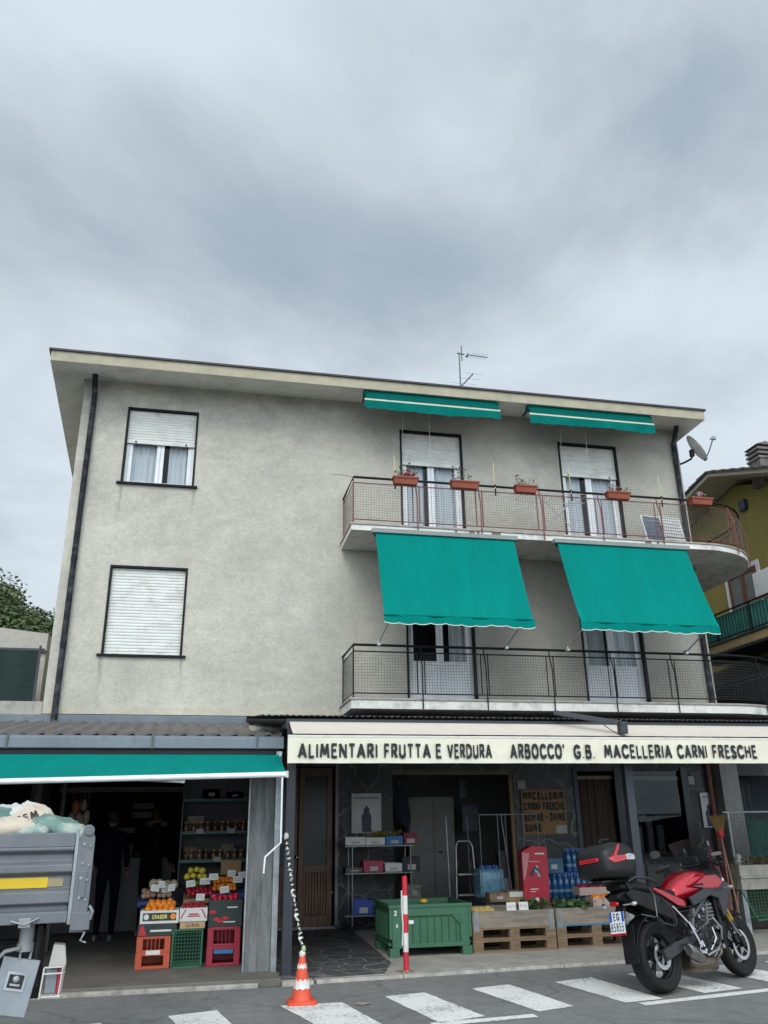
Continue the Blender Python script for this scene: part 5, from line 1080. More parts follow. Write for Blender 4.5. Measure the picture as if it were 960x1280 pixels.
    for a,b,w,h in ((0,.062,.10,.012),(0,-.014,.10,.012),(-.044,.024,.012,.064),(.044,.024,.012,.064)): s.obox(c+M@Vector((a,-.009,b)),(w,.008,h),M)
    s.obox(c+M@Vector((0,-.0085,.024)),(.076,.004,.064),M,1); s.sphere(c+M@Vector((0,-.009,.035)),.018,12,6,(1,.4,1),0,M); s.obox(c+M@Vector((0,-.012,.008)),(.05,.006,.01),M); B(s,'plate_boss',[galv,dk],ft)
    # tail lamp with guard
    s=MB(); s.prism([(0,0),(.115,0),(.12,.02),(.10,.13),(.02,.14)],lambda a,b:(-.085+a*.75,.10,.895+b*.8),lambda a,b:(-.085+a*.75,.2,.895+b*.8)); lg=B(s,'lamp_housing',mat('dusty_cream',(.42,.41,.37),.7,var=.15),bevel=.006)
    s=MB(); s.box(-.095,-.035,.12,.19,.765,.885,0); s.box(-.034,-.016,.12,.19,.76,.885,1); B(s,'tail_lamp',[mat('lamp_grey_lens',(.20,.22,.24),.25),redl_truck],lg,bevel=.006)
    s=MB()
    for z in (.895,.865,.755): s.tube([(-.105,.10,z),(-.01,.095,z),(.0,.12,z),(.0,.20,z)],.0045,6)
    for x,y in ((-.105,.10),(-.01,.097),(.0,.19)): s.tube([(x,y,.895),(x-.01,y,.75)],.0045,6)
    B(s,'lamp_guard',mat('guard_white',(.55,.54,.50),.6),lg)
    s=MB(); s.tube([(-.15,.15,1.10),(-.16,.16,.95),(-.14,.15,.80)],.018,8); s.obox((-.15,.27,.90),(.07,.05,.34)); B(s,'mud_flap',dk)
    return t
redl_truck=mat('truck_red_lens',(.42,.02,.04),.3)
truck()
def bag(loc,rot,size,m,label,txt=None):
    t=thing('cement_bag',label,'bag',loc,rot,group='bags of building material on the truck'); s=MB(); nx,ny=30,22; rng=random.Random(hash(label)%1000+3 if False else int(loc[0]*971+loc[2]*317)%997)
    W_,D_,H_=size; vs=[];fs=[]
    def hgt(u,v): return (max(0,(1-abs(u)**3.2))*max(0,(1-abs(v)**3)))**.5
    ph=rng.uniform(0,6)
    for sgn in (1,-1):
        for j in range(ny+1):
            for i in range(nx+1):
                u=i/nx*2-1;v=j/ny*2-1; h=hgt(u,v); w=1+.03*math.sin(v*5+ph)
                from mathutils import noise as NZ
                h*=1+.32*NZ.noise(Vector((u*2.2+ph,v*2.2,sgn)))+.2*NZ.noise(Vector((u*6+ph,v*6,sgn)))
                vs.append((u*W_/2*w,v*D_/2*(1+.04*math.sin(u*4+ph)),sgn*H_/2*h*(1+.12*math.sin(u*6+ph)*math.cos(v*5))+.05*H_*math.sin(u*3+ph)))
    k=(nx+1)*(ny+1)
    fs=[(j*(nx+1)+i,j*(nx+1)+i+1,(j+1)*(nx+1)+i+1,(j+1)*(nx+1)+i) for j in range(ny) for i in range(nx)]
    fs+=[tuple(k+q for q in reversed(f)) for f in fs]
    s.add(vs,fs); b=s.build('sack',m,t,world=False,smooth=80)
    if txt:
        s=MB(); strokes(txt,.05,.13,(-.06,-D_/2*.72,H_/2*.92),(1,0,0),(0,.75,.60),sw=.2,mb=s); s.build('sack_print',blk,t,world=False,fix=False)
beige=mat('paper_sack_beige',(.50,.43,.34),.8,var=.12,scale=6,bump=.4,bscale=12); tealb=mat('sack_teal_print',(.12,.22,.185),.6,var=.35,scale=4,dirt=((.50,.48,.42),.8,5),bump=.4,bscale=12); whit=mat('sack_white',(.50,.50,.48),.7,var=.15,scale=5,bump=.3,bscale=12)
bag((-1.12,5.42,1.60),(0,R(4),R(12)),(.42,.34,.12),beige,'beige cement bag lying flat against the gate at the far left')
bag((-1.04,5.62,1.625),(R(24),R(-20),R(20)),(.34,.27,.13),beige,'beige cement bag propped highest in the pile with dark print','CEM')
bag((-.80,5.50,1.585),(R(4),R(14),R(5)),(.36,.30,.13),tealb,'teal and white bag at the rear right corner of the truck bed')
bag((-.98,5.36,1.59),(R(6),R(3),R(-8)),(.30,.2,.09),tealb,'small teal striped bag lying in front of the propped beige bag')
bag((-1.28,5.60,1.66),(R(10),R(20),R(-15)),(.36,.30,.15),tealb,'greenish bag at the very left of the load')
bag((-1.12,5.75,1.68),(R(5),R(-8),R(30)),(.30,.26,.12),whit,'white bag between the greenish bag and the propped beige bag')
# ================================================================= CONE, TAPE, BOLLARD
t=thing('traffic_cone','orange traffic cone with peeling white bands and striped tape tied to its tip','cone',(1.05,8.98,0)); orng=mat('cone_orange',(.62,.075,.03),.55,var=.1); wb=mat('cone_white_band',(.62,.60,.57),.6,var=.1,scale=14,dirt=((.60,.09,.04),.9,9))
s=MB(); 
sq=[(.14*math.copysign(min(1,abs(math.cos(q))*1.25),math.cos(q)),.14*math.copysign(min(1,abs(math.sin(q))*1.25),math.sin(q))) for q in [2*PI*i/32 for i in range(32)]]
s.loft([[(1.05+a,8.98+b,.004) for a,b in sq],[(1.05+a,8.98+b,.02) for a,b in sq],[(1.05+a*.9,8.98+b*.9,.032) for a,b in sq]]); s.build('base',orng,t,smooth=40)
s=MB(); s.lathe([(.098,.03),(.094,.035),(.082,.12),(.028,.40),(.024,.41)],(1.05,8.98,0),n=32); s.build('body',orng,t,smooth=50)
for z0,z1 in ((.13,.205),(.30,.335)):
    s=MB(); r=lambda z:.082-(z-.12)*.193+.002; s.lathe([(r(z0),z0),(r(z1),z1)],(1.05,8.98,0),n=32); s.v=[(1.05+(x-1.05),y,z+.012*math.sin(9*math.atan2(y-8.98,x-1.05))*(1 if z>z0+.01 else .6)) for x,y,z in s.v]; s.f=[f for f in s.f if len(f)==4]; s.m=[0]*len(s.f); s.build('white_band',wb,t,smooth=50,fix=False)
s=MB(); s.sphere((1.05,8.98,.42),.03,12,8,(1,1,1.3),jit=.15); s.sphere((1.06,8.97,.465),.022,10,8,(1,1,1.4),jit=.2,mi=1); s.build('tape_knot',[mat('tape_white',(.62,.62,.58),.5),mat('tape_greenish',(.40,.48,.25),.5)],t,smooth=60)
a=Vector((1.05,8.98,.48)); b=Vector((.985,10.27,1.47)); pts=[]
for i in range(41):
    q=i/40; pts.append(a.lerp(b,q)-Vector((0,0,.07*math.sin(PI*q))))
t=thing('barrier_tape','twisted black and white barrier tape running from the cone up to the dark post','barrier tape',tuple(a))
m1=MB(); m2=MB(); k=0
N_=132
for i in range(N_):
    q0,q1=i/N_,(i+1)/N_
    def pp(q): return a.lerp(b,q)-Vector((0,0,.07*math.sin(PI*q)))
    p,q=pp(q0),pp(q1); w=.024*(.75+.3*math.sin(i*1.3)); an0=i*.42; an1=(i+1)*.42
    d=(q-p).normalized(); u=d.cross(Vector((1,0,0))).normalized(); v=d.cross(u)
    e0=(u*math.cos(an0)+v*math.sin(an0))*w; e1=(u*math.cos(an1)+v*math.sin(an1))*w; e0+=d*.01;
    tgt=m1 if (i//3)%2 else m2
    f0=(v*math.cos(an0)-u*math.sin(an0))*.004; f1=(v*math.cos(an1)-u*math.sin(an1))*.004
    tgt.add([p-e0-f0,q-e1-f1,q+e1-f1,p+e0-f0,p-e0+f0,q-e1+f1,q+e1+f1,p+e0+f0],[(0,1,2,3),(7,6,5,4),(0,4,5,1),(3,2,6,7)])
o=m1.build('white_stripes',mat('tape_white',(.62,.62,.58),.5),t,fix=False); m2.build('black_stripes',blk,t,fix=False)
s=MB(); s.sphere(tuple(b),.03,10,8,(1,1,1.5),jit=.15); s.build('tied_end',mat('tape_white',(.62,.62,.58),.5),t,smooth=60)
t=thing('bollard','slim red and white striped bollard standing before the green bin','bollard',(2.37,10.2,.03)); rp_=mat('bollard_red',(.50,.015,.03),.45,var=.1,dirt=((.20,.05,.03),.35,20)); wp_=mat('bollard_white',(.62,.60,.58),.5,dirt=((.35,.2,.15),.35,25))
for k in range(5): 
    s=MB(); s.cyl((2.37,10.2,.04+k*.194),(2.37,10.2,.04+(k+1)*.194),.031,n=20); s.build('red_band' if k%2==0 else 'white_band',rp_ if k%2==0 else wp_,t,smooth=40)
s=MB(); s.lathe([(.0,1.026),(.02,1.022),(.031,1.01)],(2.37,10.2,0)); s.build('cap',rp_,t,smooth=60); s=MB(); s.lathe([(.031,.05),(.05,.036),(.12,.033),(.125,.031)],(2.37,10.2,0),n=24); s.build('rusty_collar',mat('rusty_concrete',(.22,.17,.12),.9,var=.3,scale=20),t,smooth=50)
s=MB(); s.box(2.405,2.46,10.17,10.19,.52,.555); s.build('white_tag',wcard,t)
s=MB(); s.tube([(2.33,10.19,.87),(2.325,10.18,.7),(2.335,10.17,.5),(2.325,10.18,.30)],.008,6); s.build('chain',mat('plastic_chain',(.6,.58,.55),.6),t)
# ================================================================= GREEN BIN, PALLETS
t=thing('plastic_bin','large green plastic bin with ribbed side standing on the pavement','bin',(2.94,11.75,.03)); gp=mat('bin_green',(.035,.125,.068),.5,var=.12,scale=4,dirt=((.035,.10,.05),.5,6)); gpd=mat('bin_green_dark',(.02,.085,.04),.6)
x0,x1,y0,y1,z0,z1=2.41,3.49,11.26,12.22,.13,.62
s=MB(); w=.035
s.box(x0,x0+w,y0,y1,z0+.1,z1);s.box(x1-w,x1,y0,y1,z0+.1,z1);s.box(x0+w,x1-w,y1-w,y1,z0+.1,z1);s.box(x0+w,x1-w,y0+.03,y0+.05,z0,z1-.10);s.box(x0+w,x1-w,y0,y0+w,z1-.13,z1);s.box(x0+w,x1-w,y0,y0+w,z0,z0+.05);s.box(x0+.0,x1-.0,y0+.06,y1-.01,z0+.02,z0+.06)
for a in (x0,x1-.15): s.box(a+(w if a==x0 else 0),a+.15-(w if a!=x0 else 0),y0-.004,y0+.06,z0,z1-.13)
s.prism([(x0+.15,z1-.13),(x0+.26,z1-.13),(x0+.15,z1-.24)],lambda a,b:(a,y0+.0,b),lambda a,b:(a,y0+.05,b)); s.prism([(x1-.15,z1-.13),(x1-.15,z1-.24),(x1-.26,z1-.13)],lambda a,b:(a,y0+.0,b),lambda a,b:(a,y0+.05,b))
for k in range(8): s.box(x0+.21+k*.095,x0+.223+k*.095,y0+.006,y0+.03,z0+.05,z1-.14)
for k in range(7): s.box(x0-.012,x0,y0+.14+k*.11,y0+.153+k*.11,z0+.1,z1-.1)
s.build('tub',gp,t,bevel=.006)
for a in (x0,x1-.13):
    for b in (y0,y1-.13): s=MB(); s.prism([(a,b),(a+.13,b),(a+.13,b+.13),(a,b+.13)],lambda p,q:(p,q,.03),lambda p,q:(p,q,z0)); s.build('foot',gp,t,bevel=.006)
s=MB(); s.box(x0-.012,x1+.012,y0-.012,y0+.0,z1-.035,z1+.005); s.box(x0-.012,x0,y0,y1,z1-.035,z1+.005); s.box(x1,x1+.012,y0,y1,z1-.035,z1+.005); s.build('rim',gp,t,bevel=.004)
s=MB(); strokes('2',.06,.035,(x0+.06,y0-.006,.50),sw=.18,mb=s); strokes('4',.05,.03,(x0+.08,y0-.006,.36),sw=.18,mb=s); s.build('painted_mark',wcard,t,fix=False)
tag(recenter((lambda m:(m.sphere((3.05,12.0,.60),.04,10,8,(1.3,1,.8),jit=.1),m.build('lemon',mat('lemon_yellow',(.60,.45,.04),.5),smooth=60))[1])(MB())),'lone yellow fruit lying on the far rim side of the green bin','fruit')
def pallet(x,y,z,mt_,label,grp='wooden pallets under the produce'):
    t=thing('pallet',label,'pallet',(x,y,z),group=grp); L=1.14; D=.80
    s=MB()
    for k in range(5): s.box(-L/2,L/2,-D/2+k*.165,-D/2+k*.165+.13,.118,.14)
    s.build('top_deck',mt_,t,world=False,bevel=.003)
    s=MB()
    for k in range(3): s.box(-L/2,L/2,-D/2+k*.34,-D/2+k*.34+.11,0,.02)
    s.build('bottom_deck',woodp,t,world=False,bevel=.003)
    for bx in (-L/2,-.07,L/2-.14):
        s=MB()
        for by in (-D/2,-.05,D/2-.10): s.box(bx,bx+.14,by+.002,by+.10,.02,.118)
        s.build('block_row',mt_ if mt_ is not bluep else woodp,t,world=False,bevel=.004)
    return t
pallet(4.09,11.72,.03,woodp,'brown wooden pallet at the bottom of the left produce stack'); pallet(4.09,11.72,.172,woodp,'brown wooden pallet directly under the left produce collar')
pallet(5.27,11.78,.03,woodp,'brown wooden pallet at the bottom of the right produce stack'); pallet(5.27,11.78,.172,bluep,'blue painted pallet directly under the right produce collar')
def collar(x,y,label):
    t=thing('pallet_collar',label,'crate',(x,y,.313),group='wooden collars holding produce'); L=1.13;D=.79
    s=MB(); s.box(-L/2,L/2,-D/2,-D/2+.022,0,.195); s.box(-L/2,L/2,D/2-.022,D/2,0,.195); s.box(-L/2,-L/2+.022,-D/2+.022,D/2-.022,0,.195); s.box(L/2-.022,L/2,-D/2+.022,D/2-.022,0,.195); s.box(-L/2+.03,L/2-.03,-D/2+.03,D/2-.03,.10,.105); s.build('boards',woodg,t,world=False,bevel=.003)
    for sx in (-1,1):
        s=MB(); s.box(sx*(L/2-.05)-.03,sx*(L/2-.05)+.03,-D/2-.006,-D/2,-.04,.19); s.box(sx*(L/2-.05)-.006,sx*(L/2-.05)+.006,-D/2-.012,-D/2-.006,-.04,.19); s.build('hinge',galv,t,world=False)
collar(4.09,11.72,'weathered wooden collar on the all brown pallets, with price cards'); collar(5.27,11.78,'weathered wooden collar on the blue pallet, behind the motorcycle tail')
def veg(name,label,cat,c,sp,n,h,size,m): 
    s=MB(); leaves(s,c,n,sp,h,size); tag(recenter(s.build(name,m,fix=False)),label,cat)
veg('leafy_vegetables','heap of leafy green vegetables in the right wooden collar','vegetables',(5.05,11.65,.47),(.14,.12),380,.08,.08,leafg)
veg('herb_pile','dark leafy herbs at the right edge of the left wooden collar','vegetables',(4.52,11.8,.46),(.07,.1),160,.10,.08,leafg)
# fruit helpers
def fruit_proto(name,r,m,sc=(1,1,.93)):
    s=MB(); s.sphere((0,0,0),r,14,10,sc); me=s.build(name,m,smooth=70); return me
def place(proto,pts,label,cat,group,used=[]):
    for i,p in enumerate(pts):
        if proto.name not in used: o=proto; used.append(proto.name)
        else: o=proto.copy(); COL.objects.link(o)
        o.location=Vector(p)+Vector((random.gauss(0,.005),random.gauss(0,.005),0)); k_=random.uniform(.86,1.12); o.scale=(k_,k_*random.uniform(.93,1.05),k_); o.rotation_euler=(random.uniform(-.5,.5),random.uniform(-.5,.5),random.uniform(0,6)); tag(o,label,cat,group)
def pile(x0,x1,y0,y1,z0,z1,r,nx,ny,layers=1):
    out=[]
    for L_ in range(layers):
        for j in range(ny-L_):
            for i in range(nx-L_):
                u=(i+.5+L_*.5)/nx; v=(j+.5+L_*.5)/ny
                out.append((x0+(x1-x0)*u+random.uniform(-.006,.006),y0+(y1-y0)*v+random.uniform(-.006,.006),z0+(z1-z0)*v+L_*r*1.35+random.uniform(-.006,.006)))
    return out
orn=mat('orange_fruit',(.75,.22,.015),.45,bump=.15,bscale=200,var=.12); redf=mat('red_fruit',(.33,.012,.03),.35,var=.3); yel=mat('yellow_fruit',(.62,.50,.05),.45,var=.15); brn=mat('onion_brown',(.35,.20,.12),.6,var=.25); redb=mat('bright_red_fruit',(.48,.01,.03),.3,var=.2); pale=mat('pale_fruit',(.42,.38,.22),.6,var=.2)
place(fruit_proto('orange',.037,orn),pile(-.575,-.235,11.06,11.30,.665,.735,.037,5,3)+pile(-.55,-.26,11.16,11.30,.73,.76,.037,4,2),'orange in the white crate on the far left of the fruit stand','orange','oranges in the white crate')
place(fruit_proto('cherry_tomato',.022,redf),pile(-.15,.12,11.08,11.28,.665,.72,.022,7,4),'small dark red fruit in the striped white crate','fruit','red fruit in the striped crate')
place(fruit_proto('red_pepper',.033,redb,(1,.8,1.2)),pile(.20,.50,11.10,11.24,.765,.80,.03,5,2),'bright red fruit on top of the tall dark box','fruit','red fruit on the dark box')
place(fruit_proto('mandarin',.030,orn),pile(.20,.50,11.45,11.72,.84,.98,.03,6,4)+pile(.24,.46,11.55,11.72,.93,.98,.03,4,2),'mandarin heaped at the right back of the fruit stand','mandarin','mandarins at the back right')
place(fruit_proto('plum',.030,redf),pile(-.12,.20,11.42,11.62,.80,.88,.03,6,4),'dark red plum in the middle of the fruit stand','plum','plums in the middle tray')
place(fruit_proto('quince',.042,yel),[(-.13,11.85,.99),(-.05,11.85,1.0),(.03,11.86,.99),(.10,11.86,.985),(-.09,11.92,1.06),(-.01,11.92,1.07),(.06,11.92,1.055)],'yellow fruit piled at the top back of the fruit stand','fruit','yellow fruit at the back')
place(fruit_proto('onion',.033,brn),pile(-.66,-.30,11.42,11.62,.80,.86,.03,6,3),'brown onion behind the crate of oranges','onion','onions behind the oranges')
place(fruit_proto('melon',.055,pale),pile(-.58,-.25,11.68,11.84,.89,.93,.05,4,2),'pale round fruit behind the onions','fruit','pale fruit at the back left')
place(fruit_proto('lime',.024,mat('lime_green',(.20,.30,.04),.5)),pile(-.10,.16,11.70,11.80,.90,.93,.02,6,2),'small green fruit below the yellow ones','fruit','small green fruit')
def box_open(name,label,cat,x0,x1,y0,y1,z0,z1,m,th=.012,extra=None,tilt=0,mi=None):
    t=thing(name,label,cat,((x0+x1)/2,(y0+y1)/2,z0),(R(tilt),0,0)); L=x1-x0;D=y1-y0;H=z1-z0
    s=MB(); s.box(-L/2,L/2,-D/2,-D/2+th,0,H); s.box(-L/2,L/2,D/2-th,D/2,0,H); s.box(-L/2,-L/2+th,-D/2+th,D/2-th,0,H); s.box(L/2-th,L/2,-D/2+th,D/2-th,0,H); s.box(-L/2+th,L/2-th,-D/2+th,D/2-th,.01,.02+H*.3)
    b=s.build('box_walls',m,t,world=False,bevel=.003)
    if extra: extra(t,L,D,H)
    return t
def lab(m,x0,x1,z0,z1,txt=None,tm=None,name='printed_label'):
    def f(t,L,D,H):
        s=MB(); s.box(x0,x1,-D/2-.003,-D/2,z0,z1); s.build(name,m,t,world=False)
        if txt: s=MB(); strokes(txt,(z1-z0)*.55,(x1-x0)*.6,(x0+(x1-x0)*.2,-D/2-.005,z0+(z1-z0)*.22),sw=.2,mb=s); s.build('label_print',tm,t,world=False,fix=False)
    return f
dkbox=mat('printed_dark_box',(.02,.03,.028),.5,var=.2); cardt=mat('tan_card_box',(.45,.31,.16),.8,var=.1); redprint=mat('red_print',(.45,.02,.03),.6); ylw=mat('yellow_print',(.60,.50,.12),.6)
def orlab(t,L,D,H):
    s=MB(); s.box(-L/2+.03,L/2-.03,-D/2-.003,-D/2,.03,.115); s.build('printed_label',dkbox,t,world=False)
    s=MB(); strokes('CRASOR',.045,.17,(-.085,-D/2-.005,.05),sw=.24,gap=.12,mb=s); s.build('label_print',ylw,t,world=False,fix=False)
    s=MB(); s.lathe([(0,0),(.030,0),(.030,.003),(0,.003)],(-L/2+.07,-D/2-.004,.073),Matrix.Rotation(PI/2,3,'X'),20); s.build('label_emblem',wcard,t,world=False)
    s=MB(); s.lathe([(0,0),(.032,0),(.032,.003),(0,.003)],(L/2-.065,-D/2-.004,.073),Matrix.Rotation(PI/2,3,'X'),20); s.build('label_fruit',orn,t,world=False)
box_open('fruit_crate','white crate with dark printed band holding the oranges','crate',-.625,-.185,11.03,11.34,.535,.675,wcard,extra=orlab)
def cherrylab(t,L,D,H):
    s=MB(); s.prism([(-L/2+.005,.01),(-L/2+.10,.01),(-L/2+.06,.11),(-L/2+.03,.11)],lambda a,b:(a,-D/2-.003,b),lambda a,b:(a,-D/2,b)); s.build('red_print',redprint,t,world=False)
    s=MB(); s.box(-.08,.16,-D/2-.003,-D/2,.045,.065); s.build('white_print',wcard,t,world=False)
box_open('fruit_crate','dark printed box with a red corner directly under the orange crate','crate',-.64,-.20,11.04,11.36,.405,.532,dkbox,extra=cherrylab)
def stripes_lab(t,L,D,H):
    for sg in (-1,1):
        s=MB(); s.prism([(sg*(L/2-.005),.03),(sg*(L/2-.02),.03),(sg*(L/2-.075),.13),(sg*(L/2-.06),.13)],lambda a,b:(a,-D/2-.003,b),lambda a,b:(a,-D/2,b)); s.build('red_stripe',redprint,t,world=False)
    s=MB(); s.box(-.07,.08,-D/2-.003,-D/2,.05,.062); s.box(-.05,.06,-D/2-.003,-D/2,.07,.085); s.build('script_print',redprint,t,world=False)
box_open('fruit_crate','white crate with diagonal red stripes in the middle of the stand','crate',-.175,.145,11.04,11.34,.545,.69,wcard,extra=stripes_lab)
def labella(t,L,D,H):
    tm=textmesh('La Bella',.04,.15,(-.07,-D/2-.003,.02),(1,0,0),(0,0,1),0,bold=.01); tm.build('label_print',mat('brown_print',(.14,.06,.03),.7),t,world=False,fix=False)
box_open('fruit_crate','tan cardboard tray on top of the green wire crate','crate',-.165,.125,11.05,11.35,.468,.542,cardt,extra=labella)
def darklab(t,L,D,H):
    s=MB()
    for a,b in ((-.15,.16),(-.10,.08),(-.06,.06),(.0,.09)): s.sphere((a,-D/2,b),.03,10,6,(1.4,.15,.7))
    s.build('fruit_print',redprint,t,world=False)
    s=MB(); s.box(.02,.14,-D/2-.003,-D/2,.20,.215); s.box(-.02,.12,-D/2-.003,-D/2,.045,.057); s.build('white_print',wcard,t,world=False)
box_open('fruit_crate','tall dark printed box at the right end of the front row','crate',.16,.555,11.05,11.36,.475,.765,dkbox,extra=darklab)
for a,b,c,lb in ((-.68,-.28,.72,'shallow tray of onions behind the orange crate'),(-.14,.20,.73,'shallow tray of plums behind the striped crate'),(.18,.60,.78,'shallow blue edged tray of mandarins at the right')):
    box_open('produce_tray',lb,'tray',a-.01,b+.02,11.40,11.72,c,c+.06,mat('tray_blue',(.03,.06,.20),.6) if a>.1 or a<-.5 else card,tilt=12)
box_open('wooden_punnet','shallow wooden punnet of small brown fruit standing at the top right of the stand','punnet',.30,.56,11.95,12.0,1.0,1.17,card)
# stand under the back rows
t=thing('produce_stand','dark stepped stand carrying the back rows of fruit','stand',(0,11.7,.06)); s=MB(); s.box(-.66,.60,11.39,11.66,.06,.71); s.build('front_step',vdk,t); s=MB(); s.box(-.66,.62,11.68,12.05,.06,.86); s.build('back_step',vdk,t)
# crates at the bottom
def stack_crate(x,z,h,m,label,win,grp=None):
    t=thing('plastic_crate',label,'crate',(x,11.22,z),group=grp); L=.385;D=.34
    s=MB(); th=.018; f=-D/2
    s.box(-L/2,-L/2+.07,f,f+th,0,h); s.box(L/2-.07,L/2,f,f+th,0,h); s.box(-L/2+.07,L/2-.07,f,f+th,0,.03); s.box(-L/2+.07,L/2-.07,f,f+th,h-.03,h)
    if win=='bars':
        for k in range(4): s.box(-.075+k*.045,-.065+k*.045,f+.002,f+th-.002,.03,h-.03)
    s.box(-L/2,L/2,D/2-th,D/2,0,h); s.box(-L/2,-L/2+th,f+th,D/2-th,0,h); s.box(L/2-th,L/2,f+th,D/2-th,0,h); s.box(-L/2+th,L/2-th,f+th,D/2-th,.01,.02)
    s.build('shell',m,t,world=False,bevel=.006); return t
orc=mat('orange_red_plastic',(.42,.07,.03),.5,var=.1); crc=mat('crimson_plastic',(.30,.015,.035),.5,var=.1); gwc=mat('green_wire_crate',(.02,.12,.06),.5)
t=stack_crate(-.45,.062,.165,orc,'orange red crate on the floor, lowest of its pair','win','orange red crates'); t=stack_crate(-.45,.23,.172,orc,'orange red crate with bars, upper one of its pair','bars','orange red crates')
s=MB(); s.box(-.08,.08,-.176,-.170,-.02,.025); s.build('white_label',wcard,t,world=False)
t=stack_crate(.355,.062,.20,crc,'crimson crate on the floor at the right of the stand','win','crimson crates'); s=MB(); s.box(-.11,.11,-.178,-.171,.13,.17,0); s.build('blue_card',mat('blue_card',(.02,.16,.36),.6),t,world=False)
stack_crate(.355,.264,.205,crc,'crimson barred crate under the tall dark box','bars','crimson crates')
t=thing('wire_crate','green wire mesh crate standing between the orange and crimson crates','crate',(-.07,11.2,.06)); s=MB(); X0,X1=-.235,.10
for a in (X0,X1): 
    for y in (11.04,11.36): s.beam((a,y,.06),(a,y,.465),.018,.018)
for z in (.07,.457):
    for y in (11.04,11.36): s.beam((X0,y,z),(X1,y,z),.018,.018)
    for a in (X0,X1): s.beam((a,11.04,z),(a,11.36,z),.018,.018)
s.build('frame',gwc,t); s=MB()
for k in range(1,10): s.box(X0+k*.034-.003,X0+k*.034+.003,11.036,11.042,.07,.457)
for k in range(1,11): s.box(X0,X1,11.033,11.036,.06+k*.037-.003,.06+k*.037+.003)
s.build('mesh_front',gwc,t)
# price cards
tpl=None
for k,(x,y,z,w) in enumerate(((-.50,11.38,.86,.10),(-.36,11.45,.84,.12),(-.42,11.36,.90,.07),(-.07,11.36,.90,.11),(.10,11.40,.92,.12),(.20,11.35,.97,.11),(.05,11.20,.755,.10),(.34,11.22,.83,.11),(.42,11.42,1.00,.10),(.50,11.40,.93,.12),(.56,11.42,.98,.10),(-.30,11.38,.86,.08))):
    t=thing('price_card','white handwritten price card '+['above the oranges at the far left','beside the onions','stuck high in the oranges','left of the plums','behind the plums','right of the limes','in front on the striped crate','on top of the dark box','left most above the mandarins','low in front of the mandarins','at the pillar side of the mandarins','right of the orange crate'][k],'price card',(x,y,z),(R(-12),R(random.uniform(-6,6)),R(random.uniform(-8,8))),group='price cards on the fruit stand')
    s=MB(); s.box(-w/2,w/2,-.001,.001,0,.075); s.build('card_sheet',wcard,t,world=False); s=MB()
    zz=.048
    for r_ in range(2):
        pts=[(-w*.36+i*w*.72/9,-.003,zz-r_*.024+random.uniform(-.008,.008)) for i in range(10)]; s.tube(pts,.0018,4)
    s.build('handwriting',mat('ink_blue',(.03,.04,.10),.7),t,world=False,fix=False)
for k,(x,w) in enumerate(((3.95,.13),(4.12,.13))):
    t=thing('price_card',('left','right')[k]+' one of the two white price cards leaning on the left wooden collar','price card',(x+.12,11.335,.505),(R(-8),0,0),group='price cards on the wooden collar'); s=MB(); s.box(-w/2,w/2,-.001,.001,0,.10); s.build('card_sheet',wcard,t,world=False); s=MB(); s.tube([(-.05+i*.011,-.003,.05+random.uniform(-.018,.018)) for i in range(10)],.002,4); s.build('handwriting',mat('ink_blue',(.03,.04,.10),.7),t,world=False,fix=False)
place(fruit_proto('potato',.032,mat('potato_yellow',(.52,.36,.10),.6,var=.2),(1.3,1,.8)),pile(3.58,3.86,11.38,11.62,.49,.52,.03,5,4),'yellow potato in the left end of the left wooden collar','potato','potatoes in the wooden collar')
for k,(x0,x1,y,z,h,m,l) in enumerate(((5.30,5.78,11.6,.50,.11,orn,'long white box of orange goods at the right end of the right collar'),(5.25,5.80,11.9,.62,.10,redf,'flat white box of pink goods behind the orange ones on the right collar'))):
    box_open('goods_box',l,'box',x0,x1,y-.12,y+.12,z,z+h,mat('pinkish_card',(.40,.30,.26),.8)); place(fruit_proto('packet',.05,m,(1.2,1,.7)),pile(x0+.03,x1-.03,y-.1,y+.08,z+h,z+h,.04,4,2),'small %s packet in a box on the right collar'%('orange' if k==0 else 'dark red'),'packet','packets on the right collar %s'%('front' if k==0 else 'back'))
# water bottles
def bottle_proto():
    t=thing('water_bottle','x','bottle',(0,0,0)); s=MB(); s.lathe([(0,0),(.042,.003),(.045,.02),(.043,.06),(.045,.065),(.043,.12),(.045,.125),(.044,.20),(.036,.25),(.016,.285),(.015,.30),(0,.30)],(0,0,0),n=14); s.build('bottle_body',mat('blue_bottle',(.02,.10,.24),.2,var=.2,coat=.4),t,world=False,smooth=50)
    s=MB(); s.lathe([(0.0,.325),(.017,.325),(.018,.298),(0.0,.298)],(0,0,0),n=12); s.build('cap',mat('cap_blue',(.05,.12,.45),.4),t,world=False,smooth=40); s=MB(); s.lathe([(.0458,.075),(.0458,.115)],(0,0,0),n=14); s.f=[f for f in s.f if len(f)==4]; s.m=[0]*len(s.f); s.build('bottle_label',mat('label_blue_white',(.16,.24,.36),.5,var=.5,scale=30),t,world=False,fix=False); return t
bp_=bottle_proto(); first=True
def bottles(x0,nx,y0,ny,z,label,grp):
    global first
    for j in range(ny):
        for i in range(nx):
            o=bp_ if first else copy_tree(bp_); first=False; o.location=(x0+i*.093,y0+j*.093,z); o['label']=label; o['group']=grp
bottles(4.95,10,12.40,4,.55,'blue water bottle standing in rows behind the right wooden collar','blue water bottles in rows'); bottles(5.45,4,12.55,2,.88,'blue water bottle in the upper layer near the motorcycle case','upper layer of water bottles')
tag(recenter((lambda m:(m.box(4.9,5.95,12.35,12.85,.03,.545),m.build('bottle_platform',dkin,bevel=.01))[1])(MB())),'low dark block under the rows of water bottles','platform')
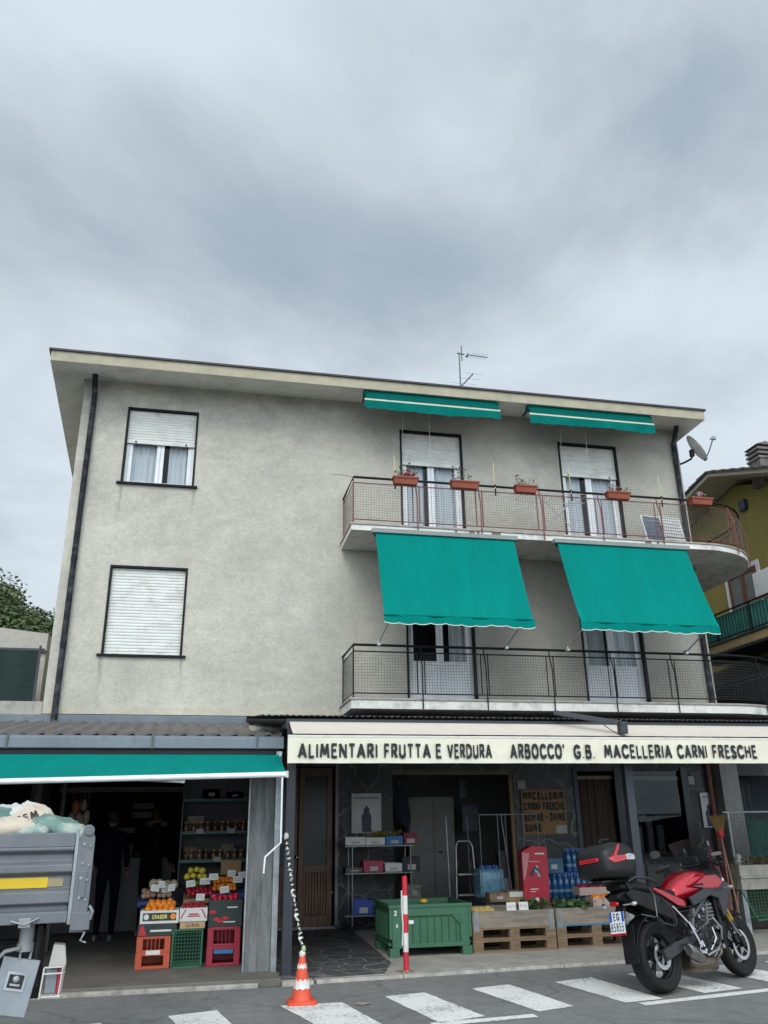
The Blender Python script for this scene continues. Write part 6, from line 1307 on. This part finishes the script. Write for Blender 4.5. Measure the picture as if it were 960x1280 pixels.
t=thing('shrink_wrapped_pack','pale blue shrink wrapped bottle pack standing in the roll cage','bottle pack',(4.18,12.6,.55)); s=MB(); s.loft([ring(x,12.6,.76,.16,.20,20,6) for x in (4.02,4.04,4.36,4.38)]); s.build('film',mat('blue_film',(.12,.27,.36),.25,var=.3,scale=14),t,smooth=40)
s=MB()
for i in range(3): 
    for j in range(2): s.cyl((4.10+i*.10,12.52+j*.12,.95),(4.10+i*.10,12.52+j*.12,1.0),.022)
s.build('caps',mat('cap_blue',(.05,.12,.45),.4),t)
box_open('carton','white topped brown carton behind the price cards','box',4.30,4.62,12.05,12.35,.50,.68,card,extra=lab(wcard,-.15,.15,.11,.175))
tag(recenter((lambda m:(m.box(3.98,4.70,12.1,12.8,.03,.548),m.build('low_platform',dkin,bevel=.01))[1])(MB())),'low dark block under the shrink wrapped bottle pack','platform')
# red display box
t=thing('display_box','tall red promotional box with a picture of a machine beside the cardboard butcher sign','box',(4.69,12.0,.5)); rbm=mat('red_card_box',(.40,.012,.03),.5,var=.1)
s=MB(); s.prism([(4.50,.42),(4.88,.42),(4.89,1.25),(4.66,1.27),(4.51,1.20)],lambda a,b:(a,11.98,b),lambda a,b:(a+.02,12.2,b)); s.build('box_body',rbm,t,bevel=.004)
s=MB(); s.prism([(4.505,1.18),(4.62,1.18),(4.545,.88),(4.505,.80)],lambda a,b:(a,11.976,b),lambda a,b:(a,11.98,b)); s.build('pale_triangle',mat('pink_print',(.50,.20,.20),.6),t)
s=MB(); random.seed(3)
for k in range(16): s.sphere((4.71+random.gauss(0,.05),11.975,.95+random.gauss(0,.035)),random.uniform(.012,.03),8,6,(1,.15,1),mi=k%2)
s.build('machine_picture',[galv,blkp_:=mat('print_dark',(.03,.03,.03),.5)],t,fix=False)
s=MB(); s.box(4.70,4.84,11.974,11.98,1.155,1.175); s.box(4.60,4.72,11.974,11.98,.70,.712); s.box(4.60,4.68,11.974,11.98,.67,.678); s.box(4.60,4.76,11.974,11.98,1.06,1.066); s.lathe([(0,0),(.03,0),(.03,.004),(0,.004)],(4.69,11.979,.57),Matrix.Rotation(PI/2,3,'X'),18); s.box(4.75,4.84,11.974,11.98,.56,.58); s.build('white_print',wcard,t)
# butcher's cardboard sign
t=thing('butcher_sign','brown cardboard sign lettered by hand with the butcher\'s meats on the stone pier','sign',(5.9,14.46,1.4)); s=MB(); s.box(5.50,6.32,14.455,14.475,1.38,2.12); s.build('board',mat('sign_cardboard',(.26,.15,.07),.85,var=.15,scale=3),t)
s=MB()
for body,x,w,z in (('MACELLERIA',5.53,.76,1.95),('CARNI',5.53,.31,1.775),('FRESCHE',5.89,.40,1.775),('BOVINE - OVINE',5.53,.76,1.60),('SUINE',5.53,.30,1.425)): strokes(body,.135,w,(x,14.452,z),sw=.30,gap=.16,font=SQ,mb=s)
s.build('lettering',blk,t,fix=False); s=MB(); s.box(6.10,6.30,14.448,14.4545,1.40,1.53); s.build('paper_note',mat('grey_paper',(.33,.32,.29),.7),t)
# gas bottle posters
def poster(x0,x1,z0,z1,label):
    t=thing('gas_bottle_poster',label,'poster',((x0+x1)/2,14.46,z0),group='gas bottle posters'); wb_=mat('poster_white',(.50,.50,.49),.5); nv=mat('navy_print',(.015,.02,.06),.5)
    s=MB(); s.box(x0,x1,14.455,14.472,z0,z1); s.build('panel',wb_,t,bevel=.003); xm=(x0+x1)/2; h=z1-z0
    s=MB(); s.prism([(xm-.075,z0+.02),(xm+.075,z0+.02),(xm+.085,z0+h*.42),(xm+.045,z0+h*.52),(xm+.05,z0+h*.62),(xm-.05,z0+h*.62),(xm-.045,z0+h*.52),(xm-.085,z0+h*.42)],lambda a,b:(a,14.450,b),lambda a,b:(a,14.455,b)); s.box(xm-.02,xm+.02,14.449,14.455,z0+h*.62,z0+h*.68); s.build('bottle_picture',nv,t)
    s=MB(); s.box(x0+.04,x1-.04,14.452,14.455,z1-.09,z1-.055); s.build('header_print',mat('grey_print',(.25,.26,.28),.6),t)
    return t
poster(2.47,2.98,1.45,2.08,'white poster with a dark gas bottle above the shelf cart'); poster(8.98,9.28,1.45,2.05,'white poster with a dark gas bottle above the brooms')
# shelf cart
t=thing('shelf_cart','steel wheeled shelf cart of small goods beside the wooden door','shelf cart',(2.75,13.8,.03)); CX0,CX1=2.22,3.32; st_=mat('cart_steel',(.20,.21,.21),.4,.6)
for x in (CX0+.12,CX1-.05):
    for y in (13.62,14.0): s=MB(); s.cyl((x,y,.14),(x,y,1.28),.013,n=8); s.build('upright',st_,t); s=MB(); s.lathe([(0,-.018),(.045,-.018),(.05,0),(.045,.018),(0,.018)],(x,y,.085),Matrix.Rotation(PI/2,3,'X'),16); s.box(x-.02,x+.02,y-.02,y+.02,.11,.15); s.build('castor',rubber,t)
for z in (.30,.89,1.28): s=MB(); s.box(CX0,CX1,13.58,14.05,z-.02,z); s.build('shelf',st_,t,bevel=.004)
for k,(x0,x1,z,h,m,l) in enumerate(((2.23,2.55,1.285,.12,wcard,'white carton at the left end of the upper cart shelf'),(2.56,2.86,1.285,.11,wcard,'white carton in the middle of the upper cart shelf'),(2.88,3.15,1.285,.13,mat('blue_carton',(.03,.16,.40),.6),'blue and white carton on the upper cart shelf'),(3.17,3.38,1.285,.17,mat('crimson_bag',(.20,.01,.03),.6),'crimson bag at the right end of the upper cart shelf'),
    (2.24,2.50,.895,.07,mat('brown_tray',(.10,.07,.06),.6),'low brown tray at the left end of the middle cart shelf'),(2.52,2.83,.895,.16,mat('crimson_box',(.36,.015,.06),.5),'crimson carton on the middle cart shelf'),(2.86,3.13,.895,.12,wcard,'white carton on the middle cart shelf'),(3.14,3.42,.895,.20,mat('black_crate',(.015,.015,.016),.6),'black plastic crate on the right of the middle cart shelf'),
    (2.36,2.66,.305,.20,mat('blue_crate',(.015,.05,.30),.5),'blue crate on the bottom cart shelf'),(2.72,3.2,.305,.12,wcard,'low white carton on the bottom cart shelf'))):
    box_open('goods_box',l,'box',x0,x1,13.62,13.95,z,z+h,m,extra=lab(mat('label_pale',(.42,.40,.36),.6),-.06,.07,.02,h*.5))
veg('leek_bundle','yellow green produce sticking out of the upper shelf cartons','vegetables',(2.85,13.75,1.40),(.16,.06),120,.06,.07,mat('yellow_green_leaf',(.22,.20,.03),.6))
# step ladder
t=thing('step_ladder','folding aluminium step ladder behind the produce','ladder',(3.98,12.9,.03)); s=MB()
s.tube([(3.76,12.82,.03),(3.82,12.95,1.26),(3.86,12.96,1.33),(4.04,12.96,1.33),(4.08,12.95,1.26),(4.12,12.82,.03)],.013,8); s.build('front_frame',alum,t,smooth=50)
s=MB(); s.tube([(3.86,13.0,1.05),(3.74,13.4,.03)],.011,8); s.tube([(4.06,13.0,1.05),(4.26,13.4,.03)],.011,8); s.build('rear_legs',alum,t)
for z in (.30,.58,.86): s=MB(); s.box(3.80,4.09,12.80,12.94,z,z+.025); s.build('step',alum,t,bevel=.004)
# roll cage
t=thing('roll_cage','tall thin wire roll cage behind the wooden collars','cage',(4.45,12.6,.03)); s=MB()
for x in (4.02,4.30,4.42,4.92): s.tube([(x,12.35,.05),(x,12.35,1.70)],.006,6)
for x in (4.02,4.92): s.tube([(x,12.95,.05),(x,12.95,1.70)],.006,6); s.tube([(x,12.35,1.70),(x,12.95,1.70)],.008,6)
s.tube([(4.02,12.35,1.70),(4.92,12.35,1.70)],.008,6); s.tube([(4.02,12.95,1.70),(4.92,12.95,1.70)],.008,6); s.tube([(4.35,12.34,1.72),(4.50,12.30,.05)],.009,6); s.build('wire_frame',mat('dull_steel',(.16,.17,.17),.5,.5),t,smooth=50)
s=MB(); s.tube([(3.72,13.1,1.7),(3.74,13.05,.05)],.010,6); tag(recenter(s.build('broom_stick',galv)),'thin metal pole left of the step ladder','pole')
# coat hanging
t=thing('hanging_jacket','dark navy jacket hanging at the left of the wide shop opening','jacket',(3.32,14.6,1.8)); s=MB(); s.loft([ring(3.34+dx,14.62,z,w,.05,14,2.5) if False else [(3.34+dx+w*math.cos(q),14.62+.06*math.sin(q)*(1+.3*math.sin(q*3)),z+.01*math.sin(q*4)) for q in [2*PI*i/16 for i in range(16)]] for z,w,dx in ((2.20,.03,0),(2.15,.10,0),(1.95,.14,.01),(1.75,.15,.03),(1.60,.13,.05),(1.55,.04,.09))]); s.build('cloth',mat('navy_cloth',(.012,.015,.028),.9),t,smooth=60)
s=MB(); s.tube([(3.40,14.66,1.66),(3.47,14.66,1.50),(3.45,14.66,1.42)],.035,8); s.build('sleeve',MATS['navy_cloth'],t,smooth=60); s=MB(); s.tube([(3.34,14.62,2.2),(3.34,14.62,2.28),(3.36,14.6,2.32)],.005,5); s.build('hook',galv,t)
for x,z,w,h,l in ((3.62,2.17,.14,.22,'dark notice above the storeroom door'),(4.78,1.45,.30,.45,'blue grey calendar sheet right of the storeroom door'),(4.75,2.02,.12,.34,'narrow pale list high right of the storeroom door')):
    tag(recenter((lambda m:(m.box(x,x+w,15.70,15.715,z,z+h),m.build('wall_notice',mat('notice_%d'%int(x*100),((.03,.035,.04) if x<4 else (.10,.12,.15)),.7,var=.35,scale=18)))[1])(MB())),l,'notice')
# ================================================================= GREENGROCER INTERIOR
t=thing('shelving_unit','dark shelving unit with green shelf edges inside the greengrocer','shelves',(.22,12.6,.06)); s=MB(); s.box(-.26,-.24,12.35,12.85,.06,2.3); s.box(.66,.68,12.35,12.85,.06,2.3); s.box(-.24,.66,12.83,12.85,.06,2.3); s.build('frame',mat('shelf_dark',(.05,.055,.052),.6),t)
for z in (1.15,1.51,1.93): s=MB(); s.box(-.24,.66,12.36,12.82,z,z+.02,0); s.box(-.24,.66,12.34,12.36,z-.015,z+.025,1); s.build('shelf',[mat('shelf_dark',(.05,.055,.052),.6),mat('shelf_edge_green',(.02,.10,.075),.5)],t)
s=MB(); s.box(-.24,.66,12.5,12.52,1.95,2.25); s.build('back_panel',mat('shelf_panel',(.09,.10,.10),.6),t)
tmpl=thing('jar','x','jar',(0,0,0)); s=MB(); s.lathe([(0,0),(.035,0),(.038,.02),(.038,.09),(.028,.105),(0,.105)],(0,0,0),n=12); jb=s.build('glass_body',mat('jar_contents',(.12,.06,.03),.25,var=.6,scale=14),tmpl,world=False,smooth=50); s=MB(); s.cyl((0,0,.105),(0,0,.122),.030,n=12); s.build('lid',mat('jar_lid',(.20,.16,.05),.4,.4),tmpl,world=False)
fj=True
for z,l,g in ((1.173,'jar on the lowest green edged shelf','jars on the lower shelf'),(1.533,'jar on the middle green edged shelf','jars on the middle shelf')):
    for j in range(2):
        for i in range(9):
            if random.random()<.12: continue
            o=tmpl if fj else copy_tree(tmpl); fj=False; o.location=(-.18+i*.095+random.uniform(-.01,.01),12.42+j*.1,z); o['label']=l; o['group']=g
for x,z in ((.0,1.534),(.42,1.534),(.25,1.175)): t=thing('shelf_tag',{0.0:'left one of the two white tags on the middle shelf',.42:'right one of the two white tags on the middle shelf',.25:'white tag on the lower shelf edge'}[x],'price tag',(x,12.335,z)); s=MB(); s.box(x-.05,x+.05,12.330,12.338,z-.03,z+.03); s.build('card_sheet',mat('tag_grey',(.30,.30,.28),.6),t)
t=thing('deli_counter','dark deli counter with small goods at the back of the greengrocer','counter',(-1.2,14.6,.06)); s=MB(); s.box(-2.2,-.4,14.85,15.3,.06,1.15); s.build('counter_body',mat('counter_dark',(.03,.03,.03),.4),t,bevel=.02); s=MB(); s.quad((-2.2,14.85,1.15),(-.4,14.85,1.15),(-.4,15.1,1.5),(-2.2,15.1,1.5)); s.build('counter_glass',glass,t,fix=False)
s=MB()
for k in range(14): s.box(-2.1+k*.12,-2.02+k*.12,15.0,15.15,1.15,1.22+.06*(k%3)); 
s.build('counter_goods',mat('counter_goods',(.13,.10,.07),.6,var=.6,scale=6),t)
for k,(x,z) in enumerate(((-1.0,1.75),(-1.0,1.9),(-.75,1.6),(-1.3,1.5))):
    tag(recenter((lambda m:(m.box(x-.18,x+.18,15.9,16.1,z,z+.09),m.build('stacked_packs',mat('dim_packs',(.16,.13,.09),.6,var=.5,scale=20)))[1])(MB())),['row of dim packets on the back wall, lower middle','row of dim packets on the back wall, top','row of dim packets on the back wall, right','row of dim packets on the back wall, left'][k],'packets')
t=thing('hanging_salami','pale hams and salami hanging at the left inside the greengrocer','salami',(-1.75,13.2,1.6))
for k,(dx,dz,r_) in enumerate(((0,0,.05),(.11,-.03,.06),(.21,.02,.05),(.05,.16,.05),(.16,.18,.04))): s=MB(); s.sphere((-1.82+dx,13.2,1.72+dz),r_,10,8,(1,1,2),jit=.06); s.cyl((-1.82+dx,13.2,1.8+dz),(-1.82+dx,13.2,2.2),.003,n=5); s.build('salami_piece',mat('salami_skin',(.26,.21,.15),.7,var=.3,scale=12) if k!=3 else mat('salami_orange',(.30,.10,.03),.7),t,smooth=60)
# ---- two customers, dim silhouettes from behind
def skinchain(mb_name,verts,edges,radii,m,parent,root=0,sub=2):
    me=bpy.data.meshes.new(mb_name); me.from_pydata(verts,edges,[]); o=bpy.data.objects.new(mb_name,me); COL.objects.link(o); o.parent=parent; me.materials.append(m)
    md=o.modifiers.new('skin','SKIN'); sv=me.skin_vertices[0].data if me.skin_vertices else None
    for i,r in enumerate(radii): sv[i].radius=r if isinstance(r,tuple) else (r,r); sv[i].use_root=(i==root)
    md.use_smooth_shade=True; s_=o.modifiers.new('sub','SUBSURF'); s_.levels=sub; s_.render_levels=sub
    dg=bpy.context.evaluated_depsgraph_get(); me2=bpy.data.meshes.new_from_object(o.evaluated_get(dg)); o.modifiers.clear(); o.data=me2
    if not me2.materials: me2.materials.append(m)
    WM[o.name]=WM[parent.name].copy(); return o
skin_=mat('skin',(.24,.14,.10),.6); coatm=mat('dark_coat',(.004,.004,.007),.95,spec=.1); trou=mat('dark_trousers',(.014,.014,.016),.85); hair=mat('dark_hair',(.02,.014,.01),.7)
def person(x,y,rz,h,label,bend=0):
    t=thing('person',label,'person',(x,y,.06),(0,0,rz),group=None); k=h/1.75
    V=[(0,0,.95),(0,0,1.15),(0,-bend*.5,1.38),(0,-bend*.8,1.50),(0,-bend*.9,1.58),
       (.10,0,.90),(.105,-.01,.50),(.11,.01,.09),(.11,-.13,.04),(-.10,0,.90),(-.105,-.02,.50),(-.11,.01,.09),(-.11,-.13,.04),
       (.18,-bend*.6,1.43),(.24,-.02-bend*.6,1.16),(.22,-.16-bend*.7,.98),(-.18,-bend*.6,1.43),(-.24,-.02-bend*.6,1.16),(-.22,-.16-bend*.7,.98)]
    E_=[(0,1),(1,2),(2,3),(3,4),(0,5),(5,6),(6,7),(7,8),(0,9),(9,10),(10,11),(11,12),(2,13),(13,14),(14,15),(2,16),(16,17),(17,18)]
    Rr=[(.16,.12),(.15,.11),(.19,.12),(.07,.07),(.055,.055),.10,.065,.045,.035,.10,.065,.045,.035,.065,.05,.035,.065,.05,.035]
    V=[(a*k,b*k,c*k) for a,b,c in V]; Rr=[tuple(q*k for q in r) if isinstance(r,tuple) else r*k for r in Rr]
    skinchain('body',V,E_,Rr,coatm,t)
    hz=1.665*k; hy=-bend*.95*k
    s=MB(); s.sphere((0,hy,hz),.095*k,18,14,(.82,1,1.22)); s.sphere((0,hy-.095*k,hz-.01),.018*k,8,6,(.8,1.2,1.4))
    for sg in (-1,1): s.sphere((sg*.078*k,hy+.0,hz-.005),.022*k,8,6,(.4,.8,1.3)); s.sphere((sg*.032*k,hy-.083*k,hz+.012),.012*k,8,6,(1.2,.5,.7),mi=1)
    s.box(-.025*k,.025*k,hy-.095*k,hy-.085*k,hz-.055*k,hz-.048*k,2); s.build('head',[skin_,wcard,mat('lip',(.30,.10,.09),.6)],t,world=False,smooth=70)
    s=MB(); s.sphere((0,hy+.016,hz+.028),.103*k,18,12,(.85,1,1.12)); s.v=[(a,b+(0.02 if b<hy-.05 and c<hz+.06 else 0),c) for a,b,c in s.v]; s.build('hair',hair,t,world=False,smooth=70)
    for sg in (-1,1):
        P0=Vector((sg*.22,-.16-bend*.7,.98))*k; d=Vector((0,-.55,-.83)).normalized()
        V2=[tuple(P0),tuple(P0+d*.05)];E2=[(0,1)];R2=[.028*k,.036*k]
        for f,(off,ln) in enumerate(((-.028,.075),(-.010,.085),(.009,.080),(.026,.06))):
            b0=P0+d*.085+Vector((off,0,0)); V2+= [tuple(b0),tuple(b0+d*ln*.5),tuple(b0+d*ln*.85+Vector((0,.02,-.01)))]; n0=len(V2)-3; E2+=[(1,n0),(n0,n0+1),(n0+1,n0+2)]; R2+=[.011,.009,.008]
        b0=P0+d*.04+Vector((-sg*.03,0,0)); V2+=[tuple(b0),tuple(b0+d*.045+Vector((-sg*.015,-.01,0)))]; n0=len(V2)-2; E2+=[(0,n0),(n0,n0+1)]; R2+=[.012,.010]
        skinchain('hand',V2,E2,R2,skin_,t,sub=1)
    for sg in (-1,1): s=MB(); s.loft([ring(0,0,0,1,1)] if False else [[(sg*.11*k+.045*math.cos(q),-.03+.13*math.sin(q),z) for q in [2*PI*i/16 for i in range(16)]] for z in (0,.04,.07)]); s.build('shoe',mat('pale_shoe',(.12,.12,.12),.6),t,world=False,smooth=60)
    return t
person(-1.30,14.0,R(172),1.74,'customer in a long dark coat standing with back turned inside the greengrocer')
person(-.72,14.35,R(150),1.78,'customer in a dark jacket leaning forward beside the shelving inside the greengrocer',.10)
# ================================================================= RIGHT SIDE: fence, trough, brooms
t=thing('wire_fence','low metal fence with wire mesh and green netting at the right edge','fence',(9,12.1,.03)); s=MB(); s.tube([(7.86,12.1,1.69),(11.5,12.3,1.69)],.016,8)
for x in (7.95,9.0,10.2,11.4): s.tube([(x,12.1+.055*(x-7.86),.95),(x,12.1+.055*(x-7.86),1.69)],.014,6)
s.tube([(7.9,12.1,.98),(11.5,12.3,.98)],.014,6); s.build('fence_frame',galv,t,smooth=40); s=MB()
n=72
for i in range(n): x=7.9+i*.05; s.box(x-.0015,x+.0015,12.1+.055*(x-7.86)-.001,12.1+.055*(x-7.86)+.001,.98,1.68)
for j in range(14): s.tube([(7.9,12.1,1.0+j*.05),(11.5,12.3,1.0+j*.05)],.0015,4)
s.build('wire_mesh',wiredk,t,fix=False); s=MB(); n=80; vs=[]
for i in range(n+1): x=8.32+3.1*i/n; vs+=[(x,12.22+.055*(x-7.86)+.02*math.sin(x*14),1.0),(x,12.2+.055*(x-7.86)+.03*math.sin(x*11),1.60-.05*math.sin(x*3))]
s.add(vs,[(2*i,2*i+2,2*i+3,2*i+1) for i in range(n)]); s.build('green_net',mat('dark_green_shade_net',(.012,.06,.045),.9,var=.4,scale=20),t,fix=False)
t=thing('trough_planter','long grey beige trough with a ridge and dying plants along the right fence','planter',(9.2,12.0,.03)); s=MB(); s.prism([(11.80,.62),(11.80,.76),(11.775,.775),(11.775,.80),(11.80,.815),(11.80,.95),(12.05,.95),(12.05,.62)],lambda y,z:(7.80,y,z),lambda y,z:(11.5,y+.2,z)); s.build('trough_body',mat('trough_beige',(.30,.285,.24),.8,var=.2,dirt=((.15,.11,.07),.6,5)),t,bevel=.006)
for x in (7.85,9.4,11.0): s=MB(); s.box(x,x+.08,11.9,12.1,.03,.62); s.build('leg',galv,t)
s=MB(); leaves(s,(8.35,11.9,.96),200,.0 and (0,0) or (.35,.05),.08,.07); s.build('plant',mat('dying_plant',(.10,.085,.03),.8,var=.4),t,fix=False)
t=thing('green_wire_basket','green wire basket lying under the trough at the right edge','basket',(8.4,11.9,.1)); s=MB()
P8=[(7.75,11.75,.62),(7.95,11.75,.22),(9.3,11.85,.30),(9.3,11.85,.62)]; s.tube(P8,.014,6); s.tube([(a,b+.35,c) for a,b,c in P8],.014,6)
for a,b,c in P8: s.tube([(a,b,c),(a,b+.35,c)],.010,6)
s.build('rim_frame',gwc,t); s=MB()
for k in range(28): x=7.8+k*.052; zb2=.62-.4*min(1,(x-7.75)/.2) if x<7.95 else .22+.06*(x-7.95); s.tube([(x,11.76,.62),(x,11.76,zb2)],.003,4)
for k in range(8): s.tube([(7.86,11.76,.58-k*.045),(9.3,11.86,.58-k*.035)],.003,4)
s.build('mesh_side',gwc,t,fix=False)
tag(recenter((lambda m:(m.prism([(7.9,12.3),(9.8,12.4),(9.8,12.9),(7.9,12.9)],lambda a,b:(a,b,.03),lambda a,b:(a,b,.60)),m.build('stacked_sacks_block',mat('dark_goods',(.035,.03,.025),.9,var=.4,scale=4,bump=.6,bscale=9),bevel=.05))[1])(MB())),'dark heap of covered goods behind the green wire basket','goods')
def broom(x,y,label,rot,straw=True,tieh=1.42):
    t=thing('broom',label,'broom',(x,y,.6),rot,group=None)
    s=MB(); s.tube([(0,0,-.45),(0,0,.80)],.013,8); s.build('handle',mat('broom_handle',(.22,.10,.07),.6),t,world=False)
    s=MB(); random.seed(11)
    for k in range(170):
        a=random.uniform(0,2*PI); r0=random.uniform(0,.03); r1=r0*4.2; l=random.uniform(.22,.28); s.tube([(r0*math.cos(a),r0*math.sin(a)*.6,.78),(r1*.6*math.cos(a),r1*.4*math.sin(a),.78+l*.5),(r1*math.cos(a),r1*.5*math.sin(a),.78+l)],.0022,3,cap=False)
    s.build('bristles',mat('straw',(.32,.20,.07),.8,var=.3),t,world=False,fix=False)
    s=MB(); s.lathe([(.022,.74),(.040,.76),(.042,.84),(.03,.86)],(0,0,0),n=14); s.build('red_binding',mat('red_binding',(.40,.01,.02),.6),t,world=False,smooth=50)
broom(7.50,11.55,'straw broom with red binding standing head up behind the motorcycle',(R(0),R(-6),0))
broom(7.62,11.85,'second straw broom standing half hidden behind the red bound one',(R(3),R(-2),0))
for k,(x,y,ti,m,l,h) in enumerate(((7.42,11.6,-9,mat('maroon_cloth',(.10,.035,.04),.8),'closed maroon parasol leaning beside the straw brooms',1.25),(7.25,11.9,-12,mat('navy_parasol',(.02,.025,.05),.8),'closed dark navy parasol left of the maroon one',1.15),(7.05,11.9,-8,mat('mixed_bag',(.10,.10,.04),.8,var=.8,scale=9),'bundle of dark and yellow goods left of the parasols',.95))):
    t=thing('closed_parasol' if k<2 else 'goods_bundle',l,'parasol' if k<2 else 'goods',(x,y,.03),(0,R(ti),0)); s=MB()
    s.loft([[(r_*(1+.22*math.cos(6*q))*math.cos(q),r_*(1+.22*math.cos(6*q))*math.sin(q),z*h) for q in [2*PI*i/36 for i in range(36)]] for z,r_ in ((.25,.055),(.35,.085),(.6,.075),(.85,.05),(.98,.015))]); s.build('folded_canopy' if k<2 else 'bundle_body',m,t,world=False,smooth=60); s=MB(); s.cyl((0,0,0),(0,0,h*1.03),.014); s.build('pole',galv,t,world=False)
t=thing('paper_sack','crumpled white sack beside the brooms against the fence','sack',(7.85,11.9,.9),(0,R(12),0)); s=MB(); s.sphere((0,0,.10),.075,12,10,(.7,.5,1.4),jit=.2); s.build('sack_body',mat('tag_grey',(.30,.30,.28),.6),t,world=False,smooth=50); s=MB(); s.tube([(0,0,-.85),(0,0,.0)],.02,6); s.build('support_stick',woodp,t,world=False)
# balcony side detail: small lamp, tiles etc. on butcher window
t=thing('window_notice','pale paper notice taped low in the butcher window','notice',(7.6,14.45,1.0)); s=MB(); s.box(7.47,7.62,14.44,14.446,1.02,1.26); s.build('card_sheet',mat('tag_grey',(.30,.30,.28),.6),t)
t=thing('butcher_counter','pale counter display dimly seen inside the butcher shop','counter',(8.2,15.6,.03)); s=MB(); s.box(7.6,8.9,15.3,16.0,.03,1.0); s.build('counter_body',mat('pale_counter',(.15,.14,.11),.5),t,bevel=.02)
for k in range(5): s=MB(); s.box(7.7+k*.22,7.82+k*.22,15.4,15.5,1.0,1.5+.1*(k%2)); s.build('hanging_bag',mat('dim_white',(.16,.17,.18),.6,var=.4),t,bevel=.02)
# ---- small marks of age: hairline crack, rust stains and wires on the facade
s=MB(); random.seed(21); x,z=1.9,7.55; pts=[]
for k in range(14): pts.append((x,YF-.002,z)); x+=random.uniform(.03,.07); z+=random.uniform(-.012,.012)
s.tube(pts,.004,4); s.build('plaster_crack',mat('crack_dark',(.18,.17,.15),.9),bld,fix=False)
for k,(x,z,w,h) in enumerate(((4.15,6.11,.10,.115),(4.28,6.11,.05,.09),(4.55,6.11,.16,.10),(3.9,6.11,.04,.08),(7.4,6.11,.12,.11),(7.62,6.11,.05,.08))):
    s=MB(); n=8; s.add([(x+w*i/n,12.4965,z+.098+.0) for i in range(n+1)]+[(x+w*i/n,12.4965,z+.10-h*random.uniform(.4,1.0)) for i in reversed(range(n+1))],[tuple(range(2*n+2))]); s.build('rust_stain',mat('rust_stain',(.17,.12,.085),.9,var=.4,scale=30),bld,fix=False)
# ---- more stock: cartons and packs crowding the shelves and the shop wall
random.seed(5)
for k,(x0,x1,y,z,h,c,l) in enumerate(((-.20,-.02,12.6,1.173,.16,(.16,.05,.03),'dull red carton behind the jars at the left of the lower shelf'),(.30,.48,12.6,1.173,.19,(.10,.11,.05),'olive carton behind the jars at the right of the lower shelf'),(-.18,.05,12.65,1.533,.20,(.20,.17,.12),'cream carton behind the jars at the left of the middle shelf'),(.38,.62,12.65,1.533,.17,(.14,.04,.04),'maroon carton behind the jars at the right of the middle shelf'),(.0,.25,12.6,1.953,.14,(.14,.13,.12),'grey carton on the top shelf, left'),(.33,.58,12.6,1.953,.10,(.05,.07,.10),'blue grey carton on the top shelf, right'),
    (4.98,5.28,12.45,.88,.20,(.03,.09,.16),'blue bottle pack stacked on the rows of bottles left of the upper bottles'),(4.02,4.30,12.15,.55,.12,(.18,.12,.07),'brown carton in front of the shrink wrapped pack'),(3.25,3.55,14.1,.03,.42,(.10,.09,.08),'dull grey carton on the floor right of the cart'),(3.3,3.52,14.1,.455,.22,(.22,.20,.17),'pale carton stacked on the grey one right of the cart'),(4.75,5.1,14.9,.03,.75,(.03,.06,.12),'tall dark blue goods inside the wide opening'),(5.1,5.3,14.8,.03,1.1,(.06,.05,.05),'dark upright goods against the yellow door frame'))):
    box_open('carton',l,'box',x0,x1,y-.10,y+.10,z,z+h,mat('stock_colour_%d'%k,c,.6,var=.5,scale=11),extra=lab(mat('label_pale',(.42,.40,.36),.6),-.04,.05,h*.3,h*.6))
